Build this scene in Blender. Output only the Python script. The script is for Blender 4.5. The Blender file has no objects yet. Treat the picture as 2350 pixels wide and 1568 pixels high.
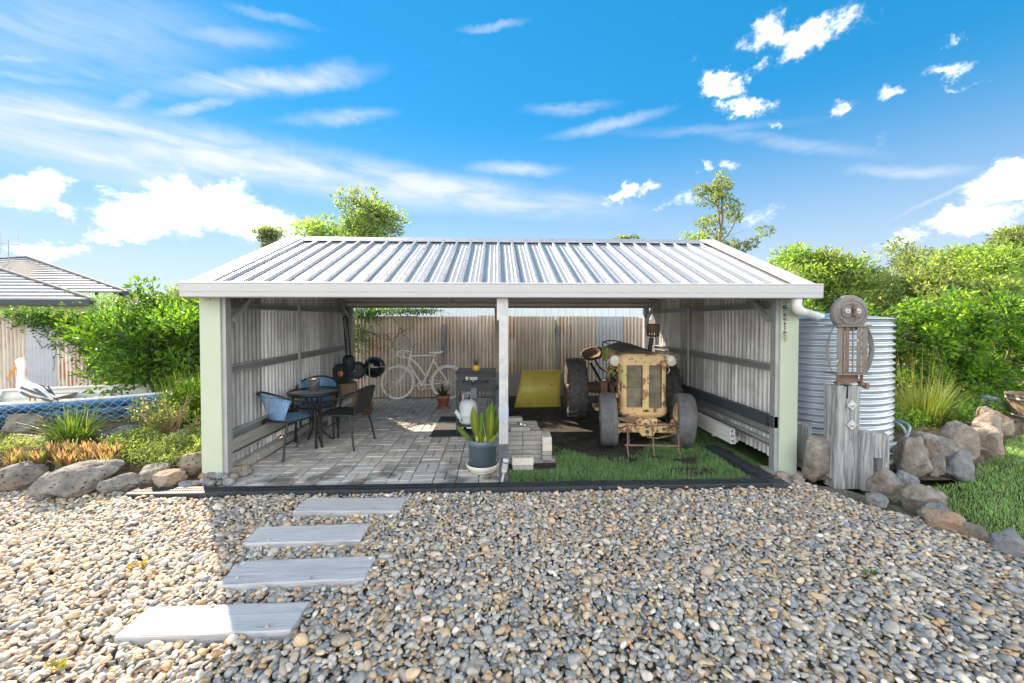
import bpy, math, random
import numpy as np
from mathutils import Vector, Matrix, noise as mnoise
random.seed(7); RNG = np.random.default_rng(11)
R = math.radians
scene = bpy.context.scene
col = scene.collection

# ------------------------------------------------------------------ camera
camd = bpy.data.cameras.new('camera'); cam = bpy.data.objects.new('camera', camd); col.objects.link(cam)
camd.sensor_width = 36.0; camd.lens = 36.0 * 900 / 2350; camd.clip_start = 0.05; camd.clip_end = 3000
cam.location = (0, 0, 1.63)
cam.rotation_euler = (R(90 - 1.15), 0, R(-2.2))
camd.shift_y = -33.0 / 2350
scene.camera = cam

# ------------------------------------------------------------------ light
SUN_AZ = -38.8      # degrees from +Y, negative is to the left: the sun stands behind the shed
SUN_EL = 35.6
sund = bpy.data.lights.new('sun', 'SUN'); sun = bpy.data.objects.new('sun', sund); col.objects.link(sun)
sund.energy = 2.1; sund.angle = R(0.53); sund.color = (1.0, 0.82, 0.62)
_d = Vector((math.sin(R(SUN_AZ)) * math.cos(R(SUN_EL)), math.cos(R(SUN_AZ)) * math.cos(R(SUN_EL)), math.sin(R(SUN_EL))))
sun.rotation_euler = _d.to_track_quat('Z', 'Y').to_euler()
sun.location = _d * 60
vs = scene.view_settings
vs.view_transform = 'Standard'; vs.look = 'None'; vs.gamma = 1.0; vs.use_curve_mapping = False
vs.exposure = 2.82

def build_world():
    w = bpy.data.worlds.new('World'); scene.world = w; w.use_nodes = True
    nt = w.node_tree; N = nt.nodes; L = nt.links; N.clear()
    def nd(t, **k):
        n = N.new(t)
        for a, b in k.items(): setattr(n, a, b)
        return n
    def math_(op, a, b=None, clamp=False):
        n = nd('ShaderNodeMath', operation=op); n.use_clamp = clamp
        for i, v in enumerate((a, b)):
            if v is None: continue
            if isinstance(v, (int, float)): n.inputs[i].default_value = v
            else: L.new(v, n.inputs[i])
        return n.outputs[0]
    out = nd('ShaderNodeOutputWorld'); bg = nd('ShaderNodeBackground'); L.new(bg.outputs[0], out.inputs[0])
    bg.inputs[1].default_value = 0.15
    sky = nd('ShaderNodeTexSky', sky_type='NISHITA')
    sky.sun_disc = False; sky.sun_elevation = R(SUN_EL); sky.sun_rotation = R(SUN_AZ)
    sky.air_density = 1.0; sky.dust_density = 0.0; sky.ozone_density = 3.0; sky.altitude = 400
    # a polarised, deep blue: a little gamma for saturation
    gm = nd('ShaderNodeGamma'); L.new(sky.outputs[0], gm.inputs[0]); gm.inputs[1].default_value = 1.0
    hs = nd('ShaderNodeHueSaturation'); L.new(gm.outputs[0], hs.inputs['Color'])
    hs.inputs['Hue'].default_value = SKY_HUE; hs.inputs['Saturation'].default_value = SKY_SAT; hs.inputs['Value'].default_value = SKY_VAL
    tc = nd('ShaderNodeTexCoord')
    sx = nd('ShaderNodeSeparateXYZ'); L.new(tc.outputs['Generated'], sx.inputs[0])
    az = math_('ARCTAN2', sx.outputs[0], sx.outputs[1]); el = math_('ARCSINE', sx.outputs[2])
    cv = nd('ShaderNodeCombineXYZ'); L.new(az, cv.inputs[0]); L.new(el, cv.inputs[1])
    def noise(vec, scale, detail=6, rough=0.55, dist=0.0, stretch=None, rot=0.0):
        if stretch:
            mp = nd('ShaderNodeMapping'); mp.inputs['Scale'].default_value = (*stretch, 1); mp.inputs['Rotation'].default_value = (0, 0, rot)
            L.new(vec, mp.inputs[0]); vec = mp.outputs[0]
        n = nd('ShaderNodeTexNoise'); n.inputs['Scale'].default_value = scale; n.inputs['Detail'].default_value = detail
        n.inputs['Roughness'].default_value = rough; n.inputs['Distortion'].default_value = dist
        L.new(vec, n.inputs['Vector']); return n
    # ragged coordinates for all cloud outlines
    wn = noise(cv.outputs[0], 11, 8, 0.7)
    off = nd('ShaderNodeVectorMath', operation='SUBTRACT'); L.new(wn.outputs['Color'], off.inputs[0]); off.inputs[1].default_value = (0.5, 0.5, 0.5)
    sc_ = nd('ShaderNodeVectorMath', operation='SCALE'); L.new(off.outputs[0], sc_.inputs[0]); sc_.inputs['Scale'].default_value = 0.10
    wv = nd('ShaderNodeVectorMath', operation='ADD'); L.new(cv.outputs[0], wv.inputs[0]); L.new(sc_.outputs[0], wv.inputs[1])
    def blobs(vec, lst):
        acc = None
        for (a, e, ra, re, rot, amp) in lst:
            mp = nd('ShaderNodeMapping', vector_type='TEXTURE')
            mp.inputs['Location'].default_value = (R(a), R(e), 0); mp.inputs['Rotation'].default_value = (0, 0, R(rot))
            mp.inputs['Scale'].default_value = (R(ra), R(re), 1); L.new(vec, mp.inputs[0])
            ln = nd('ShaderNodeVectorMath', operation='LENGTH'); L.new(mp.outputs[0], ln.inputs[0])
            mr = nd('ShaderNodeMapRange', interpolation_type='SMOOTHSTEP')
            mr.inputs['From Min'].default_value = 1.75; mr.inputs['From Max'].default_value = 0.1
            mr.inputs['To Min'].default_value = 0; mr.inputs['To Max'].default_value = amp
            L.new(ln.outputs['Value'], mr.inputs[0])
            acc = mr.outputs[0] if acc is None else math_('MAXIMUM', acc, mr.outputs[0])
        return acc
    cm = blobs(wv.outputs[0], CUMULUS)
    n1 = noise(cv.outputs[0], 15, 10, 0.68, 0.25, (1.0, 1.35))
    dens = math_('ADD', cm, math_('MULTIPLY', math_('SUBTRACT', n1.outputs[0], 0.5), 2.0))
    # dense clouds out of view, added to fill the shade with light
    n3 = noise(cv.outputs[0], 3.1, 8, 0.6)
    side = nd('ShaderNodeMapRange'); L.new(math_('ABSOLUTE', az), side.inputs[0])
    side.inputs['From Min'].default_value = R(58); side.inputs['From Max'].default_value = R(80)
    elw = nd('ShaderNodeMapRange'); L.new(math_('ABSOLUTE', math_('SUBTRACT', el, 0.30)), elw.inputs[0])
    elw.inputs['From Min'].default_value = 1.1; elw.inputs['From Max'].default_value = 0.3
    fill_cloud = math_('MULTIPLY', side.outputs[0], math_('MULTIPLY', elw.outputs[0], n3.outputs[0]))
    dens = math_('MAXIMUM', dens, math_('MULTIPLY', fill_cloud, 2.1))
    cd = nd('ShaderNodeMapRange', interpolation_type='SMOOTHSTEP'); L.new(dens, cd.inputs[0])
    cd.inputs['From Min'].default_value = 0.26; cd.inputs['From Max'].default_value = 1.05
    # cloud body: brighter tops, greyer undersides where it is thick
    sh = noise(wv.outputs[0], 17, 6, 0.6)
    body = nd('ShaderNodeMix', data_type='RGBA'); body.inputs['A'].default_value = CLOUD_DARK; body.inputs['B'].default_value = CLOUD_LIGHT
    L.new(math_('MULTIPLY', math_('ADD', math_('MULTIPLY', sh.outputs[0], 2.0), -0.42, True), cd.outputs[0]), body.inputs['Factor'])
    sc2 = nd('ShaderNodeVectorMath', operation='SCALE'); L.new(off.outputs[0], sc2.inputs[0]); sc2.inputs['Scale'].default_value = 0.035
    wv2 = nd('ShaderNodeVectorMath', operation='ADD'); L.new(cv.outputs[0], wv2.inputs[0]); L.new(sc2.outputs[0], wv2.inputs[1])
    cw = blobs(wv2.outputs[0], CIRRUS)
    n2 = noise(cv.outputs[0], 5.0, 8, 0.62, 0.6, (1.0, 5.0), R(-9))
    st = nd('ShaderNodeMapRange'); L.new(n2.outputs[0], st.inputs[0]); st.inputs['From Min'].default_value = 0.18; st.inputs['From Max'].default_value = 0.60
    ci = math_('MULTIPLY', cw, st.outputs[0])
    # thin haze of white towards the horizon
    hz = nd('ShaderNodeMapRange', interpolation_type='SMOOTHSTEP'); L.new(el, hz.inputs[0])
    hz.inputs['From Min'].default_value = R(27); hz.inputs['From Max'].default_value = R(-4); hz.inputs['To Max'].default_value = 0.9
    tint = nd('ShaderNodeMix', data_type='RGBA'); tint.inputs['Factor'].default_value = 0.5; L.new(hs.outputs[0], tint.inputs['A']); tint.inputs['B'].default_value = (0.0, 0.42, 0.88, 1)
    m0 = nd('ShaderNodeMix', data_type='RGBA'); L.new(hz.outputs[0], m0.inputs['Factor']); L.new(tint.outputs['Result'], m0.inputs['A']); m0.inputs['B'].default_value = HORIZON
    m1 = nd('ShaderNodeMix', data_type='RGBA'); L.new(ci, m1.inputs['Factor']); L.new(m0.outputs['Result'], m1.inputs['A']); m1.inputs['B'].default_value = CIRRUS_COL
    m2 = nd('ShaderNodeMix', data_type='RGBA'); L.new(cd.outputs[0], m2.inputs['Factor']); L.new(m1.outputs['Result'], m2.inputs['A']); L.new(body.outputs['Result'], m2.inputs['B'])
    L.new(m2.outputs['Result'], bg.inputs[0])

SKY_HUE, SKY_SAT, SKY_VAL = 0.495, 1.28, 0.175
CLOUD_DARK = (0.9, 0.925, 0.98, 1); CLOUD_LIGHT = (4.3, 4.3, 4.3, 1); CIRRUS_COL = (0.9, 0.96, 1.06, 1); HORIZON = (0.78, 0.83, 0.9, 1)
CUMULUS = [(-35.71, 12.43, 5.58, 3.36, 4.0, 1), (-40.83, 11.1, 4.13, 2.8, 19.4, 1), (-30.69, 11.69, 5.63, 2.9, -7.0, 1), (-42.83, 8.36, 3.15, 0.91, 13.3, 0.85), (-38.35, 13.12, 4.07, 2.12, 10.3, 1), (-48.7, 11.52, 2.67, 1.78, 13.3, 0.95), (-46.36, 9.99, 1.79, 1.05, -3.8, 0.7), (-47.5, 6.25, 3.94, 1.04, 2.5, 0.7), (-45.9, 12.78, 0.62, 0.42, 36.8, 0.5), (-43.7, 12.89, 0.75, 0.35, 35.5, 0.5), (53.35, 11.84, 2.58, 2.45, 24.7, 1), (51.85, 9.26, 3.69, 1.41, 1.1, 0.95), (54.06, 12.77, 1.64, 1.73, 31.7, 1), (34.4, 30.98, 2.49, 1.8, 9.7, 0.8), (38.67, 29.52, 3.8, 1.33, 9.5, 0.86), (41.39, 29.9, 1.96, 0.77, 1.7, 0.7), (30.23, 27.83, 2.5, 1.14, -24.9, 0.86), (33.76, 28.17, 1.36, 0.67, 20.6, 0.6), (32.65, 24.81, 3.26, 1.1, -21.9, 0.85), (26.66, 30.74, 1.24, 0.49, 5.1, 0.5), (49.41, 23.11, 1.87, 0.72, -2.3, 0.78), (45.56, 22.46, 1.55, 0.68, -30.4, 0.72), (41.96, 22.4, 1.43, 0.93, 6.0, 0.75), (50.09, 25.04, 0.75, 0.81, 15.6, 0.62), (50.84, 21.49, 1.41, 0.35, -11.8, 0.5), (35.84, 22.08, 0.95, 0.56, 7.9, 0.6), (19.08, 17.19, 4.83, 0.85, 6.0, 0.75), (26.29, 15.65, 3.52, 1.14, 3.2, 0.7), (31.54, 18.54, 2.29, 0.61, -19.6, 0.68), (28.33, 19.0, 0.95, 0.41, -8.7, 0.5), (34.63, 12.77, 3.03, 1.07, -2.5, 0.6), (47.24, 8.14, 2.8, 1.13, 19.9, 0.75)]
CIRRUS = [(-48.45, 25.67, 13.82, 3.75, 15.9, 0.42), (-46.13, 23.72, 13.12, 2.21, 10.8, 0.35), (-47.04, 18.38, 9.42, 1.61, 6.0, 0.95), (-37.54, 18.19, 14.37, 2.09, 0.2, 1.0), (-44.84, 16.04, 10.11, 2.06, -1.4, 0.85), (-24.44, 18.17, 18.53, 1.99, -4.3, 1.0), (-5.65, 17.76, 18.17, 1.84, -6.7, 0.95), (5.67, 17.03, 9.91, 1.04, -5.1, 0.55), (-29.61, 26.77, 9.79, 1.08, 16.1, 0.85), (-23.06, 29.1, 3.29, 1.0, 18.4, 0.6), (-21.28, 24.93, 5.32, 0.7, 11.8, 0.55), (-36.73, 22.52, 4.17, 0.47, 26.4, 0.6), (-41.67, 21.72, 2.07, 0.65, 44.8, 0.5), (15.51, 25.37, 6.2, 0.62, 5.4, 0.6), (10.64, 27.7, 4.83, 0.59, 0.2, 0.4), (2.52, 20.71, 5.35, 0.77, -1.0, 0.65), (3.78, 16.48, 7.52, 0.7, -1.5, 0.5), (-33.45, 29.96, 5.4, 0.86, 12.6, 0.4), (-29.06, 32.94, 4.21, 0.41, 5.0, 0.4), (-0.62, 36.22, 3.73, 0.33, 6.9, 0.45), (-48.76, 22.43, 2.81, 0.27, 20.7, 0.5), (-48.03, 21.21, 3.92, 0.43, 11.5, 0.4), (47.14, 14.9, 3.67, 0.5, -14.4, 0.5), (50.72, 12.48, 3.78, 0.2, 24.5, 0.55), (36.73, 20.07, 7.43, 0.63, -19.7, 0.35), (27.26, 23.34, 9.48, 0.49, -6.8, 0.25)]

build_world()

# ------------------------------------------------------------------ mesh helpers
class MB:
    """collects simple shapes; build() links them as one mesh object"""
    def __init__(s): s.v = []; s.f = []; s.sm = []
    def add(s, vs, fs, smooth=False):
        o = len(s.v); s.v += [tuple(p) for p in vs]; s.f += [tuple(i + o for i in f) for f in fs]; s.sm += [smooth] * len(fs); return s
    def box(s, c, d, rot=None):
        hx, hy, hz = d[0] / 2, d[1] / 2, d[2] / 2
        vs = [Vector((x, y, z)) for x in (-hx, hx) for y in (-hy, hy) for z in (-hz, hz)]
        if rot is not None: vs = [rot @ p for p in vs]
        vs = [p + Vector(c) for p in vs]
        return s.add(vs, [(0, 1, 3, 2), (4, 6, 7, 5), (0, 4, 5, 1), (2, 3, 7, 6), (0, 2, 6, 4), (1, 5, 7, 3)])
    def bx(s, x0, x1, y0, y1, z0, z1): return s.box(((x0 + x1) / 2, (y0 + y1) / 2, (z0 + z1) / 2), (x1 - x0, y1 - y0, z1 - z0))
    def bar(s, a, b, w, h, up=(0, 0, 1)):
        a = Vector(a); b = Vector(b); d = (b - a); l = d.length; d.normalize(); u = Vector(up)
        if abs(d.dot(u)) > 0.98: u = Vector((0, 1, 0))
        x = d.cross(u).normalized(); u = x.cross(d)
        return s.box((a + b) / 2, (w, l, h), Matrix((x, d, u)).transposed())
    def tube(s, pts, r, n=10, closed=False, caps=True):
        P = [Vector(p) for p in pts]; m = len(P); rs = r if isinstance(r, (list, tuple)) else [r] * m
        rings = []; prev = None
        for i, p in enumerate(P):
            if closed: t = P[(i + 1) % m] - P[i - 1]
            else: t = P[min(i + 1, m - 1)] - P[max(i - 1, 0)]
            t.normalize()
            if prev is None:
                u = Vector((0, 0, 1)) if abs(t.z) < 0.9 else Vector((1, 0, 0))
                x = t.cross(u).normalized()
            else:
                x = (prev - t * prev.dot(t))
                x = x.normalized() if x.length > 1e-6 else t.orthogonal().normalized()
            prev = x; y = t.cross(x)
            rings.append([p + (x * math.cos(2 * math.pi * k / n) + y * math.sin(2 * math.pi * k / n)) * rs[i] for k in range(n)])
        vs = [q for rg in rings for q in rg]; fs = []
        for i in range(m if closed else m - 1):
            j = (i + 1) % m
            for k in range(n): fs.append((i * n + k, i * n + (k + 1) % n, j * n + (k + 1) % n, j * n + k))
        s.add(vs, fs, True)
        if caps and not closed:
            s.add(rings[0], [tuple(range(n - 1, -1, -1))]); s.add(rings[-1], [tuple(range(n))])
        return s
    def lathe(s, prof, n=24, c=(0, 0, 0), axis=(0, 0, 1), smooth=True, split=False):
        q = Vector((0, 0, 1)).rotation_difference(Vector(axis)); c = Vector(c)
        def ring(r, z): return [c + q @ Vector((r * math.cos(2 * math.pi * k / n), r * math.sin(2 * math.pi * k / n), z)) for k in range(n)]
        if split:
            for (r0, z0), (r1, z1) in zip(prof, prof[1:]):
                s.add(ring(r0, z0) + ring(r1, z1), [(k, (k + 1) % n, n + (k + 1) % n, n + k) for k in range(n)], smooth)
        else:
            vs = [p for r, z in prof for p in ring(r, z)]
            s.add(vs, [(i * n + k, i * n + (k + 1) % n, (i + 1) * n + (k + 1) % n, (i + 1) * n + k) for i in range(len(prof) - 1) for k in range(n)], smooth)
        return s
    def disc(s, c, r, axis=(0, 0, 1), n=24):
        q = Vector((0, 0, 1)).rotation_difference(Vector(axis)); c = Vector(c)
        return s.add([c + q @ Vector((r * math.cos(2 * math.pi * k / n), r * math.sin(2 * math.pi * k / n), 0)) for k in range(n)], [tuple(range(n))])
    def prism(s, poly, ext, closed=True):
        e = Vector(ext); n = len(poly); a = [Vector(p) for p in poly]; b = [p + e for p in a]
        fs = [(i, (i + 1) % n, n + (i + 1) % n, n + i) for i in range(n if closed else n - 1)]
        s.add(a + b, fs)
        if closed: s.add(a, [tuple(range(n - 1, -1, -1))]); s.add(b, [tuple(range(n))])
        return s
    def build(s, name, mat=None, parent=None, bev=0, seg=2, loc=None, thick=0):
        me = bpy.data.meshes.new(name); me.from_pydata(s.v, [], s.f); me.polygons.foreach_set('use_smooth', s.sm); me.update()
        o = bpy.data.objects.new(name, me); col.objects.link(o)
        if mat: me.materials.append(mat)
        if parent: o.parent = parent
        if loc: o.location = loc
        if thick:
            m = o.modifiers.new('thick', 'SOLIDIFY'); m.thickness = thick
        if bev:
            m = o.modifiers.new('edge', 'BEVEL'); m.width = bev; m.segments = seg; m.limit_method = 'ANGLE'; m.angle_limit = R(40)
        return o

def npmesh(name, V, F, mat=None, parent=None, C=None, smooth=False):
    """fast mesh from numpy: V (n,3), F (m,k), C (n,3) point colours"""
    me = bpy.data.meshes.new(name); V = np.asarray(V, np.float32); F = np.asarray(F, np.int32); m, k = F.shape
    me.vertices.add(len(V)); me.vertices.foreach_set('co', V.ravel())
    me.loops.add(m * k); me.loops.foreach_set('vertex_index', F.ravel())
    me.polygons.add(m); me.polygons.foreach_set('loop_start', np.arange(0, m * k, k, dtype=np.int32)); me.polygons.foreach_set('loop_total', np.full(m, k, np.int32))
    me.polygons.foreach_set('use_smooth', np.full(m, smooth, bool))
    me.update(calc_edges=True)
    if C is not None:
        a = me.color_attributes.new('tint', 'FLOAT_COLOR', 'POINT'); c4 = np.ones((len(V), 4), np.float32); c4[:, :3] = C; a.data.foreach_set('color', c4.ravel())
    if mat: me.materials.append(mat)
    o = bpy.data.objects.new(name, me); col.objects.link(o)
    if parent: o.parent = parent
    return o

def empty(name, loc=(0, 0, 0), rz=0):
    o = bpy.data.objects.new(name, None); col.objects.link(o); o.location = loc; o.rotation_euler = (0, 0, rz); o.empty_display_size = 0.1; return o
def tag(o, label, cat, group=None, kind=None):
    o['label'] = label; o['category'] = cat
    if group: o['group'] = group
    if kind: o['kind'] = kind
    return o
def structure(o, label=None): 
    o['kind'] = 'structure'
    if label: o['label'] = label
    return o
def stuff(o, label, cat): o['kind'] = 'stuff'; o['label'] = label; o['category'] = cat; return o
def lerp(a, b, t): return a + (b - a) * t
def arc(pts, n=6):
    """Catmull-Rom through points"""
    P = [Vector(p) for p in pts]; out = []
    for i in range(len(P) - 1):
        p0 = P[max(i - 1, 0)]; p1 = P[i]; p2 = P[i + 1]; p3 = P[min(i + 2, len(P) - 1)]
        for k in range(n):
            t = k / n
            out.append(0.5 * ((2 * p1) + (p2 - p0) * t + (2 * p0 - 5 * p1 + 4 * p2 - p3) * t * t + (3 * p1 - p0 - 3 * p2 + p3) * t ** 3))
    out.append(P[-1]); return out

def wm(o):
    m = o.matrix_basis.copy()
    return wm(o.parent) @ o.matrix_parent_inverse @ m if o.parent else m
def keep(o, p):
    """parent o to p, leaving o where it is in the world"""
    o.parent = p; o.matrix_parent_inverse = wm(p).inverted(); return o

# ------------------------------------------------------------------ materials
class NT:
    def __init__(s, name):
        s.m = bpy.data.materials.new(name); s.m.use_nodes = True; s.t = s.m.node_tree; s.N = s.t.nodes; s.L = s.t.links
        s.bsdf = s.N['Principled BSDF']; s.out = s.N['Material Output']
        s.tc = None
    def nd(s, t, **k):
        n = s.N.new(t)
        for a, b in k.items(): setattr(n, a, b)
        return n
    def put(s, sock, v):
        if isinstance(v, (int, float)): sock.default_value = v
        elif isinstance(v, (tuple, list)): sock.default_value = (*v, 1) if len(v) == 3 and sock.type == 'RGBA' else v
        else: s.L.new(v, sock)
    def coord(s, scale=(1, 1, 1), rot=(0, 0, 0), kind='Object', rnd=False):
        if s.tc is None: s.tc = s.nd('ShaderNodeTexCoord')
        mp = s.nd('ShaderNodeMapping'); mp.inputs['Scale'].default_value = scale; mp.inputs['Rotation'].default_value = rot
        s.L.new(s.tc.outputs[kind], mp.inputs[0])
        if rnd:
            oi = s.nd('ShaderNodeObjectInfo'); ml = s.math('MULTIPLY', oi.outputs['Random'], 37.0)
            s.L.new(ml, mp.inputs['Location'])
        return mp.outputs[0]
    def noise(s, vec, scale=5, detail=5, rough=0.55, dist=0, out=0):
        n = s.nd('ShaderNodeTexNoise'); n.inputs['Scale'].default_value = scale; n.inputs['Detail'].default_value = detail
        n.inputs['Roughness'].default_value = rough; n.inputs['Distortion'].default_value = dist; s.L.new(vec, n.inputs['Vector']); return n.outputs[out]
    def vor(s, vec, scale=5, rnd=1.0, feature='F1', out='Distance'):
        n = s.nd('ShaderNodeTexVoronoi', feature=feature); n.inputs['Scale'].default_value = scale; n.inputs['Randomness'].default_value = rnd
        s.L.new(vec, n.inputs['Vector']); return n.outputs[out]
    def ramp(s, fac, stops, mode='LINEAR'):
        n = s.nd('ShaderNodeValToRGB'); cr = n.color_ramp; cr.interpolation = mode
        while len(cr.elements) < len(stops): cr.elements.new(0.5)
        for e, (p, c) in zip(cr.elements, stops):
            e.position = p; e.color = (*c, 1) if not isinstance(c, (int, float)) else (c, c, c, 1)
        s.L.new(fac, n.inputs[0]); return n.outputs[0]
    def mix(s, f, a, b, mode='MIX'):
        n = s.nd('ShaderNodeMix', data_type='RGBA', blend_type=mode); s.put(n.inputs['Factor'], f); s.put(n.inputs['A'], a); s.put(n.inputs['B'], b); return n.outputs['Result']
    def math(s, op, a, b=0.0, clamp=False):
        n = s.nd('ShaderNodeMath', operation=op); n.use_clamp = clamp; s.put(n.inputs[0], a); s.put(n.inputs[1], b); return n.outputs[0]
    def rng(s, v, a, b, c=0.0, d=1.0):
        n = s.nd('ShaderNodeMapRange'); s.L.new(v, n.inputs[0])
        for i, x in zip(('From Min', 'From Max', 'To Min', 'To Max'), (a, b, c, d)): n.inputs[i].default_value = x
        return n.outputs[0]
    def rand(s): return s.nd('ShaderNodeObjectInfo').outputs['Random']
    def bump(s, h, strength=0.3, dist=0.02):
        n = s.nd('ShaderNodeBump'); n.inputs['Strength'].default_value = strength; n.inputs['Distance'].default_value = dist; s.L.new(h, n.inputs['Height'])
        s.L.new(n.outputs[0], s.bsdf.inputs['Normal']); return n.outputs[0]
    def fin(s, colr, rough=0.6, metal=0.0, spec=None):
        s.put(s.bsdf.inputs['Base Color'], colr); s.put(s.bsdf.inputs['Roughness'], rough); s.put(s.bsdf.inputs['Metallic'], metal)
        if spec is not None: s.bsdf.inputs['Specular IOR Level'].default_value = spec
        return s.m

def plain(name, c, rough=0.6, metal=0.0, var=0.12, scale=9, bump=0.1, c2=None, rnd=0.0, spec=None):
    t = NT(name); v = t.coord(rnd=True)
    n = t.noise(v, scale, 6, 0.6)
    lo = c2 if c2 else tuple(x * (1 - var) for x in c); hi = tuple(min(1, x * (1 + var)) for x in c)
    cc = t.ramp(n, [(0.3, lo), (0.7, hi)])
    if rnd:
        k = t.rng(t.rand(), 0, 1, 1 - rnd, 1 + rnd)
        cc = t.mix(1.0, cc, k, 'MULTIPLY')
    if bump: t.bump(t.noise(v, scale * 9, 4), bump, 0.004)
    rr = t.rng(n, 0.2, 0.8, max(0.02, rough - 0.08), min(1, rough + 0.08))
    return t.fin(cc, rr, metal, spec)

def m_galv(name='galvanised_wall', warm=0.0):
    """old unpainted corrugated iron: zinc grey with white bloom and brown runs"""
    t = NT(name); v = t.coord((1, 1, 0.10), rnd=True); v2 = t.coord((1, 1, 1), rnd=True)
    n1 = t.noise(v, 9, 7, 0.65); n2 = t.noise(v, 28, 6, 0.7); n3 = t.noise(v2, 3.2, 5, 0.6)
    c = t.ramp(n1, [(0.28, (0.30, 0.305, 0.31)), (0.48, (0.54, 0.545, 0.545)), (0.66, (0.78, 0.78, 0.775))])
    c = t.mix(t.rng(n2, 0.55, 0.72, 0, 0.75), c, (0.72, 0.72, 0.70))
    c = t.mix(t.rng(t.rand(), 0, 1, 0.0, 0.5 + warm), c, (0.34, 0.28, 0.20), 'MULTIPLY') if warm else c
    br = t.math('MULTIPLY', t.rng(n3, 0.45, 0.68), t.rng(n1, 0.62, 0.35))
    c = t.mix(t.math('MULTIPLY', br, 0.4), c, (0.27, 0.21, 0.15))
    sp = t.vor(v2, 55); c = t.mix(t.rng(sp, 0.16, 0.05, 0, 0.5), c, (0.8, 0.8, 0.78))
    g = t.nd('ShaderNodeAttribute', attribute_name='valley'); dirt_shade = t.math('MULTIPLY', t.rng(g.outputs['Fac'], 0.45, 1.0), t.rng(n3, 0.25, 0.6, 0.35, 1.0))
    c = t.mix(t.math('MULTIPLY', dirt_shade, 0.6), c, (0.15, 0.145, 0.135))  # valley dirt, darkened further to put the corrugation's shading into the colour
    k = t.rng(t.rand(), 0, 1, 0.72, 1.5); c = t.mix(1.0, c, k, 'MULTIPLY')
    t.bump(n2, 0.15, 0.003)
    return t.fin(c, t.rng(n1, 0.3, 0.7, 0.62, 0.42), 0.06)

def m_rustsheet(name='rusty_sheet'):
    """beige weathered iron with dark red rust down the valleys"""
    t = NT(name); v = t.coord((1, 1, 0.13), rnd=True); v2 = t.coord((1, 1, 1), rnd=True)
    n1 = t.noise(v, 10, 8, 0.66); n2 = t.noise(v, 30, 6, 0.7); n3 = t.noise(v2, 2.1, 4, 0.5)
    c = t.ramp(n1, [(0.3, (0.54, 0.475, 0.375)), (0.5, (0.74, 0.67, 0.56)), (0.68, (0.86, 0.82, 0.745))])
    c = t.mix(t.rng(t.noise(v, 2.2, 5, 0.6), 0.46, 0.62, 0, 0.45), c, (0.33, 0.25, 0.17))
    g = t.nd('ShaderNodeAttribute', attribute_name='valley'); valley = t.rng(g.outputs['Fac'], 0.35, 0.85)
    c = t.mix(t.math('MULTIPLY', valley, t.rng(n1, 0.3, 0.6, 0.12, 0.5)), c, (0.24, 0.18, 0.12))  # brown valleys carry painted shading so the corrugation shows
    amt = t.math('MULTIPLY', t.rng(n3, 0.43, 0.55), t.math('MULTIPLY', t.rng(g.outputs['Fac'], 0.2, 0.6), t.rng(n2, 0.40, 0.52)))
    amt = t.math('MULTIPLY', amt, t.rng(t.rand(), 0.15, 0.85, 0.12, 1.5), True)
    rust = t.ramp(n2, [(0.35, (0.20, 0.075, 0.04)), (0.65, (0.44, 0.20, 0.105))])
    c = t.mix(amt, c, rust)
    sp = t.noise(v2, 70, 4, 0.7); c = t.mix(t.rng(sp, 0.66, 0.75, 0, 0.8), c, (0.13, 0.075, 0.045))
    k = t.rng(t.rand(), 0, 1, 0.8, 1.15); c = t.mix(1.0, c, k, 'MULTIPLY')
    t.bump(n2, 0.2, 0.003)
    return t.fin(c, 0.75, 0.0)

def m_timber(name, c0, c1, c2, axis=2, scale=1.0, rough=0.85, crack=True):
    st = [28, 28, 28]; st[axis] = 1.6
    t = NT(name); v = t.coord(tuple(x * scale for x in st), rnd=True); n1 = t.noise(v, 1.0, 8, 0.68, 0.6); n2 = t.noise(v, 3.4, 6, 0.7)
    c = t.ramp(n1, [(0.28, c0), (0.5, c1), (0.72, c2)])
    if crack: c = t.mix(t.rng(n2, 0.40, 0.30, 0, 0.85), c, tuple(x * 0.25 for x in c0))
    k = t.rng(t.rand(), 0, 1, 0.82, 1.15); c = t.mix(1.0, c, k, 'MULTIPLY')
    t.bump(t.math('ADD', n1, n2), 0.55, 0.012)
    return t.fin(c, rough)

def m_rock(name, c0, c1, c2, stain=(0.33, 0.20, 0.12), pit=0.5):
    t = NT(name); v = t.coord(rnd=True); n1 = t.noise(v, 9, 10, 0.72); n2 = t.noise(v, 3.2, 5, 0.6); n3 = t.noise(v, 34, 6, 0.7)
    c = t.ramp(n1, [(0.3, c0), (0.5, c1), (0.7, c2)])
    c = t.mix(t.rng(n2, 0.5, 0.66, 0, 0.6), c, stain)
    pv = t.vor(v, 24); pits = t.math('MULTIPLY', t.rng(pv, 0.22, 0.08), t.rng(n2, 0.38, 0.52))
    c = t.mix(t.math('MULTIPLY', pits, pit), c, (0.05, 0.045, 0.04))
    c = t.mix(t.rng(n3, 0.62, 0.72, 0, 0.4), c, (0.62, 0.61, 0.57))
    h = t.math('SUBTRACT', t.math('ADD', n1, t.math('MULTIPLY', n3, 0.35)), t.math('MULTIPLY', pits, pit))
    t.bump(h, 1.0, 0.05)
    return t.fin(c, 0.85)

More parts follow.
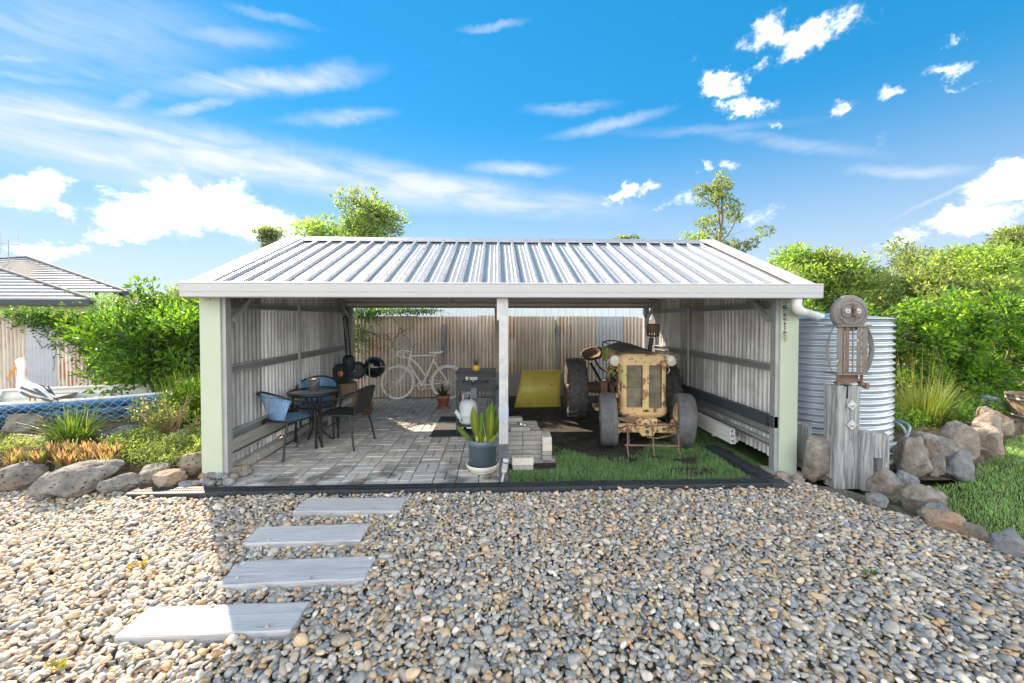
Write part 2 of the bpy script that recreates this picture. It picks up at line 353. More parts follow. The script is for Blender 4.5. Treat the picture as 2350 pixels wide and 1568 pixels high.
def m_tint(name, rough=0.7, bump=0.3, bscale=60, spec=0.4):
    """colour comes from the mesh's own per-piece colours"""
    t = NT(name); a = t.nd('ShaderNodeAttribute', attribute_name='tint'); v = t.coord()
    n = t.noise(v, bscale, 5, 0.6); n2 = t.noise(v, bscale * 0.35, 4, 0.6)
    c = t.mix(1.0, a.outputs['Color'], t.rng(n2, 0.3, 0.7, 0.78, 1.2), 'MULTIPLY')
    if bump: t.bump(n, bump, 0.004)
    return t.fin(c, rough, 0, spec)

def m_leaf(name, trans=0.45, boost=(2.2, 2.4, 0.9), rough=0.42):
    t = NT(name); a = t.nd('ShaderNodeAttribute', attribute_name='tint')
    t.put(t.bsdf.inputs['Base Color'], a.outputs['Color']); t.bsdf.inputs['Roughness'].default_value = rough; t.bsdf.inputs['Specular IOR Level'].default_value = 0.35
    tr = t.nd('ShaderNodeBsdfTranslucent'); tc = t.mix(1.0, a.outputs['Color'], boost, 'MULTIPLY'); t.L.new(tc, tr.inputs[0])
    mx = t.nd('ShaderNodeMixShader'); mx.inputs[0].default_value = trans
    t.L.new(t.bsdf.outputs[0], mx.inputs[1]); t.L.new(tr.outputs[0], mx.inputs[2]); t.L.new(mx.outputs[0], t.out.inputs[0])
    return t.m

def m_soil(name, c0, c1, c2, scale=6):
    t = NT(name); v = t.coord(kind='Object'); n1 = t.noise(v, scale, 9, 0.7); n2 = t.noise(v, scale * 9, 5, 0.7)
    c = t.ramp(n1, [(0.3, c0), (0.5, c1), (0.72, c2)]); c = t.mix(t.rng(n2, 0.55, 0.75, 0, 0.5), c, c2)
    t.bump(t.math('ADD', n1, n2), 0.8, 0.03); return t.fin(c, 0.95, 0, 0.2)

def m_chipped(name, paint, under, rust, chips=0.58, rough=0.55, green=None):
    """old paint flaking to an undercoat and rust"""
    t = NT(name); v = t.coord(rnd=True); n1 = t.noise(v, 7.5, 9, 0.68); n2 = t.noise(v, 2.4, 4, 0.6); n3 = t.noise(v, 24, 6, 0.7)
    c = t.mix(t.rng(n2, 0.42, 0.6), paint, tuple(x * 0.86 for x in paint))
    if green: c = t.mix(t.rng(n2, 0.52, 0.64, 0, 0.85), c, green)
    c = t.mix(t.rng(n1, chips, chips + 0.015), c, rust)
    c = t.mix(t.rng(n1, chips + 0.05, chips + 0.06), c, under)
    c = t.mix(t.rng(n3, 0.66, 0.70, 0, 0.9), c, (0.05, 0.035, 0.025))
    c = t.mix(t.rng(t.noise(v, 4.0, 6, 0.7), 0.52, 0.8, 0, 0.5), c, (0.24, 0.19, 0.13))
    t.bump(t.math('SUBTRACT', t.math('MULTIPLY', n3, 0.2), t.rng(n1, chips, chips + 0.015)), 0.35, 0.004)
    return t.fin(c, rough)

M = {}
M['gravel'] = m_tint('river_pebble', 0.62, 0.25, 90)
M['leaf'] = m_leaf('leaf'); M['leaf_soft'] = m_leaf('leaf_soft', 0.35, (1.8, 1.9, 0.9), 0.5)
M['blade'] = m_leaf('grass_blade', 0.35, (2.0, 2.1, 0.9), 0.45)
M['galv'] = m_galv(); M['galv_warm'] = m_galv('galvanised_warm', 0.25)
M['rust'] = m_rustsheet()
M['steel'] = plain('galvanised_steel', (0.47, 0.48, 0.49), 0.45, 0.25, 0.16, 14, 0.06)
M['steel_dark'] = plain('dull_steel_section', (0.36, 0.375, 0.38), 0.55, 0.35, 0.15, 8, 0.08)
M['green_post'] = plain('pale_green_paint', (0.42, 0.485, 0.38), 0.5, 0, 0.03, 2, 0.03)
M['white_paint'] = plain('gutter_white', (0.45, 0.455, 0.46), 0.38, 0, 0.025, 3, 0.02)
M['black_plastic'] = plain('black_plastic', (0.030, 0.038, 0.045), 0.55, 0, 0.3, 12, 0.1)
M['black_metal'] = plain('black_metal', (0.025, 0.026, 0.028), 0.38, 0.2, 0.3, 10, 0.05)
M['rubber'] = plain('black_rubber', (0.085, 0.086, 0.086), 0.82, 0, 0.35, 16, 0.2, c2=(0.05, 0.046, 0.04))
M['rubber_grey'] = plain('grey_dusty_tyre', (0.115, 0.118, 0.122), 0.85, 0, 0.3, 12, 0.2)
M['white_bike'] = plain('white_house_paint', (0.88, 0.865, 0.82), 0.6, 0, 0.08, 20, 0.1)
M['chrome'] = plain('dull_chrome', (0.55, 0.52, 0.46), 0.28, 0.9, 0.15, 20, 0.03)
M['terracotta'] = plain('terracotta', (0.33, 0.14, 0.075), 0.8, 0, 0.2, 14, 0.15)
M['concrete'] = plain('concrete', (0.40, 0.385, 0.36), 0.9, 0, 0.18, 18, 0.35)
M['cream_brick'] = plain('cream_concrete_brick', (0.60, 0.56, 0.49), 0.9, 0, 0.14, 40, 0.4, rnd=0.08)
M['grey_brick'] = plain('grey_paver_brick', (0.30, 0.29, 0.27), 0.9, 0, 0.2, 30, 0.35, rnd=0.15)
M['white_plastic'] = plain('white_plastic', (0.66, 0.67, 0.67), 0.35, 0, 0.03, 5, 0.0)
M['sleeper'] = m_timber('grey_sleeper', (0.36, 0.37, 0.38), (0.53, 0.54, 0.555), (0.66, 0.665, 0.67), 0, 1.6)
M['old_post'] = m_timber('silvered_old_timber', (0.07, 0.072, 0.075), (0.29, 0.295, 0.295), (0.55, 0.555, 0.555), 2, 1.5)
M['brown_timber'] = m_timber('brown_timber', (0.14, 0.10, 0.065), (0.25, 0.18, 0.12), (0.36, 0.28, 0.2), 2, 0.8)
M['grey_timber'] = m_timber('grey_rail_timber', (0.20, 0.19, 0.175), (0.31, 0.295, 0.27), (0.42, 0.40, 0.37), 1, 0.8)
M['beam_timber'] = m_timber('pale_beam_timber', (0.33, 0.26, 0.2), (0.46, 0.38, 0.30), (0.58, 0.50, 0.42), 0, 0.6)
M['rock_left'] = m_rock('pitted_grey_rock', (0.10, 0.10, 0.095), (0.23, 0.225, 0.21), (0.42, 0.405, 0.37), (0.30, 0.21, 0.13), 1.0)
M['rock_right'] = m_rock('brown_field_rock', (0.13, 0.115, 0.10), (0.25, 0.225, 0.195), (0.44, 0.41, 0.365), (0.30, 0.17, 0.085), 0.25)
M['rock_pale'] = m_rock('pale_ochre_rock', (0.20, 0.165, 0.13), (0.34, 0.29, 0.24), (0.50, 0.44, 0.37), (0.42, 0.22, 0.10), 0.2)
M['rock_blue'] = m_rock('blue_grey_stone', (0.15, 0.165, 0.18), (0.25, 0.27, 0.29), (0.40, 0.41, 0.42), (0.22, 0.20, 0.18), 0.25)
M['bark'] = m_timber('bark', (0.10, 0.08, 0.06), (0.19, 0.155, 0.12), (0.30, 0.26, 0.21), 2, 0.35)
M['twig'] = plain('pinkish_twig', (0.42, 0.26, 0.18), 0.8, 0, 0.2, 20, 0)
M['soil'] = m_soil('garden_soil', (0.06, 0.045, 0.033), (0.12, 0.09, 0.065), (0.24, 0.19, 0.14))
M['dirt_shade'] = m_soil('dark_bare_dirt', (0.022, 0.022, 0.02), (0.05, 0.047, 0.042), (0.10, 0.095, 0.085), 5)
M['turf'] = m_soil('turf_soil', (0.03, 0.05, 0.02), (0.055, 0.09, 0.03), (0.10, 0.14, 0.05), 4)
M['bedding'] = m_soil('gravel_fines', (0.13, 0.12, 0.105), (0.24, 0.22, 0.19), (0.34, 0.31, 0.27), 20)

# ------------------------------------------------------------------ ground
def sheet(name, poly, z, mat, label=None):
    m = MB(); m.add([(x, y, z) for x, y in poly], [tuple(range(len(poly)))]); return structure(m.build(name, mat), label)
sheet('ground', [(-900, -300), (900, -300), (900, 1500), (-900, 1500)], -0.09, M['turf'])
sheet('gravel_bed', [(-9, -4), (4.2, -4), (4.2, 2.2), (3.75, 3.0), (3.4, 3.75), (2.9, 3.86), (-4.9, 3.86), (-9, 3.9)], -0.045, M['bedding'])
sheet('gravel_yard', [(-16, -14), (16, -14), (16, -3), (4.4, -3), (4.4, -.2), (3.9, .85), (-7.6, .85), (-16, 3.5)], -0.03, m_soil('far_gravel', (.16, .155, .145), (.34, .325, .30), (.48, .45, .40), 30))
sheet('dirt_floor', [(0.06, 3.84), (2.94, 3.84), (3.0, 8.6), (0.06, 8.6)], -0.02, M['dirt_shade'])
sheet('sand_bed', [(-2.95, 3.84), (0.055, 3.84), (0.055, 8.36), (-2.95, 8.36)], -0.026, M['soil'])
def bed_height(x, y):
    a = min(1, max(0, (y - 3.75) / 0.6)); b = min(1, max(0, (-2.93 - x) / 0.35))
    return -0.05 + 0.25 * a * (0.35 + 0.65 * b) + 0.05 * mnoise.noise(Vector((x * 1.3, y * 1.3, 2.2)))
def grid_sheet(name, x0, x1, y0, y1, n, m_, hf, mat):
    X, Y = np.meshgrid(np.linspace(x0, x1, n), np.linspace(y0, y1, m_)); Z = np.array([hf(a, b) for a, b in zip(X.ravel(), Y.ravel())])
    V = np.stack([X.ravel(), Y.ravel(), Z], 1); i = np.arange(n * m_).reshape(m_, n)
    F = np.stack([i[:-1, :-1], i[:-1, 1:], i[1:, 1:], i[1:, :-1]], -1).reshape(-1, 4)
    return npmesh(name, V, F, mat, None, None, True)
structure(grid_sheet('garden_bed', -14, -2.95, 3.72, 9.2, 90, 50, bed_height, M['soil']), 'raised soil bed left of the shed')
def lawn_h(x, y): return 0.0 + 0.10 * min(1, max(0, (y - 3.0) / 3.5)) * min(1, max(0, (x - 3.6) / 2)) + 0.012 * mnoise.noise(Vector((x * 2, y * 2, 0)))
LAWN = [(3.62, 0.2), (3.64, 2.5), (3.64, 2.8), (3.70, 3.1), (4.12, 3.55), (4.78, 3.72), (5.3, 4.1), (5.9, 4.35), (6.6, 4.8), (7.1, 5.0), (9.5, 6.6), (18, 6.9), (18, -3), (4.5, -3)]
def in_poly(px, py, poly):
    c = np.zeros(len(px), bool); n = len(poly)
    for i in range(n):
        x0, y0 = poly[i]; x1, y1 = poly[(i + 1) % n]
        if y0 == y1: continue
        t = ((y0 > py) != (y1 > py)) & (px < (x1 - x0) * (py - y0) / (y1 - y0) + x0); c ^= t
    return c
def rbed(x, y): return (-0.2 if in_poly(np.array([x]), np.array([y]), LAWN)[0] else 0) + 0.02 + 0.10 * min(1, max(0, (y - 3.7) / 1.2)) + 0.03 * mnoise.noise(Vector((x, y, 5.1)))
structure(grid_sheet('side_bed', 3.22, 16, 3.75, 9.2, 150, 70, rbed, M['soil']), 'soil bed round the water tank')
structure(grid_sheet('lawn', 3.3, 18, -3, 6.95, 60, 50, lambda x, y: lawn_h(x, y) + (0 if in_poly(np.array([x]), np.array([y]), LAWN)[0] else -0.12), M['turf']), 'green lawn on the right')

# ------------------------------------------------------------------ shed
shed = tag(empty('carport_shed', (0.1, 4.0, 0)), 'white roofed open shed with corrugated iron sides and pale green corner posts', 'shed')
SX, SY = 0.1, 4.0
def sb(name, mb, mat, parent=None, **k):
    return keep(mb.build(name, mat, None, **k), parent or shed)
def sp(name):   # a grouping part inside the shed
    return keep(empty(name, (0, 0, 0)), shed)
EY, EZ, RY, RZ, BY = 3.90, 1.955, 5.77, 2.775, 7.64
XL, XR = -2.93, 3.21
def m_roof():
    t = NT('zinc_white_roof'); v = t.coord((6, 0.6, 0.6)); n = t.noise(v, 2.0, 6, 0.6); n2 = t.noise(t.coord(), 30, 4, 0.6)
    c = t.ramp(n, [(0.3, (0.29, 0.31, 0.335)), (0.7, (0.36, 0.38, 0.40))]); k = t.rng(t.rand(), 0, 1, 0.95, 1.04); c = t.mix(1.0, c, k, 'MULTIPLY')
    return t.fin(c, t.rng(n2, 0.3, 0.7, 0.36, 0.46), 0.4)
M['roof'] = m_roof()
RIB = 0.195
def roof_sheet(x0, nr, front):
    """trapezoid-ribbed sheet of nr ribs"""
    prof = []
    for k in range(nr):
        x = x0 + k * RIB
        prof += [(x, 0), (x + 0.052, 0), (x + 0.056, 0.003), (x + 0.062, 0.003), (x + 0.066, 0), (x + 0.104, 0), (x + 0.108, 0.003), (x + 0.114, 0.003), (x + 0.118, 0),
                 (x + 0.140, 0), (x + 0.150, 0.029), (x + 0.176, 0.029), (x + 0.186, 0)]
    prof.append((x0 + nr * RIB + 0.008, 0))
    m = MB(); (ya, za), (yb, zb) = ((EY, EZ), (RY, RZ)) if front else ((BY, EZ), (RY, RZ))
    dy, dz = yb - ya, zb - za; l = math.hypot(dy, dz); ny, nz = (-dz / l, dy / l) if front else (dz / l, -dy / l)
    a = [(x, ya + h * ny, za + h * nz) for x, h in prof]; b = [(x, yb + h * ny, zb + h * nz) for x, h in prof]; n = len(prof)
    m.add(a + b, [(i, i + 1, n + i + 1, n + i) for i in range(n - 1)])
    return m
for s_ in range(8):
    nr = 4 if s_ < 7 else 3
    for fr in (True, False): sb('roof_sheet', roof_sheet(XL + 0.06 + s_ * 4 * RIB, nr, fr), M['roof'], thick=0.0012)
sl = Vector((0, RY - EY, RZ - EZ)).normalized(); nrm = Vector((0, -sl.z, sl.y))
scr = MB()
for k in range(31):
    x = XL + 0.06 + k * RIB + 0.163
    for t_ in (0.14, 0.42, 0.68, 0.93):
        p = Vector((x, lerp(EY, RY, t_), lerp(EZ, RZ, t_))) + nrm * 0.030
        scr.lathe([(0.009, 0), (0.009, 0.004), (0.005, 0.005), (0.005, 0.012), (0.0, 0.012)], 6, p, nrm, False)
o = sb('roof_screw', scr, M['steel_dark']); o['kind'] = 'stuff'
# ridge cap: folded sheet
w_ = 0.17; up = 0.036
def ridge(x0, x1):
    m = MB(); pf = [(-w_ + 0.0, -w_ * math.tan(0.413) + up - 0.012), (-w_, -w_ * math.tan(0.413) + up), (0, up + 0.004), (w_, -w_ * math.tan(0.413) + up), (w_, -w_ * math.tan(0.413) + up - 0.012)]
    m.prism([(x0, RY + a, RZ + b) for a, b in pf], (x1 - x0, 0, 0), False); return m
sb('ridge_cap', ridge(XL + 0.2, 0.62), M['roof'], thick=0.002); 
sb('ridge_cap', ridge(0.6, XR - 0.2), M['roof'], thick=0.002, loc=(0, 0, 0.003))
for sx, x0 in ((1, XL - 0.035), (-1, XR + 0.035)):
    for (ya, yb) in ((EY - 0.06, RY), (BY + 0.06, RY)):
        za = EZ - 0.06 * math.tan(0.413)
        a0 = Vector((x0, ya, za + 0.045)); b0 = Vector((x0, yb, RZ + 0.047))
        pf = [(0.0, -0.15), (0.0, 0.0), (0.20 * sx, 0.0), (0.215 * sx, -0.014)]
        m = MB(); A = [a0 + Vector((u, 0, v)) for u, v in pf]; B = [b0 + Vector((u, 0, v)) for u, v in pf]
        m.add(A + B, [(i, i + 1, 5 + i, 4 + i) for i in range(3)]); sb('barge_cap', m, M['white_paint'], thick=0.002)
# gutter with a rolled lip, end caps and a pressed line along the face
GX0, GX1 = XL - 0.045, XR + 0.045
gp = [(3.925, 1.985), (3.925, 1.84), (3.815, 1.84), (3.803, 1.846), (3.801, 1.885), (3.806, 1.889), (3.802, 1.893), (3.799, 1.955), (3.803, 1.965), (3.797, 1.97), (3.797, 1.98), (3.81, 1.984), (3.822, 1.98), (3.822, 1.972)]
m = MB(); m.prism([(GX0, a, b) for a, b in gp], (GX1 - GX0, 0, 0), False)
gutter = sb('gutter', m, M['white_paint'], thick=0.002)
for x in (GX0, GX1):
    m = MB(); m.prism([(x - 0.002, a, b) for a, b in [(3.925, 1.985), (3.925, 1.838), (3.812, 1.838), (3.799, 1.846), (3.795, 1.98)]], (0.004, 0, 0)); sb('gutter_end', m, M['white_paint'], gutter)
m = MB(); m.prism([(GX0, a, b) for a, b in [(BY - 0.03, 1.985), (BY - 0.03, 1.86), (BY + 0.09, 1.86), (BY + 0.09, 1.98)]], (GX1 - GX0, 0, 0), False); sb('gutter', m, M['white_paint'], thick=0.002)
# downpipe to the tank
dp = MB(); dp.tube([(3.04, 3.875, 1.85), (3.04, 3.875, 1.80)], 0.051, 20)
dp.tube(arc([(3.04, 3.875, 1.81), (3.043, 3.877, 1.765), (3.075, 3.89, 1.722), (3.13, 3.92, 1.708)], 6), 0.047, 20, caps=False)
dp.tube([(3.12, 3.915, 1.710), (3.92, 4.62, 1.655)], 0.046, 20); dp.tube([(3.66, 4.39, 1.673), (3.95, 4.647, 1.653)], 0.050, 20)
sb('downpipe', dp, M['white_plastic'])
# corner posts: green cover with steel strip behind
gpL = MB(); gpL.bx(-2.945, -2.745, 4.0, 4.11, 0.02, 1.90); sb('corner_post', gpL, M['green_post'], bev=0.004)
gpR = MB(); gpR.bx(2.975, 3.17, 4.0, 4.11, 0.0, 1.90); sb('corner_post', gpR, M['green_post'], bev=0.004)
sb('post_strip', MB().bx(-2.743, -2.705, 4.02, 4.10, 0.02, 1.90), M['steel_dark']); sb('post_strip', MB().bx(2.935, 2.973, 4.02, 4.10, 0.0, 1.90), M['steel_dark'])
# middle front post: galvanised channel with taped and tarred sections
mp_ = MB(); mp_.bx(0.020, 0.112, 3.885, 3.965, 0.0, 1.86); mpost = sb('middle_post', mp_, M['steel'], bev=0.006)
for k in range(3): sb('rib', MB().bx(0.033 + k * 0.027, 0.045 + k * 0.027, 3.881, 3.886, 0.40, 0.635), M['steel'], mpost)
sb('strap', MB().bx(0.017, 0.115, 3.882, 3.968, 0.70, 0.755), plain('blue_grey_tape', (0.36, 0.43, 0.51), 0.5, 0, 0.05, 8, 0.03), mpost, bev=0.003)
sb('strap', MB().bx(0.018, 0.114, 3.883, 3.967, 0.637, 0.70), bpy.data.materials['blue_grey_tape'], mpost, bev=0.003)
sb('tarred_foot', MB().bx(0.018, 0.114, 3.883, 3.967, -0.03, 0.385), plain('tarred_steel', (0.085, 0.09, 0.095), 0.7, 0, 0.4, 14, 0.15), mpost)
br = MB(); br.bx(0.0, 0.032, 3.879, 3.884, 1.62, 1.835); br.bx(0.0, 0.032, 3.884, 3.92, 1.62, 1.835); sb('bracket', br, M['steel'], mpost)
# back posts
sb('back_post', MB().bx(-2.83, -2.73, 7.50, 7.60, 0, 1.95), M['steel_dark'], bev=0.005); sb('back_post', MB().bx(2.86, 2.95, 7.50, 7.60, 0, 1.95), M['steel'], bev=0.005)
sb('back_post', MB().bx(-0.045, 0.045, 7.5, 7.58, 0.3, 1.95), M['beam_timber'], bev=0.004)
sb('post_foot', MB().bx(-0.07, 0.07, 7.47, 7.61, 0.0, 0.62), plain('grey_blue_steel', (0.17, 0.21, 0.24), 0.5, 0.3, 0.1, 8, 0.05))
# front and back beams
M['beam_pale'] = plain('pale_rail_paint', (0.72, 0.66, 0.59), 0.55, 0, 0.08, 6, 0.05)
sb('front_beam', MB().bx(XL + 0.05, XR - 0.05, 3.935, 3.985, 1.845, 1.94), M['steel_dark'])
for z, h, y, mt in ((1.995, 0.04, 7.52, 'beam_pale'), (1.952, 0.035, 7.50, 'white_paint'), (1.905, 0.045, 7.48, 'beam_pale'), (1.862, 0.035, 7.51, 'beam_timber')):
    sb('back_rail', MB().bx(XL + 0.1, XR - 0.1, y, y + 0.05, z - h / 2, z + h / 2), M[mt], bev=0.004)
for xx in (0.95, 1.75, -0.92, -1.4): sb('rail_bracket', MB().bx(xx, xx + 0.035, 7.47, 7.48, 1.84, 1.89), M['steel'])
# purlins and rafters under the roof
for t_ in (0.33, 0.66, 0.97):
    for fr in (True, False):
        y = lerp(EY if fr else BY, RY, t_); z = lerp(EZ, RZ, t_)
        sb('purlin', MB().bx(XL + 0.03, XR - 0.03, y - 0.02, y + 0.02, z - 0.075, z - 0.012), M['steel'])
for x in (XL + 0.07, 0.066, XR - 0.07):
    for ye in (EY + 0.08, BY - 0.05):
        sb('rafter', MB().bar((x, ye, EZ - 0.10), (x, RY, RZ - 0.13), 0.05, 0.09), M['steel_dark'])
for (a, b) in (((2.90, 7.5, 1.62), (2.90, 7.0, 1.98)), ((-2.78, 7.5, 1.62), (-2.78, 7.0, 1.98)), ((2.93, 4.12, 1.62), (2.93, 4.5, 1.95)), ((-2.70, 4.12, 1.62), (-2.70, 4.5, 1.95))):
    sb('knee_brace', MB().bar(a, b, 0.045, 0.045), M['steel_dark'])
# side walls
class CorrMB(MB):
    def build(s, *a, **k):
        o = super().build(*a, **k); at = o.data.attributes.new('valley', 'FLOAT', 'POINT'); at.data.foreach_set('value', s.val); return o
def corr(u0, u1, zb, topf, place, per=0.0762, amp=0.0115, seg=8, rows=4, jag=None, sgn=1):
    """vertical-rib corrugated sheet: u along the wall, place(u, d, z) -> point"""
    n = max(2, int((u1 - u0) / per * seg)); us = np.linspace(u0, u1, n + 1); vs = []; fs = []
    for u in us:
        d = amp * math.sin(2 * math.pi * u / per); zt = topf(u); z0 = zb + (jag(u) if jag else 0)
        for r in range(rows + 1): vs.append(place(u, d + 0.004 * mnoise.noise(Vector((u * 2, r, zb * 7 + u0))), lerp(z0, zt, r / rows)))
    k = rows + 1
    for i in range(n):
        for r in range(rows): fs.append((i * k + r, (i + 1) * k + r, (i + 1) * k + r + 1, i * k + r + 1))
    m = CorrMB(); m.add(vs, fs, True); m.val = [0.5 - 0.5 * sgn * math.sin(2 * math.pi * u / per) for u in us for r in range(rows + 1)]; return m
def roof_under(y): return (lerp(EZ, RZ, (y - EY) / (RY - EY)) if y < RY else lerp(EZ, RZ, (BY - y) / (BY - RY))) - 0.02
def cgirt(m, x, y0, y1, z, h=0.075, d=0.05, side=1):
    """lipped channel running along y"""
    pf = [(0, 0), (d * side, 0), (d * side, 0.014), (d * side - 0.003 * side, 0.014), (d * side - 0.003 * side, 0.003), (0.003 * side, 0.003), (0.003 * side, h - 0.003), (d * side - 0.003 * side, h - 0.003), (d * side - 0.003 * side, h - 0.014), (d * side, h - 0.014), (d * side, h), (0, h)]
    m.prism([(x + a, y0, z + b) for a, b in pf], (0, y1 - y0, 0)); return m
wallL = sp('left_wall'); wallR = sp('right_wall')
for side, wl, X in ((1, wallL, -2.86), (-1, wallR, 3.06)):
    y = 4.09; k = 0
    while y < 7.55:
        y1 = min(y + 0.78, 7.60)
        jag = (lambda u: 0.02 * mnoise.noise(Vector((u * 9, 1, 0))) + (0.05 if mnoise.noise(Vector((u * 5, 3.3, 0))) > 0.3 else 0))
        m = corr(y, y1 + 0.03, 0.10 if side < 0 else 0.07, roof_under, lambda u, d, z, s=side, kk=k, XX=X: (XX + s * (0.004 * (kk % 2)) + s * d, u, z), jag=jag)
        sb('corrugated_sheet', m, M['galv'] if (k + (side < 0)) % 3 else M['galv_warm'], wl); y = y1; k += 1
    xi = X + side * 0.016
    for (z, h) in ((1.745, 0.06), (1.065, 0.08), (0.36, 0.09)):
        sb('girt', cgirt(MB(), xi, 4.11, 7.50, z, h, 0.062, side), M['steel_dark'] if side > 0 else M['steel_dark'], wl)
    sb('girt', cgirt(MB(), xi, 4.11, 7.50, 0.235 if side < 0 else 0.20, 0.06, 0.07, side), M['steel'], wl)
sb('strut', MB().bx(-2.752, -2.722, 5.53, 5.555, 0.30, 1.82), M['steel'], wallL); sb('strut', MB().bx(2.95, 2.975, 5.955, 5.985, 0.47, 1.80), M['steel'], wallR)
sb('strut', MB().bx(2.985, 3.01, 4.93, 4.95, 0.45, 1.06), M['white_paint'], wallR)
sb('wall_rail', MB().box((-2.765, 5.3, 0.315), (0.05, 2.3, 0.13), Matrix.Rotation(R(8), 3, 'Y')), M['grey_timber'], wallL, bev=0.01)
db = MB(); db.bx(2.925, 2.975, 4.02, 7.2, 0.475, 0.60); sb('wall_rail', db, plain('dark_rail', (0.055, 0.075, 0.095), 0.55, 0.1, 0.1, 5, 0.05), wallR, bev=0.003)
sb('rail_end', MB().bx(2.92, 2.978, 4.09, 4.13, 0.478, 0.597), M['black_plastic'], wallR)
# white-grey stone edging at the wall foot
ed = empty('stone_edging', (-2.8, 4.2, 0)); tag(ed, 'crumbling pale concrete edging along the foot of the left wall', 'edging')
for k in range(9):
    y = 4.14 + k * 0.30
    m = MB(); m.box((0, 0, 0), (0.10, 0.29, 0.10)); m.v = [(p[0] + random.uniform(-.012, .012), p[1] + random.uniform(-.008, .008), p[2] + random.uniform(-.012, .015)) for p in m.v]
    o = m.build('edging_block', M['concrete'], ed, bev=0.014); o.location = (0.0, y - 4.2, 0.035)
# sensor lamp on the back rail
sl_ = MB(); sl_.box((0, 0, 0.03), (0.05, 0.05, 0.03)); sl_.lathe([(0.0, -0.055), (0.028, -0.05), (0.036, -0.03), (0.03, -0.005), (0.02, 0.015)], 16); sl_.lathe([(0.0, 0.0), (0.022, 0.0), (0.026, 0.05), (0, 0.055)], 12, (0.0, -0.03, -0.01), (0, -1, -0.4))
o = sl_.build('sensor_lamp', M['white_plastic'], loc=(-0.90, 7.44, 1.985)); tag(o, 'small white motion sensor hanging from the back rail', 'sensor')

# ------------------------------------------------------------------ paving
paving = structure(empty('paved_floor', (0, 0, 0)), 'basketweave grey brick paving of the left bay'); paving['kind'] = 'structure'
def m_paver():
    t = NT('grey_paver'); v = t.coord(rnd=True); n1 = t.noise(v, 12, 7, 0.65); n2 = t.noise(v, 4.0, 5, 0.6); n3 = t.noise(v, 80, 4, 0.6)
    base = t.ramp(t.rand(), [(0.0, (0.35, 0.345, 0.335)), (0.3, (0.43, 0.415, 0.395)), (0.6, (0.48, 0.475, 0.46)), (0.85, (0.54, 0.495, 0.43)), (1.0, (0.41, 0.43, 0.45))])
    g = t.nd('ShaderNodeNewGeometry'); sx = t.nd('ShaderNodeSeparateXYZ'); t.L.new(g.outputs['Position'], sx.inputs[0])
    wn = t.nd('ShaderNodeTexNoise'); wn.inputs['Scale'].default_value = 3.1; wn.inputs['Detail'].default_value = 6; t.L.new(g.outputs['Position'], wn.inputs['Vector'])
    near = t.rng(sx.outputs[1], 4.7, 4.1)                                   # weathered towards the open front
    dark = t.math('MULTIPLY', t.rng(wn.outputs[0], 0.50, 0.60), near)
    c = t.mix(1.0, base, t.rng(n1, 0.3, 0.7, 0.84, 1.16), 'MULTIPLY')
    c = t.mix(t.math('MULTIPLY', dark, 0.75), c, (0.075, 0.07, 0.065))
    lt = t.math('MULTIPLY', t.rng(n2, 0.56, 0.66), t.math('MULTIPLY', near, t.rng(t.rand(), 0.6, 0.8)))
    c = t.mix(t.math('MULTIPLY', lt, 0.7), c, (0.52, 0.54, 0.57))
    t.bump(t.math('ADD', n1, n3), 0.4, 0.004); return t.fin(c, 0.82)
M['paver'] = m_paver()
pm = MB(); hx, hy, b_ = 0.1115, 0.0545, 0.007
pm.add([(-hx, -hy, -0.05), (hx, -hy, -0.05), (hx, hy, -0.05), (-hx, hy, -0.05), (-hx, -hy, -b_), (hx, -hy, -b_), (hx, hy, -b_), (-hx, hy, -b_),
        (-hx + b_, -hy + b_, 0), (hx - b_, -hy + b_, 0), (hx - b_, hy - b_, 0), (-hx + b_, hy - b_, 0)],
       [(0, 1, 5, 4), (1, 2, 6, 5), (2, 3, 7, 6), (3, 0, 4, 7), (4, 5, 9, 8), (5, 6, 10, 9), (6, 7, 11, 10), (7, 4, 8, 11), (8, 9, 10, 11)])
src = pm.build('paver', M['paver'], paving); pmesh = src.data; bpy.data.objects.remove(src)
spots = []
for i in range(13): spots.append((0.045 - 0.115 - i * 0.231, 3.905, 0))
for r in range(18):
    for c_ in range(12):
        cx, cy = 0.045 - 0.1155 - c_ * 0.231, 3.967 + 0.1155 + r * 0.231
        if (r + c_) % 2: spots += [(cx, cy - 0.0577, 0), (cx, cy + 0.0577, 0)]
        else: spots += [(cx - 0.0577, cy, 1), (cx + 0.0577, cy, 1)]
spots = [s for s in spots if not (s[0] < -2.72 and s[1] > 4.0) and s[0] > -2.84]
spots.sort(key=lambda s: s[1])
rest = MB()
for i, (x, y, v_) in enumerate(spots):
    z = random.gauss(0, 0.0022) + 0.004; rz = random.gauss(0, 0.012) + (math.pi / 2 if v_ else 0)
    M3 = Matrix.Rotation(rz, 3, 'Z') @ Matrix.Rotation(random.gauss(0, .008), 3, 'X') @ Matrix.Rotation(random.gauss(0, .008), 3, 'Y')
    if i < 298:
        o = bpy.data.objects.new('paver', pmesh); col.objects.link(o); o.parent = paving; o.location = (x, y, z); o.rotation_euler = M3.to_euler()
    else: rest.add([M3 @ v.co + Vector((x, y, z)) for v in pmesh.vertices], [tuple(p.vertices) for p in pmesh.polygons])
o = rest.build('paver_field', M['paver'], paving); o['kind'] = 'stuff'; o['label'] = 'grey brick pavers towards the back of the bay'

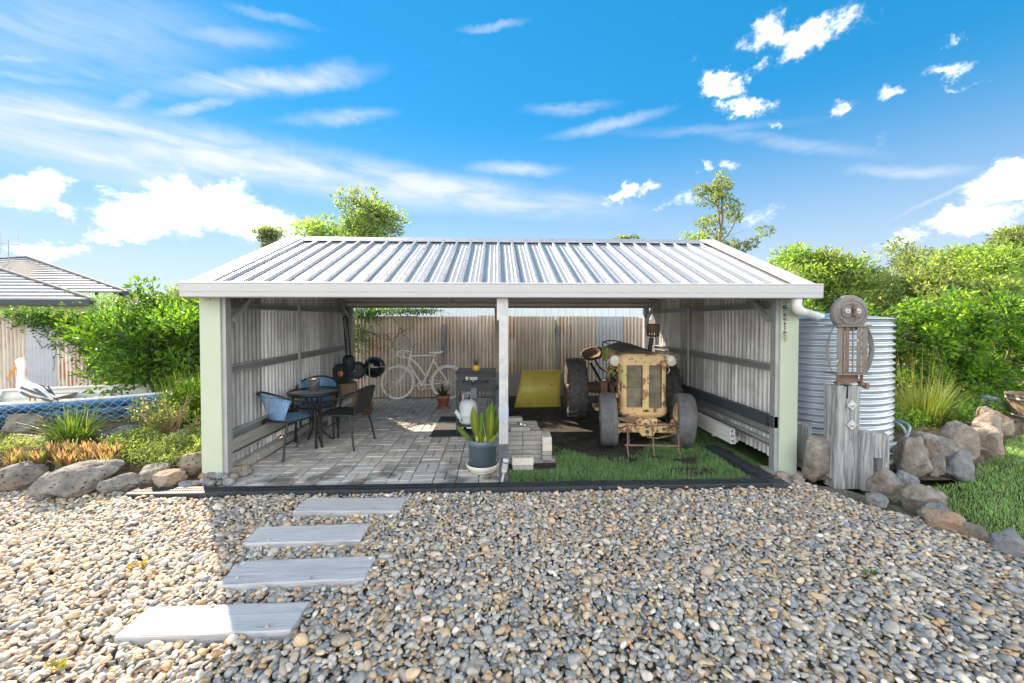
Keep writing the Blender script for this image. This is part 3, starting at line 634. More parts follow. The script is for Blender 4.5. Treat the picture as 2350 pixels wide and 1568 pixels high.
# ------------------------------------------------------------------ trench drain
drain = empty('trench_drain', (-3.4, 3.76, 0)); tag(drain, 'black plastic trench drain with slotted grates across the shed front', 'drain')
def dch(n, mb, parent=drain, **k):
    return keep(mb.build(n, M['black_plastic'], **k), parent)
def grate(p0, d, ln, wid=0.118, z=0.022, parent=drain, nm='grate'):
    d = Vector(d).normalized(); s_ = Vector((-d.y, d.x, 0)); m = MB(); p0 = Vector(p0)
    for off, w in ((-wid / 2 + 0.008, 0.016), (0, 0.008), (wid / 2 - 0.008, 0.016)):
        m.bar(p0 + s_ * off + Vector((0, 0, z)), p0 + d * ln + s_ * off + Vector((0, 0, z)), w, 0.016)
    n = int(ln / 0.0235)
    for k in range(n + 1):
        q = p0 + d * (0.004 + k * (ln - 0.008) / n) + Vector((0, 0, z - 0.0015))
        m.bar(q - s_ * (wid / 2 - 0.01), q + s_ * (wid / 2 - 0.01), 0.0075, 0.013)
    return dch(nm, m, parent)
x = -3.40
for ln in (1.0, 1.0, 1.0, 1.0, 1.0, 1.08): grate((x, 3.763 + random.uniform(-.003, .003), random.uniform(-.002, .002)), (1, random.uniform(-.002, .002), 0), ln - 0.004); x += ln
for y0, y1 in ((3.694, 3.705), (3.821, 3.832)): dch('channel_side', MB().bx(-3.41, 2.70, y0, y1, -0.10, 0.028), bev=0.002)
dch('channel_bottom', MB().bx(-3.40, 2.68, 3.705, 3.821, -0.095, -0.085))
rb = MB()
for k in range(60): rb.bx(-3.38 + k * 0.1, -3.37 + k * 0.1, 3.684, 3.694, -0.09, 0.012)
o = dch('channel_rib', rb); o['kind'] = 'stuff'
dch('corner_block', MB().box((2.765, 3.745, 0.0), (0.17, 0.15, 0.065), Matrix.Rotation(R(-4), 3, 'Z')), bev=0.006)
dr2 = tag(empty('side_drain', (2.72, 3.85, 0)), 'shorter black drain channel lying in the grass near the right wall', 'drain')
def d2(n, mb, **k):
    return keep(mb.build(n, M['black_plastic'], **k), dr2)
g2 = grate((2.735, 3.83, 0.018), (-0.04, 1, 0), 0.98, parent=dr2, nm='grate')
for off in (-0.062, 0.062): d2('channel_side', MB().bar((2.735 + off, 3.83, 0.0), (2.695 + off, 4.82, 0.0), 0.010, 0.09))
rb = MB()
for k in range(10): rb.box((2.665 - 0.04 * (k * .1), 3.9 + k * 0.095, -0.005), (0.012, 0.012, 0.075))
d2('channel_rib', rb)
tag(MB().bx(2.90, 3.24, 3.93, 4.20, -0.05, 0.012).build('concrete_pad', M['concrete'], bev=0.015), 'small concrete footing under the right corner post', 'footing')

# ------------------------------------------------------------------ river pebbles
def ico(sub=1):
    t = (1 + 5 ** 0.5) / 2
    V = [(-1, t, 0), (1, t, 0), (-1, -t, 0), (1, -t, 0), (0, -1, t), (0, 1, t), (0, -1, -t), (0, 1, -t), (t, 0, -1), (t, 0, 1), (-t, 0, -1), (-t, 0, 1)]
    F = [(0, 11, 5), (0, 5, 1), (0, 1, 7), (0, 7, 10), (0, 10, 11), (1, 5, 9), (5, 11, 4), (11, 10, 2), (10, 7, 6), (7, 1, 8), (3, 9, 4), (3, 4, 2), (3, 2, 6), (3, 6, 8), (3, 8, 9), (4, 9, 5), (2, 4, 11), (6, 2, 10), (8, 6, 7), (9, 8, 1)]
    V = [Vector(v).normalized() for v in V]
    for _ in range(sub):
        mid = {}; G = []
        def mp(a, b):
            k = (min(a, b), max(a, b))
            if k not in mid: V.append(((V[a] + V[b]) / 2).normalized()); mid[k] = len(V) - 1
            return mid[k]
        for a, b, c in F:
            x, y, z = mp(a, b), mp(b, c), mp(c, a); G += [(a, x, z), (b, y, x), (c, z, y), (x, y, z)]
        F = G
    return np.array([tuple(v) for v in V]), np.array(F)
IV0, IF0 = ico(0); IV1, IF1 = ico(1); IV2, IF2 = ico(2)
def cull(V, F): return F[V[F].mean(1)[:, 2] > -.42]      # undersides never show
IF0, IF1, IF2 = cull(IV0, IF0), cull(IV1, IF1), cull(IV2, IF2)
def pebble_variants(V, n, seed):
    out = []; rr = random.Random(seed)
    for k in range(n):
        s = Vector((rr.uniform(-50, 50), rr.uniform(-50, 50), rr.uniform(-50, 50))); W = []
        cuts = [(Vector((rr.gauss(0, 1), rr.gauss(0, 1), rr.gauss(0, 1))).normalized(), rr.uniform(0.52, 0.88)) for _ in range(6)]
        for v in V:
            p = Vector(v); p = p * (1 + 0.22 * mnoise.noise(p * 1.1 + s))
            for nn, h in cuts:
                d = p.dot(nn)
                if d > h: p -= nn * (d - h) * 0.85
            W.append(tuple(p))
        out.append(np.array(W))
    return np.array(out)
PEB = np.array([(0.26, 0.27, 0.28), (0.30, 0.305, 0.305), (0.20, 0.215, 0.235), (0.36, 0.35, 0.33), (0.42, 0.40, 0.36), (0.40, 0.315, 0.215), (0.36, 0.255, 0.155), (0.47, 0.40, 0.30), (0.17, 0.20, 0.24), (0.50, 0.49, 0.46), (0.33, 0.28, 0.225), (0.29, 0.285, 0.27)])
PW = np.array([.12, .11, .09, .12, .10, .11, .07, .07, .06, .04, .08, .05])
def rotmats(yaw, tx, ty):
    cy, sy, cx, sx, ct, st = np.cos(yaw), np.sin(yaw), np.cos(tx), np.sin(tx), np.cos(ty), np.sin(ty); z = np.zeros_like(cy); o = np.ones_like(cy)
    Rz = np.stack([cy, -sy, z, sy, cy, z, z, z, o], -1).reshape(-1, 3, 3); Rx = np.stack([o, z, z, z, cx, -sx, z, sx, cx], -1).reshape(-1, 3, 3); Ry = np.stack([ct, z, st, z, o, z, -st, z, ct], -1).reshape(-1, 3, 3)
    return Rz @ Rx @ Ry
def pebbles(P, size, V, F, variants, flat=(1.0, 0.72, 0.44), tilt=0.33):
    n = len(P); var = variants[RNG.integers(0, len(variants), n)]
    fl = np.stack([np.ones(n) * flat[0], flat[1] * RNG.uniform(.8, 1.2, n), flat[2] * RNG.uniform(.75, 1.35, n)], 1)
    W = var * fl[:, None, :] * size[:, None, None]
    W = np.einsum('nij,nkj->nki', rotmats(RNG.uniform(0, 6.28, n), RNG.normal(0, tilt, n), RNG.normal(0, tilt, n)), W) + P[:, None, :]
    C = PEB[RNG.choice(len(PEB), n, p=PW / PW.sum())] * RNG.uniform(.82, 1.18, (n, 1)); C = C * np.array([1.30, 1.21, 1.10])
    k = V.shape[0]; FF = (F[None] + (np.arange(n) * k)[:, None, None]).reshape(-1, 3)
    return W.reshape(-1, 3), FF, np.repeat(C, k, 0)
SLEEPERS = [((-1.262, 3.435), 0.89, 0.255, -1.5), ((-1.415, 2.975), 0.83, 0.235, 1.0), ((-1.262, 2.54), 0.87, 0.245, 1.5), ((-1.505, 2.14), 0.87, 0.215, 0.5)]
GRAVEL = [(-7.5, 0.9), (3.62, 0.9), (3.62, 1.6), (3.62, 2.2), (3.58, 2.7), (3.46, 3.05), (3.24, 3.35), (3.1, 3.66), (3.16, 3.98), (2.86, 3.98), (2.86, 3.69), (-3.4, 3.69), (-3.5, 3.86), (-5.2, 3.86), (-7.5, 3.9)]
def pebble_field():
    Vs, Fs, Cs = [], [], []; off = 0
    v0 = pebble_variants(IV0, 24, 2) * 1.08; v1 = pebble_variants(IV1, 24, 3); v2 = pebble_variants(IV2, 18, 5)
    for layer, (step, zz, smin, smax) in enumerate(((0.038, -0.030, 0.020, 0.030), (0.0295, -0.010, 0.0145, 0.0255), (0.075, 0.008, 0.016, 0.030))):
        gx, gy = np.meshgrid(np.arange(-7.5, 4.2, step), np.arange(1.3, 4.05, step)); gx = gx.ravel() + RNG.uniform(-.5, .5, gx.size) * step; gy = gy.ravel() + RNG.uniform(-.5, .5, gy.size) * step
        k = in_poly(gx, gy, GRAVEL) & (np.abs(gx) < 1.38 * gy + 1.0)
        for (c, l, w, a) in SLEEPERS: k &= ~((np.abs(gx - c[0]) < l / 2 - (0.03 if layer else -0.02)) & (np.abs(gy - c[1]) < w / 2 + 0.012))
        if layer == 2: k &= RNG.uniform(0, 1, gx.size) < 0.75
        gx, gy = gx[k], gy[k]; n = len(gx)
        und = np.array([0.012 * mnoise.noise(Vector((a * 1.7, b * 1.7, 0))) for a, b in zip(gx, gy)])
        size = np.clip((smin + smax) / 2 * np.exp(RNG.normal(-.04, .30, n)), .010, .050)
        P = np.stack([gx, gy, zz + und + RNG.normal(0, .004, n)], 1)
        near = (gy < 1.55) & (layer == 2); far = (gy > 3.0) | (layer == 0)
        for sel, (V, F, va) in ((near, (IV2, IF2, v2)), (~near & ~far, (IV1, IF1, v1)), (far, (IV0, IF0, v0))):
            if sel.sum() == 0: continue
            W, FF, C = pebbles(P[sel], size[sel], V, F, va); Vs.append(W); Fs.append(FF + off); Cs.append(C); off += len(W)
    return np.concatenate(Vs), np.concatenate(Fs), np.concatenate(Cs)
pv, pf, pc = pebble_field()
stuff(npmesh('gravel', pv, pf, M['gravel'], None, pc, True), 'loose river pebbles in grey, tan and slate covering the yard', 'gravel')
GRAVEL_TRIS = len(pf)

# ------------------------------------------------------------------ blades and leaves
def blade_mesh(P, H, Wd, yaw, bend, C, seg=3, sag=None):
    """curved tapering blades: P (n,3) roots, H length, Wd width, yaw heading, bend outward lean (rad at tip)"""
    n = len(P); t = np.linspace(0, 1, seg + 1); hd = np.stack([np.cos(yaw), np.sin(yaw), np.zeros(n)], 1); sd = np.stack([-np.sin(yaw), np.cos(yaw), np.zeros(n)], 1)
    lean0 = bend * 0.25; pts = [P]; cur = P.copy()
    for i in range(seg):
        a = lean0 + (bend - lean0) * ((i + 0.5) / seg) * 1.15
        cur = cur + (hd * np.sin(a)[:, None] + np.array([0, 0, 1.0]) * np.cos(a)[:, None]) * (H / seg)[:, None]; pts.append(cur)
    V = []
    for i, p in enumerate(pts):
        w = Wd * (1 - (i / seg) ** 1.6 * 0.94) * 0.5; V += [p - sd * w[:, None], p + sd * w[:, None]]
    V = np.stack(V, 1); k = 2 * (seg + 1)
    F = np.array([(2 * i, 2 * i + 1, 2 * i + 3, 2 * i + 2) for i in range(seg)]); FF = (F[None] + (np.arange(n) * k)[:, None, None]).reshape(-1, 4)
    ramp = np.repeat(0.75 + 0.45 * t, 2)
    CC = (C[:, None, :] * ramp[None, :, None]).reshape(-1, 3)
    return V.reshape(-1, 3), FF, CC
def leaf_mesh(P, D, L, Wd, C, fold=0.25, Nn=None):
    """pointed leaves folded along the midrib: 6 verts, 4 tris"""
    n = len(P); D = D / np.linalg.norm(D, axis=1, keepdims=True)
    A = RNG.normal(0, 1, (n, 3)) if Nn is None else Nn
    S = np.cross(D, A); S /= (np.linalg.norm(S, axis=1, keepdims=True) + 1e-9); U = np.cross(S, D)
    Lc, Wc = L[:, None], Wd[:, None]
    b = P; tip = P + D * Lc - U * Lc * 0.12; m = P + D * Lc * 0.52 + U * Wc * 0.0
    l = P + D * Lc * 0.45 + S * Wc * 0.5 + U * Wc * fold; r = P + D * Lc * 0.45 - S * Wc * 0.5 + U * Wc * fold
    V = np.stack([b, l, tip, r, m], 1); F = np.array([(0, 4, 1), (1, 4, 2), (0, 3, 4), (3, 2, 4)])
    FF = (F[None] + (np.arange(n) * 5)[:, None, None]).reshape(-1, 3)
    return V.reshape(-1, 3), FF, np.repeat(C, 5, 0)
def jitter(c, n, v=0.25, hue=0.12):
    c = np.array(c)[None] * RNG.uniform(1 - v, 1 + v, (n, 1)); c[:, 0] *= RNG.uniform(1 - hue, 1 + hue * 2, n); return c
def clump(name, loc, n, H, W, spread, bend, c, mat='blade', seg=4, label=None, cat='plant', tips=None, group=None):
    loc = np.array(loc); a = RNG.uniform(0, 6.28, n); r = spread * np.sqrt(RNG.uniform(0, 1, n)); P = np.stack([r * np.cos(a), r * np.sin(a), np.zeros(n)], 1)
    h = H * RNG.uniform(.6, 1.1, n); yaw = a + RNG.normal(0, .5, n); bd = np.abs(RNG.normal(bend, bend * .5, n)) * (0.35 + 0.65 * r / spread)
    C = jitter(c, n)
    if tips is not None: k = RNG.uniform(0, 1, n) < 0.25; C[k] = jitter(tips, k.sum())
    o = npmesh(name, *(lambda v, f, cc: (v, f))(*(q := blade_mesh(P, h, np.full(n, W) * RNG.uniform(.7, 1.2, n), yaw, bd, C, seg))), M[mat], None, q[2])
    o.location = tuple(loc)
    if label: tag(o, label, cat, group)
    return o
def lawn_blades(poly, n, x0, x1, y0, y1, hf, h=(0.025, 0.06), c=(0.21, 0.33, 0.13), mask=None, view=True, gap=0.0):
    x = RNG.uniform(x0, x1, n); y = RNG.uniform(y0, y1, n); k = in_poly(x, y, poly)
    if view: k &= np.abs(x) < 1.6 * y + 1.2
    if mask is not None: k &= mask(x, y)
    x, y = x[k], y[k]; n = len(x); pn = np.array([mnoise.noise(Vector((a * 3.0, b * 3.0, 7))) for a, b in zip(x, y)])
    if gap: kk = pn > -gap; x, y, pn = x[kk], y[kk], pn[kk]; n = len(x)
    P = np.stack([x, y, np.array([hf(a, b) for a, b in zip(x, y)])], 1); dist = np.sqrt(x * x + y * y)
    C = jitter(c, n, .3) * (1 + 0.35 * pn[:, None]); dry = RNG.uniform(0, 1, n) < 0.07; C[dry] = jitter((0.22, 0.19, 0.10), dry.sum())
    H = RNG.uniform(h[0], h[1], n) * (1 + 0.4 * pn); w = 0.0042 * (0.7 + dist / 5)
    return blade_mesh(P, H, w, RNG.uniform(0, 6.28, n), np.abs(RNG.normal(.75, .35, n)), C, 2)
gl = lawn_blades(LAWN, 150000, 3.5, 11, 1.6, 6.9, lambda a, b: lawn_h(a, b) - 0.004, (0.025, 0.055))
stuff(npmesh('lawn_grass', gl[0], gl[1], M['blade'], None, gl[2]), 'short green lawn grass right of the rock edging', 'grass')
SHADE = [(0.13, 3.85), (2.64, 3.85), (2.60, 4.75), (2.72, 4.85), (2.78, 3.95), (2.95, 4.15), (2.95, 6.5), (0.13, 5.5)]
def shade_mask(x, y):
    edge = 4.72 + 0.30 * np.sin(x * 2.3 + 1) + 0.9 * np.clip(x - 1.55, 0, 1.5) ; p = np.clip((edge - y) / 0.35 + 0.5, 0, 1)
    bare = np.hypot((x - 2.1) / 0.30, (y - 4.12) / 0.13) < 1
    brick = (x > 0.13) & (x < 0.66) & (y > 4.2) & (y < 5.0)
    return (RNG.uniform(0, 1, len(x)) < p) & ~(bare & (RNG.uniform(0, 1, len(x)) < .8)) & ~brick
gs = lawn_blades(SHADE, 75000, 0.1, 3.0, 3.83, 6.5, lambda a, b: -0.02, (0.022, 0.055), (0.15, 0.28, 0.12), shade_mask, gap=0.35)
stuff(npmesh('shed_grass', gs[0], gs[1], M['blade'], None, gs[2]), 'patchy green grass in front of the tractor inside the shed', 'grass')

# a few stray pebbles kicked onto the sleepers
_v = pebble_variants(IV1, 8, 9); _P = np.array([(c[0] + a * l / 2, c[1] + b * w / 2, .027) for (c, l, w, _), (a, b) in zip([SLEEPERS[i] for i in (0, 1, 2, 2, 3, 3, 1)], ((.5, -.7), (-.6, -.75), (.25, -.8), (-.8, -.6), (.7, -.7), (-.2, .8), (.8, .6)))])
_q = pebbles(_P, RNG.uniform(.009, .016, len(_P)), IV1, IF1, _v); stuff(npmesh('stray_pebbles', _q[0], _q[1], M['gravel'], None, _q[2], True), 'loose pebbles lying on the sleeper steps', 'gravel')
# dry leaf and twig litter caught between the pebbles
def litter():
    n = 2600; x = RNG.uniform(-4, 3.6, n); y = RNG.uniform(1.5, 3.68, n); k = np.array([mnoise.noise(Vector((a * 1.9, b * 1.9, 3.3))) for a, b in zip(x, y)]) > .22; k &= in_poly(x, y, GRAVEL)
    for (c, l, w, a) in SLEEPERS: k &= ~((np.abs(x - c[0]) < l / 2 + .02) & (np.abs(y - c[1]) < w / 2 + .02))
    x, y = x[k], y[k]; n = len(x); D = RNG.normal(0, 1, (n, 3)); D[:, 2] = np.abs(D[:, 2]) * .4; L_ = RNG.uniform(.015, .05, n)
    return leaf_mesh(np.stack([x, y, RNG.uniform(.0, .016, n)], 1), D, L_, L_ * RNG.uniform(.08, .4, n), np.array([(.20, .15, .10), (.30, .24, .17), (.14, .11, .08), (.34, .27, .14)])[RNG.integers(0, 4, n)])
q = litter(); stuff(npmesh('leaf_litter', q[0], q[1], M['leaf_soft'], None, q[2]), 'dry brown leaf and twig litter between the pebbles', 'litter')

# ------------------------------------------------------------------ tractor
M['peach'] = m_chipped('peach_chipped_paint', (0.70, 0.49, 0.255), (0.40, 0.20, 0.11), (0.17, 0.08, 0.05), 0.555, 0.6, (0.50, 0.50, 0.17))
M['hood_top'] = m_chipped('sooty_bonnet_paint', (0.12, 0.105, 0.085), (0.30, 0.20, 0.13), (0.2, 0.12, 0.08), 0.64, 0.7)
M['lime_old'] = m_chipped('old_lime_paint', (0.46, 0.52, 0.14), (0.30, 0.25, 0.12), (0.20, 0.11, 0.06), 0.62, 0.6)
M['engine'] = m_chipped('oily_engine', (0.085, 0.085, 0.065), (0.20, 0.19, 0.09), (0.10, 0.07, 0.05), 0.55, 0.6)
M['rusty'] = m_chipped('rusty_iron', (0.20, 0.13, 0.09), (0.28, 0.17, 0.11), (0.12, 0.07, 0.05), 0.55, 0.8)
def m_mesh():
    t = NT('dusty_grille_mesh'); v = t.coord(rnd=True); n = t.noise(v, 6, 6, 0.6)
    c = t.ramp(n, [(0.3, (0.10, 0.09, 0.065)), (0.5, (0.26, 0.235, 0.15)), (0.7, (0.40, 0.36, 0.24))])
    ck = t.vor(t.coord((1, 1, 1)), 190, 0.0); c = t.mix(t.rng(ck, 0.30, 0.45, 0, 0.55), c, (0.06, 0.055, 0.04))
    return t.fin(c, 0.8)
M['grille'] = m_mesh()
tr = tag(empty('tractor', (1.915, 4.98, 0), R(-4.6)), 'old vintage tractor with chipped peach and lime paint and grey front tyres', 'tractor')
def tp(n, mb, mat, parent=None, **k):
    o = mb.build(n, M[mat] if isinstance(mat, str) else mat, **k); o.parent = parent or tr; return o
def tyre(r, w, ri, lugs=False):
    pf = [(ri, -w * .36), (r * .80, -w * .5), (r * .93, -w * .49), (r * .985, -w * .40), (r, -w * .18), (r, w * .18), (r * .985, w * .40), (r * .93, w * .49), (r * .80, w * .5), (ri, w * .36)]
    m = MB(); m.lathe(pf, 48, (0, 0, 0), (1, 0, 0))
    if lugs:
        n = 17
        for k in range(n):
            for s in (-1, 1):
                a0 = 2 * math.pi * (k + (0.5 if s > 0 else 0)) / n; pts = []
                for (xx, da) in ((0.0, 0.0), (0.5, 0.20)):
                    a = a0 - da
                    for rr in (r * 0.985 if xx == 0 else r * .90, r * 1.06 if xx == 0 else r * 1.02):
                        for dd in (-.05, .05): pts.append((s * (xx * w + (0.0 if xx else -0.012)), rr * math.sin(a + dd), rr * math.cos(a + dd)))
                m.add(pts, [(0, 1, 3, 2), (4, 6, 7, 5), (0, 4, 5, 1), (2, 3, 7, 6), (0, 2, 6, 4), (1, 5, 7, 3)])
    else:
        for xx in (-.22, -.08, .08, .22):       # worn circumferential grooves stand out as ridges between
            m.lathe([(r * .995, xx * w - .006), (r * 1.012, xx * w - .005), (r * 1.012, xx * w + .035 * w), (r * .995, xx * w + .04 * w)], 48, (0, 0, 0), (1, 0, 0))
    return m
def wheel(name, loc, r, w, ri, lugs, rot=(0, 0, 0), tmat='rubber', rmat='peach'):
    e = empty(name, loc); e.rotation_euler = rot; e.parent = tr
    tp('tyre', tyre(r, w, ri, lugs), tmat, e)
    m = MB()
    for s in (-1, 1):
        m.lathe([(ri * 1.03, s * w * .38), (ri * .97, s * w * .40), (ri * .94, s * w * .26), (ri * .72, s * w * .16), (ri * .68, s * w * .05), (ri * .30, s * w * .08), (ri * .28, s * w * .22), (0.0, s * w * .24)], 32, (0, 0, 0), (1, 0, 0))
    tp('rim', m, rmat, e)
    hb = MB(); hb.lathe([(0.0, w * .5), (ri * .2, w * .48), (ri * .24, w * .2), (ri * .24, -w * .2), (ri * .2, -w * .48), (0, -w * .5)], 16, (0, 0, 0), (1, 0, 0))
    for k in range(6):
        a = k * math.pi / 3
        for s in (-1, 1): hb.lathe([(.014, 0), (.014, .02), (0, .02)], 6, (s * w * .1, ri * .45 * math.sin(a), ri * .45 * math.cos(a)), (s, 0, 0))
    tp('hub', hb, rmat, e); return e
wheel('front_wheel', (-0.475, 0.0, 0.338), 0.338, 0.215, 0.20, False, (0, R(-2), R(-8)), 'rubber_grey')
wheel('front_wheel', (0.475, 0.0, 0.338), 0.338, 0.215, 0.20, False, (0, R(4), R(-10)), 'rubber_grey')
wheel('rear_wheel', (-0.72, 1.48, 0.485), 0.475, 0.30, 0.27, True, (0, 0, 0), 'rubber', 'rusty')
wheel('rear_wheel', (0.72, 1.48, 0.485), 0.475, 0.30, 0.27, True, (0, 0, 0), 'rubber', 'rusty')
ax = MB(); ax.box((0, 0.0, 0.225), (0.80, 0.09, 0.105)); tp('front_axle', ax, 'peach', bev=0.012)
for s in (-1, 1):
    kp = MB(); kp.lathe([(0, -.09), (.05, -.085), (.055, -.02), (.05, .05), (.03, .09), (0, .09)], 14, (s * 0.37, 0.0, 0.24)); kp.tube([(s * .37, 0, .27), (s * .47, 0, .335)], .03, 10); tp('king_pin', kp, 'peach')
bk = MB(); bk.prism([(-.13, -.075, .36), (.13, -.075, .36), (.13, -.075, .23), (.08, -.075, .14), (-.06, -.075, .14), (-.13, -.075, .23)], (0, .13, 0)); tp('axle_bracket', bk, 'peach', bev=0.01)
bp = MB(); bp.prism([(-.125, -.085, .24), (.125, -.085, .24), (.08, -.085, .155), (-.06, -.085, .155)], (0, .012, 0)); tp('bracket_plate', bp, 'peach', bev=0.004)
bo = MB()
for (x, z, r) in ((0.0, .2, .022), (-.1, .32, .012), (.1, .32, .012), (.22, .225, .018)): bo.lathe([(r, 0), (r, .02), (r * .5, .022), (0, .018)], 10, (x, -.088 if abs(x) < .2 else -.046, z), (0, -1, 0))
tp('bolt', bo, 'engine')
tp('tie_rod', MB().tube([(0.0, -.09, .13), (.12, -.10, .12), (.38, -.06, .16)], .012, 8), 'rusty')
# nose: rounded cowl with two meshed openings
def rrect(w, d, r, n=5):
    P = []
    for cx, cy, a0 in ((w / 2 - r, d / 2 - r, 0), (-w / 2 + r, d / 2 - r, 90), (-w / 2 + r, -d / 2 + r, 180), (w / 2 - r, -d / 2 + r, 270)):
        for k in range(n + 1): a = R(a0 + 90 * k / n); P.append((cx + r * math.cos(a), cy + r * math.sin(a)))
    return P
def loft(secs, close=True):
    m = MB(); n = len(secs[0][0]); vs = []
    for pts, z, oy in secs: vs += [(x, y + oy, z) for x, y in pts]
    m.add(vs, [(i * n + k, i * n + (k + 1) % n, (i + 1) * n + (k + 1) % n, (i + 1) * n + k) for i in range(len(secs) - 1) for k in range(n)], True)
    if close:
        m.add([(x, y + secs[0][2], secs[0][1]) for x, y in secs[0][0]], [tuple(range(n - 1, -1, -1))]); m.add([(x, y + secs[-1][2], secs[-1][1]) for x, y in secs[-1][0]], [tuple(range(n))])
    return m
W0 = 0.63
low = loft([(rrect(W0 * .78, .22, .08), .335, .20), (rrect(W0 * .94, .25, .08), .36, .19), (rrect(W0, .27, .075), .40, .185), (rrect(W0, .27, .075), .475, .185)]); tp('nose_lower', low, 'peach')
top = loft([(rrect(W0, .27, .075), 1.03, .185), (rrect(W0, .27, .075), 1.10, .185), (rrect(W0 * .97, .26, .08), 1.15, .19), (rrect(W0 * .86, .22, .08), 1.175, .20)]); tp('nose_upper', top, 'peach')

for s in (-1, 1):
    sd = loft([([(s * x, y) for x, y in [(.30, -.06), (.298, .135), (.285, .135), (.285, -.06)]], z, .185) for z in (.475, 1.03)]); tp('cowl_side', sd, 'peach')
    cr = MB(); pl = [(s * (.225 + .075 * math.sin(R(a))), .05 + .0 + .075 * (1 - math.cos(R(a)))) for a in range(0, 91, 15)]; inn = [(s * .222, .075)]
    m = loft([([(x, y) for x, y in pl] + [(s * .285, .125), (s * .235, .075)], z, 0) for z in (.475, 1.03)]); tp('cowl_corner', m, 'peach')
tp('center_bar', MB().box((0.02, .052, .755), (.085, .022, .60)), 'peach', bev=0.008)
for x0, x1 in ((-.228, -.022), (.062, .228)): tp('grille_mesh', MB().bx(x0, x1, .076, .084, .475, 1.03), 'grille')
for x0, x1 in ((-.228, -.022), (.062, .228)):
    for k in range(3): tp('grille_bar', MB().bx(x0, x1, .066, .076, .60 + k * .135, .604 + k * .135), 'rusty')
bd = MB(); bd.prism([(-.02, .040, .435), (.03, .040, .450), (.08, .040, .435), (.03, .040, .42)], (0, .012, 0)); tp('badge', bd, 'black_metal')
# radiator core keeps the light from passing through
tp('radiator', MB().bx(-.27, .27, .12, .19, .42, 1.08), 'engine')
# bonnet
hs_ = []
for y, w, z, sg in ((.16, .56, 1.165, .03), (.5, .60, 1.185, .035), (.9, .60, 1.20, .04), (1.32, .58, 1.215, .05)):
    hs_.append([(-w / 2, y, z - .17), (-w / 2, y, z - .07), (-w / 2 + .05, y, z - .012), (-w / 5, y, z + sg * .6), (0, y, z + sg), (w / 5, y, z + sg * .6), (w / 2 - .05, y, z - .012), (w / 2, y, z - .07), (w / 2, y, z - .17)])
m = MB(); m.add([p for s in hs_ for p in [s[2], s[3], s[4], s[5], s[6]]], [(i * 5 + k, i * 5 + k + 1, i * 5 + k + 6, i * 5 + k + 5) for i in range(3) for k in range(4)], True); tp('bonnet', m, 'hood_top', thick=0.004)
for a, b in ((0, 3), (6, 9)):
    m = MB(); m.add([p for s in hs_ for p in s[a:b]], [(i * 3 + k, i * 3 + k + 1, i * 3 + k + 4, i * 3 + k + 3) for i in range(3) for k in range(2)], True); tp('bonnet_side', m, 'peach', thick=0.004)
tp('bonnet_edge', MB().bx(-.312, -.292, .95, 1.33, .98, 1.19), 'lime_old', bev=0.004)
for s in (-1, 1):
    hl = MB(); hl.lathe([(0.0, .09), (.045, .08), (.064, .03), (.07, 0), (.074, -.008), (.066, -.012), (.062, -.006)], 24, (s * .365, .11, 1.085), (0, 1, 0)); h_ = tp('headlight', hl, 'peach')
    ln = MB(); ln.lathe([(0, -.012), (.03, -.008), (.062, .002)], 20, (s * .365, .11, 1.085), (0, 1, 0)); tp('lens', ln, plain('frosted_lens', (0.58, 0.58, 0.54), 0.2, 0, 0.1, 30, 0.1), h_)
    tp('lamp_bracket', MB().bar((s * .28, .16, 1.0), (s * .365, .14, 1.02), .02, .012), 'peach')
    br_ = MB().tube(arc([(s * .33, .12, 1.0), (s * .34, .10, .95), (s * .30, .12, .91), (s * .27, .14, .95)], 5), .005, 6); tp('lamp_cable', br_, 'chrome')
# engine, gearbox and everything hanging off them
en = MB(); en.box((0, .72, .70), (.34, .72, .48)); en.box((-.02, .70, .98), (.26, .66, .16)); en.box((0, .6, .42), (.26, .5, .16)); tp('engine_block', en, 'engine', bev=0.02)
for (c, r, h, ax_, mt) in (((-.23, .42, .86), .055, .16, (0, 0, 1), 'engine'), ((-.24, .62, .70), .05, .22, (0, 1, 0), 'engine'), ((-.22, .55, .98), .045, .14, (0, 1, 0), 'lime_old'), ((-.21, .34, .66), .07, .05, (0, 1, 0), 'rusty'), ((-.24, .86, .88), .05, .12, (0, 0, 1), 'lime_old'), ((.23, .6, .8), .05, .2, (0, 1, 0), 'engine')):
    m = MB(); m.lathe([(0, -h / 2), (r * .9, -h / 2), (r, -h / 2 + .01), (r, h / 2 - .01), (r * .9, h / 2), (0, h / 2)], 14, c, ax_); tp('engine_fitting', m, mt)
for pts in ([(-.2, .36, .95), (-.27, .34, .86), (-.25, .36, .76), (-.2, .4, .72)], [(-.2, .5, .9), (-.29, .5, .82), (-.26, .56, .7), (-.22, .6, .62)], [(-.19, .8, .95), (-.26, .76, .8), (-.24, .7, .66)], [(-.20, .3, .60), (-.27, .33, .52), (-.24, .4, .45)]):
    tp('engine_hose', MB().tube(arc(pts, 5), .011, 7), 'black_metal')
tp('clamp_block', MB().box((-.305, .22, .60), (.05, .05, .06)), 'peach', bev=0.006)
for (c, d, mt) in (((-.26, .80, .90), (.10, .05, .05), 'peach'), ((-.28, .92, .82), (.03, .05, .26), 'peach'), ((-.2, .78, .80), (.12, .08, .10), 'lime_old')): tp('engine_bracket', MB().box(c, d), mt, bev=0.008)
gb = MB(); gb.box((0, 1.25, .52), (.36, .5, .40)); gb.box((0, 1.55, .58), (.30, .35, .46)); tp('gearbox', gb, 'engine', bev=0.03)
tp('rear_axle', MB().tube([(-.62, 1.48, .485), (-.3, 1.48, .5), (.3, 1.48, .5), (.62, 1.48, .485)], [.07, .11, .11, .07], 14), 'rusty')
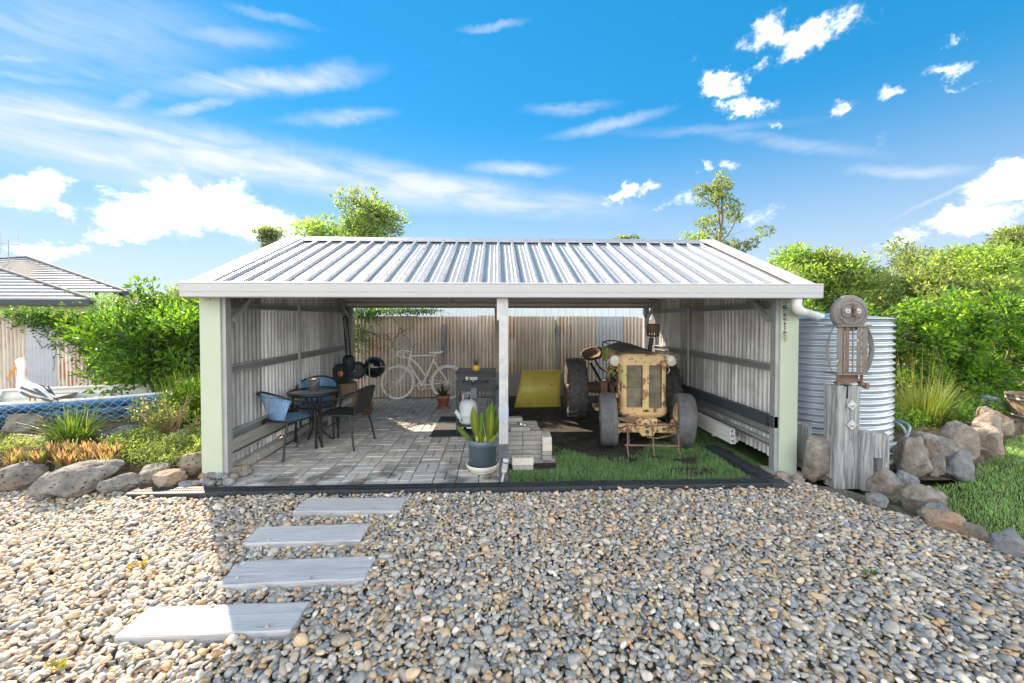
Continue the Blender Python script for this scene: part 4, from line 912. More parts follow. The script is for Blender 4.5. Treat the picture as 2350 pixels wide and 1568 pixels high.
tp('bell_housing', MB().lathe([(.16, -.2), (.22, -.1), (.24, .1), (.17, .2)], 18, (-.05, 1.05, .60), (0, 1, 0)), 'rusty')
fp = MB(); fp.bx(-.50, -.18, .80, 1.12, .255, .30); tp('footplate', fp, 'peach', bev=0.008)
tp('step_post', MB().bx(-.40, -.30, .90, .98, .30, .66), 'rusty', bev=0.006); tp('step_cap', MB().bx(-.43, -.27, .88, 1.0, .66, .675), 'rusty')
tp('brake_lever', MB().bar((-.50, 1.30, .92), (-.36, 1.10, .64), .035, .03), 'black_metal', bev=0.006)
tp('steering_column', MB().tube([(-.02, 1.25, 1.05), (-.02, 1.55, 1.18)], .015, 8), 'rusty')
sw = MB(); q = Vector((0, -.35, 1)).normalized(); qq = Vector((0, 0, 1)).rotation_difference(q)
sw.tube([Vector((-.08, 1.52, 1.20)) + qq @ Vector((.19 * math.cos(a), .19 * math.sin(a), 0)) for a in np.linspace(0, 2 * math.pi, 28, endpoint=False)], .011, 7, True)
for a in (0.4, 2.5, 4.6): sw.tube([Vector((-.08, 1.52, 1.19)), Vector((-.08, 1.52, 1.20)) + qq @ Vector((.19 * math.cos(a), .19 * math.sin(a), 0))], .007, 6)
tp('steering_wheel', sw, 'black_metal')
st = MB(); qv = Vector((-.25, -.35, 1)).normalized(); st.lathe([(0.0, 0.0), (.11, .012), (.17, .04), (.205, .10), (.215, .115), (.20, .11), (.16, .055), (.10, .028), (0, .018)], 24, (-.36, 1.82, .95), qv); tp('seat', st, 'rusty')
tp('seat_spring', MB().tube(arc([(-.1, 1.7, .7), (-.25, 1.85, .78), (-.35, 1.84, .95)], 5), .02, 8), 'rusty')
px, py = .345, .80
ex = MB(); ex.tube([(px - .06, py, 1.0), (px - .05, py, 1.16), (px - .02, py, 1.36)], .032, 12); tp('exhaust_pipe', ex, 'black_metal')
ec = MB(); ec.lathe([(0, .18), (.085, .175), (.094, .16), (.094, .05), (.086, .045)], 22, (px, py, 1.385), smooth=True); tp('precleaner', ec, 'rusty')
eg = MB(); 
for k in range(14): a = k * 2 * math.pi / 14; eg.box((px + .083 * math.cos(a), py + .083 * math.sin(a), 1.412), (.010, .010, .045))
eg.lathe([(.088, -.01), (.088, .006), (.03, .0), (.03, -.02), (.088, -.01)], 20, (px, py, 1.385)); tp('precleaner_vane', eg, 'rusty')

# ------------------------------------------------------------------ spring-tine harrow in front of the tractor
hw = tag(empty('tine_harrow', (1.87, 4.62, 0)), 'rusty spring tine harrow frame lying on grass in front of the tractor', 'harrow')
def hp(n, mb, mat='rusty', **k): return keep(mb.build(n, M[mat], **k), hw)
hp('cross_bar', MB().bar((1.60, 4.80, .305), (2.20, 4.80, .300), .018, .012)); hp('cross_bar', MB().bar((1.52, 4.58, .135), (2.19, 4.57, .120), .022, .016)); hp('cross_bar', MB().bar((1.55, 5.05, .16), (2.15, 5.05, .15), .018, .014))
for x in (1.56, 1.87, 2.18):
    hp('tine', MB().tube(arc([(x + .055, 4.85, .36), (x + .06, 4.80, .30), (x, 4.60, .17), (x - .015, 4.57, .12), (x + .0, 4.56, .0)], 5), .0095, 7))
    hp('tine', MB().tube(arc([(x - .10, 5.10, .22), (x + .02, 4.93, .24), (x + .055, 4.80, .30), (x + .075, 4.76, .235)], 5), .0085, 7))
for x in (1.73, 2.05): hp('spike', MB().tube([(x, 5.05, .20), (x, 5.05, .0)], .008, 6))

# ------------------------------------------------------------------ loose bricks by the middle post
def brick_mesh(kind):
    m = MB(); L_, W_, H_ = {'cream': (.232, .108, .078), 'grey': (.224, .112, .052)}[kind]; m.box((0, 0, H_ / 2), (L_, W_, H_))
    o = m.build('brick', M['cream_brick' if kind == 'cream' else 'grey_brick'], bev=0.006 if kind == 'cream' else 0.010)
    if kind == 'cream':
        f = MB()
        for dx in (-.065, 0, .065): f.lathe([(.026, .0012), (.022, .0006), (0, .0004)], 14, (dx, 0, H_)); f.lathe([(.030, .0), (.028, .0016), (.026, .0012)], 14, (dx, 0, H_))
        g_ = f.build('frog', M['concrete']); g_.parent = o
    return o
P90 = 90
bricks = [  # x, y, z, turn, kind, label
 (.278, 4.235, 0.0, 0, 'grey', 'rough broken grey brick under the front cream brick'), (.278, 4.235, .055, 0, 'cream', 'lone cream brick lying in front of the paver stack'),
 (.56, 4.50, -.02, 0, 'grey', 'grey paver under the narrow right hand brick column'),
 (.565, 4.49, .034, P90, 'grey', 'lower thin grey paver in the narrow right hand column'), (.565, 4.49, .088, P90, 'grey', 'upper thin grey paver in the narrow right hand column'),
 (.565, 4.49, .142, P90, 'cream', 'lower cream brick in the narrow right hand column'), (.565, 4.49, .222, P90, 'cream', 'topmost cream brick of the narrow right hand column')]
cols = [(.19, 4.46), (.36, 4.46)]; words = ['bottom', 'second', 'third', 'fourth', 'fifth', 'sixth', 'top']
for k in range(7):
    dx = random.uniform(-.012, .012)
    bricks.append((.175 + dx, 4.47 + random.uniform(-.01, .01), -.015 + k * .053, random.gauss(0, 3), 'grey', f'grey paver, {words[k]} course, front left of the loose stack'))
    bricks.append((.40 + dx, 4.48 + random.uniform(-.01, .01), -.015 + k * .053, random.gauss(0, 3), 'grey', f'grey paver, {words[k]} course, front right of the loose stack'))
for k, (x, y) in enumerate(((.15, 4.60), (.385, 4.60), (.15, 4.72), (.385, 4.72), (.15, 4.84), (.385, 4.84))):
    nm = ('left', 'right')[k % 2]; rw = ('second', 'third', 'rearmost')[k // 2]
    for c_ in range(7): bricks.append((x + random.uniform(-.008, .008), y, -.015 + c_ * .053, random.gauss(0, 2), 'grey', f'grey paver, {words[c_]} course, {rw} row {nm} of the loose stack'))
bricks.append((.26, 4.46, .356, 4, 'grey', 'tan paver laid across the top of the stack under the tap fitting')); bricks.append((.20, 4.86, .357, 6, 'grey', 'single grey paver laid on top at the back of the stack'))
pro = {k: brick_mesh(k) for k in ('cream', 'grey')}; first = {'cream': True, 'grey': True}
for (x, y, z, t_, k, lb) in bricks:
    if first[k]: o = pro[k]; first[k] = False
    else:
        o = pro[k].copy(); col.objects.link(o)
        for ch in pro[k].children: c2 = ch.copy(); col.objects.link(c2); c2.parent = o
    o.location = (x, y, z); o.rotation_euler = (0, 0, R(t_ + random.gauss(0, 1.2))); tag(o, lb, 'brick', 'loose bricks stacked beside the middle post')
tf = MB(); tf.lathe([(0, 0), (.02, 0), (.02, .03), (.014, .034), (.014, .05), (0, .05)], 12); tf.lathe([(0, 0), (.013, 0), (.013, .05), (0, .05)], 10, (.01, 0, .014), (1, -.2, 0)); tf.tube([(0, 0, .045), (-.02, -.01, .052)], .006, 6)
tag(tf.build('tap_fitting', M['chrome'], loc=(.27, 4.44, .41)), 'small metal tap fitting lying on the brick stack', 'fitting')

# ------------------------------------------------------------------ other things in the right bay
yp_ = empty('yellow_panel', (.75, 7.0, 0)); yp_.rotation_euler = (R(-9), 0, R(2)); tag(yp_, 'mustard yellow metal panel leaning beside the tractor rear tyre', 'panel')
m = MB(); n = 14
fr_ = [(lerp(-.44, .40, i / n), -.018 * math.sin(math.pi * i / n), .05) for i in range(n + 1)] + [(lerp(-.29, .415, i / n), -.018 * math.sin(math.pi * i / n), .70) for i in range(n + 1)]
m.add(fr_, [(i, i + 1, n + 2 + i, n + 1 + i) for i in range(n)], True)
M['mustard'] = m_chipped('mustard_paint', (0.62, 0.54, 0.11), (0.30, 0.27, 0.08), (0.2, 0.14, 0.06), 0.72, 0.42)
m.build('skin', M['mustard'], yp_, thick=0.006); MB().box((.24, -.02, .45), (.022, .02, .022)).build('latch', M['black_metal'], yp_)
MB().tube([(-.29, -.004, .702), (.06, -.02, .702), (.415, -.004, .702)], .007, 6).build('rolled_edge', M['mustard'], yp_)
gbd = MB(); gbd.box((0, 0, .22), (1.55, .03, .44)); o = gbd.build('grey_board', plain('grey_primer_board', (0.30, 0.31, 0.315), 0.7, 0, 0.08, 4, 0.05), bev=0.004, loc=(.56, 7.84, .09)); o.rotation_euler = (R(-6), 0, 0)
tag(o, 'wide grey board standing on edge behind the yellow panel', 'board')
for k in range(2):
    tag(MB().bx(-.1 + k * .9, .05 + k * .9, 7.72, 7.92, -.02, .088).build('bearer_block', M['brown_timber']), ('left', 'right')[k] + ' timber block propping up the grey board', 'block')
tubes = [(2.752, .205, 'bottom white square tube of the three stacked against the right wall'), (2.752, .263, 'middle white square tube of the three stacked against the right wall'), (2.752, .321, 'top white square tube of the three stacked against the right wall'), (2.811, .205, 'white square tube beside the bottom of the stack, nearest the wall')]
for i, (x, z, lb) in enumerate(tubes):
    m = MB(); w = .0275; t_ = .005; y0 = 4.44 + (.03 if i == 3 else 0) + i * .008; ln = 2.55
    for a, b, c, d in ((-w, w, -w, -w + t_), (-w, w, w - t_, w), (-w, -w + t_, -w + t_, w - t_), (w - t_, w, -w + t_, w - t_)): m.bx(a, b, 0, ln, c, d)
    o = m.build('square_tube', M['white_plastic'], loc=(x, y0, z)); tag(o, lb, 'tube', 'white square tubes along the right wall')
for y in (4.8, 6.4): sb('tube_bracket', MB().bx(2.71, 3.04, y, y + .03, .160, .176), M['steel'], wallR)
stl = tag(empty('stake_light', (.04, 3.855, 0)), 'leaning white garden stake light with ribbed head at the middle post', 'garden light')
a = Vector((.0, 0, -.02)); b = Vector((.028, 0, .115)); d = (Vector((.05, 0, .25)) - b)
MB().tube([a, b], .012, 10).build('stake', M['white_paint'], stl)
hd = MB(); L_ = d.length; hd.lathe([(0, 0), (.028, 0), (.028, .03), (.0, .031)], 14, b, d); hd.lathe([(0, L_ - .04), (.03, L_ - .04), (.03, L_), (0, L_)], 14, b, d)
for k in range(4): hd.lathe([(.012, .034 + k * .02), (.03, .037 + k * .02), (.03, .046 + k * .02), (.012, .049 + k * .02)], 14, b, d)
hd.build('head', M['white_paint'], stl)
# wind chime on the right post
wc = tag(empty('wind_chime', (2.965, 3.93, 1.84)), 'rusty wire wind chime with glass beads hanging at the right post', 'wind chime')
M['glass_bead'] = plain('blue_glass_bead', (0.05, 0.09, 0.14), 0.08, 0.3, 0.2, 10, 0)
MB().tube([(0, 0, 0.02), (0, 0, -.45)], .0022, 5).build('wire', M['rusty'], wc)
for z, r in ((-.085, .022), (-.16, .014), (-.205, .012), (-.255, .012), (-.285, .009), (-.31, .008)):
    MB().lathe([(r * math.sin(a), -r * math.cos(a)) for a in np.linspace(0, math.pi, 9)], 14, (0, 0, z)).build('bead', M['glass_bead'], wc)
for z, r, x in ((-.08, .042, 0), (-.15, .030, .006), (-.205, .024, .004)):
    MB().tube([(x + r * math.cos(a), .004 * math.sin(3 * a), z + r * math.sin(a)) for a in np.linspace(.9, .9 + 5.2, 22)], .0028, 5).build('wire_loop', M['rusty'], wc)
MB().lathe([(0, 0), (.012, -.012), (.024, -.03)], 14, (0, 0, -.325)).build('cap', M['rusty'], wc)
MB().tube([(.026 * math.cos(a) * (1 - .02 * a / 6), .02 * math.sin(a), -.36 - a * .0035) for a in np.linspace(0, 20, 70)], .0018, 4).build('coil', M['rusty'], wc)

# ------------------------------------------------------------------ chairs and table
def m_perf(name, c):
    t = NT(name); v = t.coord(rnd=False); n = t.noise(v, 6, 5, 0.6); cc = t.mix(t.rng(n, .42, .66), c, tuple(min(1, x * 1.5 + .06) for x in c))
    t.fin(cc, 0.45)
    uv = t.nd('ShaderNodeUVMap'); mp = t.nd('ShaderNodeMapping'); mp.inputs['Scale'].default_value = (1, 1, 1); t.L.new(uv.outputs[0], mp.inputs[0])
    d = t.vor(mp.outputs[0], 1.0, 0.0); hole = t.rng(d, .31, .27)
    tr_ = t.nd('ShaderNodeBsdfTransparent'); mx = t.nd('ShaderNodeMixShader'); t.L.new(hole, mx.inputs[0]); t.L.new(t.bsdf.outputs[0], mx.inputs[1]); t.L.new(tr_.outputs[0], mx.inputs[2]); t.L.new(mx.outputs[0], t.out.inputs[0])
    return t.m
M['blue_pale'] = m_perf('faded_blue_woven', (0.17, 0.34, 0.58)); M['blue_perf'] = m_perf('blue_woven_plastic', (0.06, 0.24, 0.46)); M['blue'] = plain('blue_plastic', (0.11, 0.24, 0.40), 0.5, 0, 0.15, 8, 0.05)
M['black_weave'] = plain('black_woven_seat', (0.022, 0.025, 0.026), 0.7, 0, 0.3, 60, 0.4)
def chair(name, label, loc, rz, blue, bmat='blue_perf'):
    """armchair facing +y; seat 0.43 high"""
    c = tag(empty(name, loc, rz), label, 'chair', 'chairs round the small table')
    fm = M['black_metal']
    for s in (-1, 1):   # legs
        MB().tube(arc([(s * .20, .20, .42), (s * .225, .235, .22), (s * .235, .25, 0.0)], 4), .0125, 9).build('leg', fm, c)
        MB().tube(arc([(s * .20, -.20, .42), (s * .23, -.25, .22), (s * .25, -.29, 0.0)], 4), .0125, 9).build('leg', fm, c)
        if not blue: MB().tube(arc([(s * .225, .235, .15), (s * .10, .16, .24), (0, .14, .26)], 4), .009, 7).build('stretcher', fm, c)
    if blue:
        # one hoop from front leg, up over the back and round
        hoop = arc([(-.225, .235, .30), (-.255, .22, .46), (-.275, .08, .60), (-.262, -.14, .67), (-.19, -.29, .745), (0, -.345, .785), (.19, -.29, .745), (.262, -.14, .67), (.275, .08, .60), (.255, .22, .46), (.225, .235, .30)], 5)
        MB().tube(hoop, .0125, 9).build('arm_frame', fm, c)
        n, mm = 18, 10; vs = []; uvs = []
        for j in range(mm + 1):
            t_ = j / mm; z = lerp(.41, .77, t_); half = lerp(R(32), R(62), t_); rad = lerp(.24, .30, t_); yo = lerp(.02, -.035, t_)
            for i in range(n + 1):
                a = lerp(-half, half, i / n); zz = z - (0.075 * (a / half) ** 2 * t_)
                vs.append((rad * math.sin(a) * .98, yo - rad * math.cos(a), zz)); uvs.append((rad * a / .0185, z / .0185))
        m = MB(); m.add(vs, [(j * (n + 1) + i, j * (n + 1) + i + 1, (j + 1) * (n + 1) + i + 1, (j + 1) * (n + 1) + i) for j in range(mm) for i in range(n)], True)
        o = m.build('backrest', M[bmat], c); ul = o.data.uv_layers.new(name='UVMap')
        for lp in o.data.loops: ul.data[lp.index].uv = uvs[lp.vertex_index]
        MB().lathe([(0, .43), (.15, .428), (.215, .435), (.225, .428), (.215, .415), (0, .415)], 28).build('seat', M['blue'], c)
        MB().tube([(.228 * math.cos(a), .228 * math.sin(a), .424) for a in np.linspace(0, 2 * math.pi, 30, endpoint=False)], .0125, 8, True).build('seat_ring', fm, c)
    else:
        MB().tube(arc([(-.225, .235, .0), (-.245, .235, .34), (-.262, .17, .56), (-.265, -.06, .635), (-.235, -.27, .69), (-.20, -.31, .735), (-.10, -.325, .752), (.10, -.325, .752), (.20, -.31, .735), (.235, -.27, .69), (.265, -.06, .635), (.262, .17, .56), (.245, .235, .34), (.225, .235, .0)], 5), .0125, 9).build('arm_frame', fm, c)
        m = MB(); m.add([(-.17, -.235, .44), (.17, -.235, .44), (.175, -.325, .745), (-.175, -.325, .745), (-.17, -.247, .44), (.17, -.247, .44), (.175, -.337, .745), (-.175, -.337, .745)], [(0, 1, 2, 3), (7, 6, 5, 4), (0, 4, 5, 1), (1, 5, 6, 2), (2, 6, 7, 3), (3, 7, 4, 0)]); m.build('backrest', M['black_weave'], c, bev=0.004)
        for s in (-1, 1): MB().tube([(s * .18, -.24, .42), (s * .185, -.33, .75)], .010, 8).build('back_upright', fm, c)
        m = MB(); pts = [(-.19, -.21), (.19, -.21), (.215, .0), (.20, .21), (0, .235), (-.20, .21), (-.215, 0)]; m.prism([(x, y, .415) for x, y in pts], (0, 0, .016)); m.build('seat', M['black_weave'], c, bev=0.006)
        MB().tube(arc([(x, y, .42) for x, y in pts + pts[:1]], 3)[:-1], .0115, 8, True).build('seat_ring', fm, c)
    return c
chair('patio_chair', 'faded light blue perforated chair in front of the table, back to the yard', (-2.53, 4.90, .005), R(-26), True, 'blue_pale')
chair('patio_chair', 'deeper blue chair behind the table against the left wall', (-2.52, 5.56, .005), R(198), True)
chair('patio_chair', 'all black metal armchair on the right side of the table', (-1.99, 5.17, .005), R(78), False)
tb = tag(empty('round_table', (-2.37, 5.17, .005)), 'small round black table with glassy top between the three chairs', 'table')
MB().lathe([(0, .70), (.285, .70), (.29, .694), (.285, .686), (0, .686)], 40).build('table_top', plain('smoked_glass', (0.16, 0.17, 0.175), 0.12, 0.0, 0.1, 5, 0), tb)
MB().lathe([(.284, .685), (.284, .703), (.312, .703), (.316, .69), (.312, .662), (.30, .662), (.30, .68), (.284, .685)], 40).build('table_rim', M['black_metal'], tb)
for k in range(4):
    a = R(45 + 90 * k); u = Vector((math.cos(a), math.sin(a), 0))
    MB().tube(arc([u * .19 + Vector((0, 0, .68)), u * .10 + Vector((0, 0, .62)), u * .055 + Vector((0, 0, .4)), u * .075 + Vector((0, 0, .2)), u * .23 + Vector((0, 0, .012))], 5), .0115, 8).build('leg', M['black_metal'], tb)
MB().tube([(.06 * math.cos(a), .06 * math.sin(a), .33) for a in np.linspace(0, 2 * math.pi, 20, endpoint=False)], .008, 7, True).build('leg_ring', M['black_metal'], tb)
bk_ = tag(empty('metal_bucket', (-2.385, 5.19, .706)), 'small shiny galvanised bucket standing on the round table', 'bucket')
M['tin'] = plain('shiny_tin', (0.62, 0.64, 0.66), 0.25, 0.85, 0.08, 16, 0.03)
MB().lathe([(0, .003), (.052, .003), (.052, 0), (.056, .0), (.076, .145), (.080, .148), (.080, .156), (.073, .156), (.071, .14), (.054, .012), (0, .012)], 28).build('pail', M['tin'], bk_)
MB().tube(arc([(-.078, 0, .14), (-.055, -.05, .10), (0, -.078, .075), (.055, -.05, .10), (.078, 0, .14)], 5), .002, 5).build('handle', M['steel'], bk_)

# ------------------------------------------------------------------ drum spreader on its block, kettle barbecue
lg = MB(); sec = [rrect(.28, .30, .05)] * 2
lgm = loft([(rrect(.27, .34, .05), 0, 0), (rrect(.26, .33, .05), .25, .0), (rrect(.25, .33, .05), .49, .01), (rrect(.23, .30, .05), .51, .01)]); o = lgm.build('timber_block', M['brown_timber'], loc=(-2.62, 7.02, .0)); o.rotation_euler = (0, 0, R(12)); tag(o, 'squat brown timber block under the black drum spreader', 'block')
ds = empty('drum_spreader', (-2.62, 7.05, .50)); ds.scale = (.92, .92, .97); tag(ds, 'black two-wheeled spreader with orange hub and tall handle, on the timber block', 'spreader')
dk = M['black_plastic']
def disc_wheel(c, r, w, ax):
    m = MB(); m.lathe([(0, -w / 2), (r * .5, -w / 2), (r * .55, -w * .3), (r * .82, -w * .3), (r * .88, -w / 2), (r * .97, -w / 2), (r, -w * .3), (r, w * .3), (r * .97, w / 2), (r * .88, w / 2), (r * .82, w * .3), (r * .55, w * .3), (0, w / 2)], 32, c, ax); return m
w1 = disc_wheel((-.10, -.13, .185), .185, .07, (-.15, -1, .1)).build('wheel', dk, ds)
MB().lathe([(0, .01), (.052, .006), (.056, -.01)], 20, (-.106, -.172, .189), (-.15, -1, .1)).build('hub', plain('orange_hub', (0.62, 0.27, 0.12), 0.5, 0, 0.05, 5, 0), w1)
disc_wheel((.12, .10, .22), .165, .07, (.35, -1, .1)).build('wheel', dk, ds)
MB().tube([(-.10, -.13, .185), (.12, .10, .22)], .014, 8).build('axle', M['steel_dark'], ds)
MB().lathe([(.05, .14), (.09, .20), (.115, .34), (.10, .42), (.06, .46), (.04, .16)], 20, (.0, -.02, .05)).build('hopper', dk, ds)
MB().tube(arc([(-.045, .02, .36), (-.115, .10, .80), (-.155, .14, 1.15), (-.15, .145, 1.20), (-.12, .15, 1.22), (-.09, .145, 1.20), (-.085, .14, 1.15), (-.035, .10, .80), (.03, .02, .38)], 5), .0125, 8).build('handle', M['black_metal'], ds)
for t_ in (.55, .70, .85): MB().tube([(lerp(-.06, -.12, t_), lerp(.02, .11, t_), .36 + t_ * .5), (lerp(.02, -.04, t_), lerp(.02, .11, t_), .36 + t_ * .5)], .006, 6).build('handle_brace', M['black_metal'], ds)
for s in (0, 1): MB().tube([(.24, .05 + s * .03, .26 + s * .02), (.36, .0 + s * .03, .36 + s * .01)], .011, 7).build('grip', M['black_metal'], ds)
kb = tag(empty('kettle_barbecue', (-2.36, 7.62, .005)), 'round black kettle barbecue on tall chrome legs by the back fence', 'barbecue')
MB().lathe([(.205 * math.sin(a), .70 - .20 * math.cos(a)) for a in np.linspace(0, math.pi / 2, 10)] , 32).build('bowl', plain('black_enamel', (0.012, 0.018, 0.022), 0.12, 0, 0.1, 5, 0), kb)
MB().lathe([(.208 * math.cos(a), .715 + .19 * math.sin(a)) for a in np.linspace(0, math.pi / 2, 10)], 32).build('lid', bpy.data.materials['black_enamel'], kb)
MB().lathe([(0, .008), (.046, .006), (.048, 0)], 18, (0, -.195, .755), (0, -1, .35)).build('lid_vent', plain('cream_enamel', (0.62, 0.56, 0.40), 0.3, 0, 0.05, 6, 0), kb)
MB().tube([(.255 * math.cos(a), .255 * math.sin(a), .725) for a in np.linspace(0, 2 * math.pi, 40, endpoint=False)], .010, 8, True).build('support_ring', M['chrome'], kb)
for a in (R(-92), R(30), R(150)):
    u = Vector((math.cos(a), math.sin(a), 0)); MB().tube(arc([u * .255 + Vector((0, 0, .725)), u * .25 + Vector((0, 0, .45)), u * .24 + Vector((0, 0, .25)), u * .28 + Vector((0, 0, .02))], 5), .013, 9).build('leg', M['chrome'], kb)
    MB().tube([u * .24 + Vector((0, 0, .27)), Vector((0, 0, .27))], .007, 6).build('brace', M['chrome'], kb)

# ------------------------------------------------------------------ white bicycle against the fence
bi = empty('bicycle', (-1.5, 7.98, .005)); bi.rotation_euler = (R(-7), 0, R(-1.5)); tag(bi, 'white painted drop-handlebar bicycle leaning on the rusty back fence', 'bicycle')
wb = M['white_bike']
def bp_(n, mb, parent=None, mat=wb):
    o = mb.build(n, mat); o.parent = parent or bi; return o
FX, RX, WR = -.52, .50, .343
for nm, cx in (('front_wheel', FX), ('rear_wheel', RX)):
    w = empty(nm, (cx, 0, WR)); w.parent = bi
    C_ = lambda r, y=0: [(r * math.cos(a), y, r * math.sin(a)) for a in np.linspace(0, 2 * math.pi, 56, endpoint=False)]
    bp_('tyre', MB().tube(C_(.326), .019, 8, True), w); bp_('rim', MB().tube(C_(.305), .0115, 6, True), w)
    bp_('hub', MB().lathe([(0, -.045), (.010, -.045), (.022, -.032), (.014, -.02), (.014, .02), (.022, .032), (.010, .045), (0, .045)], 12, (0, 0, 0), (0, 1, 0)), w)
    sk = MB()
    for k in range(28):
        a = 2 * math.pi * k / 28; b = a + (.45 if k % 4 < 2 else -.45); y = .03 if k % 2 else -.03
        sk.tube([(.018 * math.cos(b), y, .018 * math.sin(b)), (.305 * math.cos(a), 0, .305 * math.sin(a))], .0032, 4, caps=False)
    o = bp_('spokes', sk, w); o['kind'] = 'stuff'
HT = Vector((-.275, 0, .90)); HB = Vector((-.305, 0, .69)); BB = Vector((-.02, 0, .285)); SC = Vector((.20, 0, .80)); RH = Vector((RX, 0, WR)); FH = Vector((FX, 0, WR))
bp_('head_tube', MB().tube([HT, HB], .023, 10))
bp_('top_tube', MB().tube([HT + Vector((.01, 0, -.025)), SC + Vector((.035, 0, .095))], .019, 10))
bp_('down_tube', MB().tube([HB + Vector((0, 0, .03)), BB], .020, 10))
bp_('curved_tube', MB().tube(arc([HT + Vector((0, 0, -.06)), Vector((-.10, 0, .67)), Vector((.0, 0, .53)), Vector((.05, 0, .485)), Vector((.095, 0, .48))], 5), .019, 10))
bp_('seat_tube', MB().tube([BB, SC], .019, 10)); bp_('seat_post', MB().tube([SC, SC + Vector((.045, 0, .15))], .012, 9))
for s in (-1, 1):
    bp_('seat_stay', MB().tube([SC + Vector((0, s * .02, -.02)), RH + Vector((0, s * .055, 0))], .010, 8)); bp_('chain_stay', MB().tube([BB + Vector((0, s * .025, 0)), RH + Vector((0, s * .055, 0))], .009, 8))
    bp_('fork_blade', MB().tube(arc([HB + Vector((0, s * .03, -.02)), Vector((-.37, s * .045, .55)), Vector((-.45, s * .05, .42)), FH + Vector((0, s * .05, 0))], 5), [.012] * 10 + [.011] * 6, 8))
bp_('stem', MB().tube([HT, HT + Vector((.01, 0, .06)), HT + Vector((-.075, 0, .085))], .012, 9))
for s in (-1, 1):
    z0 = .985; bp_('handlebar', MB().tube(arc([(-.35, 0, z0), (-.355, s * .16, z0), (-.39, s * .195, z0 - .0), (-.46, s * .20, z0 - .03), (-.475, s * .20, z0 - .085), (-.42, s * .20, z0 - .135), (-.33, s * .20, z0 - .14)], 5), .013, 9))
    bp_('brake_lever', MB().tube(arc([(-.46, s * .20, z0 + .0), (-.495, s * .20, z0 - .0), (-.51, s * .20, z0 - .07), (-.525, s * .20, z0 - .13)], 4), .006, 6))
    bp_('brake_cable', MB().tube(arc([(-.47, s * .2, z0), (-.45, s * .16, z0 + .10), (-.36, s * .06, z0 + .08), (-.33, 0, z0 - .1)], 5), .0028, 5))
m = loft([([(.0, -.012), (.02, .012), (-.0, .012), (-.02, -.012)], 0, 0)] * 1, False)
sad = MB(); rows = []
for x, w, z, h in ((-.14, .018, .955, .02), (-.08, .026, .965, .032), (.0, .045, .965, .04), (.07, .075, .972, .045), (.12, .08, .985, .04), (.145, .06, .985, .02)):
    rows.append([(x + .245, -w, z - h), (x + .245, -w * .8, z - .004), (x + .245, 0, z), (x + .245, w * .8, z - .004), (x + .245, w, z - h)])
sad.add([p for r_ in rows for p in r_], [(i * 5 + k, i * 5 + k + 1, (i + 1) * 5 + k + 1, (i + 1) * 5 + k) for i in range(5) for k in range(4)], True)
bp_('saddle', sad)
def ring(c, r, w, t_): return MB().lathe([(r, -t_), (r, t_), (r - w, t_), (r - w, -t_), (r, -t_)], 30, c, (0, 1, 0))
bp_('chainring', ring((BB.x, -.05, BB.z), .098, .012, .002)); bp_('chainring', ring((BB.x, -.056, BB.z), .075, .010, .002))
for k in range(5): a = k * 2 * math.pi / 5; bp_('chainring_arm', MB().bar((BB.x, -.053, BB.z), (BB.x + .09 * math.cos(a), -.053, BB.z + .09 * math.sin(a)), .012, .004, (0, 1, 0)))
for s, dx in ((-1, -.165), (1, .165)):
    bp_('crank_arm', MB().bar((BB.x, s * .065, BB.z), (BB.x + dx, s * .075, BB.z + dx * .06), .016, .016)); bp_('pedal', MB().box((BB.x + dx, s * .12, BB.z + dx * .06), (.075, .085, .022)))
bp_('chain', MB().tube([(BB.x, -.055, BB.z + .095), (RX, -.05, WR + .035)], .004, 5)); bp_('chain', MB().tube([(BB.x, -.055, BB.z - .095), (RX, -.05, WR - .035)], .004, 5))
def guard(cx, a0, a1):
    P = [R(lerp(a0, a1, k / 20)) for k in range(21)]; m = MB(); vs = []
    for a in P:
        for y, rr in ((-.024, .348), (-.012, .360), (.012, .360), (.024, .348)): vs.append((cx + rr * math.cos(a), y, WR + rr * math.sin(a)))
    m.add(vs, [(i * 4 + k, i * 4 + k + 1, i * 4 + k + 5, i * 4 + k + 4) for i in range(20) for k in range(3)], True); return m
bp_('mudguard', guard(FX, 20, 92)); bp_('mudguard', guard(RX, 35, 205))

# ------------------------------------------------------------------ barbecue cart, gas bottle, mat
mt_ = MB(); mt_.bx(-.93, -.05, 5.42, 6.52, 0.010, .018); tag(mt_.build('rubber_mat', plain('dark_mat', (0.032, 0.038, 0.042), 0.85, 0, 0.2, 40, 0.3), bev=0.003), 'dark rubber mat under the barbecue cart', 'mat')
bq = tag(empty('barbecue_cart', (-.30, 5.75, .018)), 'black gas barbecue cart with flat lid and front handle', 'barbecue')
BK = plain('charcoal_enamel', (0.035, 0.04, 0.045), 0.4, 0.1, 0.15, 8, 0.04)
def bq_(n, mb, mat=BK, **k): o = mb.build(n, mat, **k); o.parent = bq; return o
bq_('lid', MB().bx(-.285, .285, -.26, .26, .845, .868), bev=0.008); bq_('lid_rim', MB().bx(-.27, .27, -.245, .245, .820, .845))
bq_('front_panel', MB().bx(-.255, .255, -.235, -.215, .60, .815), bev=0.006); bq_('tray_slot', MB().bx(-.20, .19, -.238, -.234, .816, .828), M['black_plastic'])
bq_('firebox', MB().bx(-.255, .255, -.21, .22, .62, .815), bev=0.006)
hn = bq_('handle', MB().tube(arc([(-.17, -.235, .745), (-.16, -.28, .735), (-.10, -.29, .735), (.10, -.29, .735), (.16, -.28, .735), (.17, -.235, .745)], 5), .011, 8))
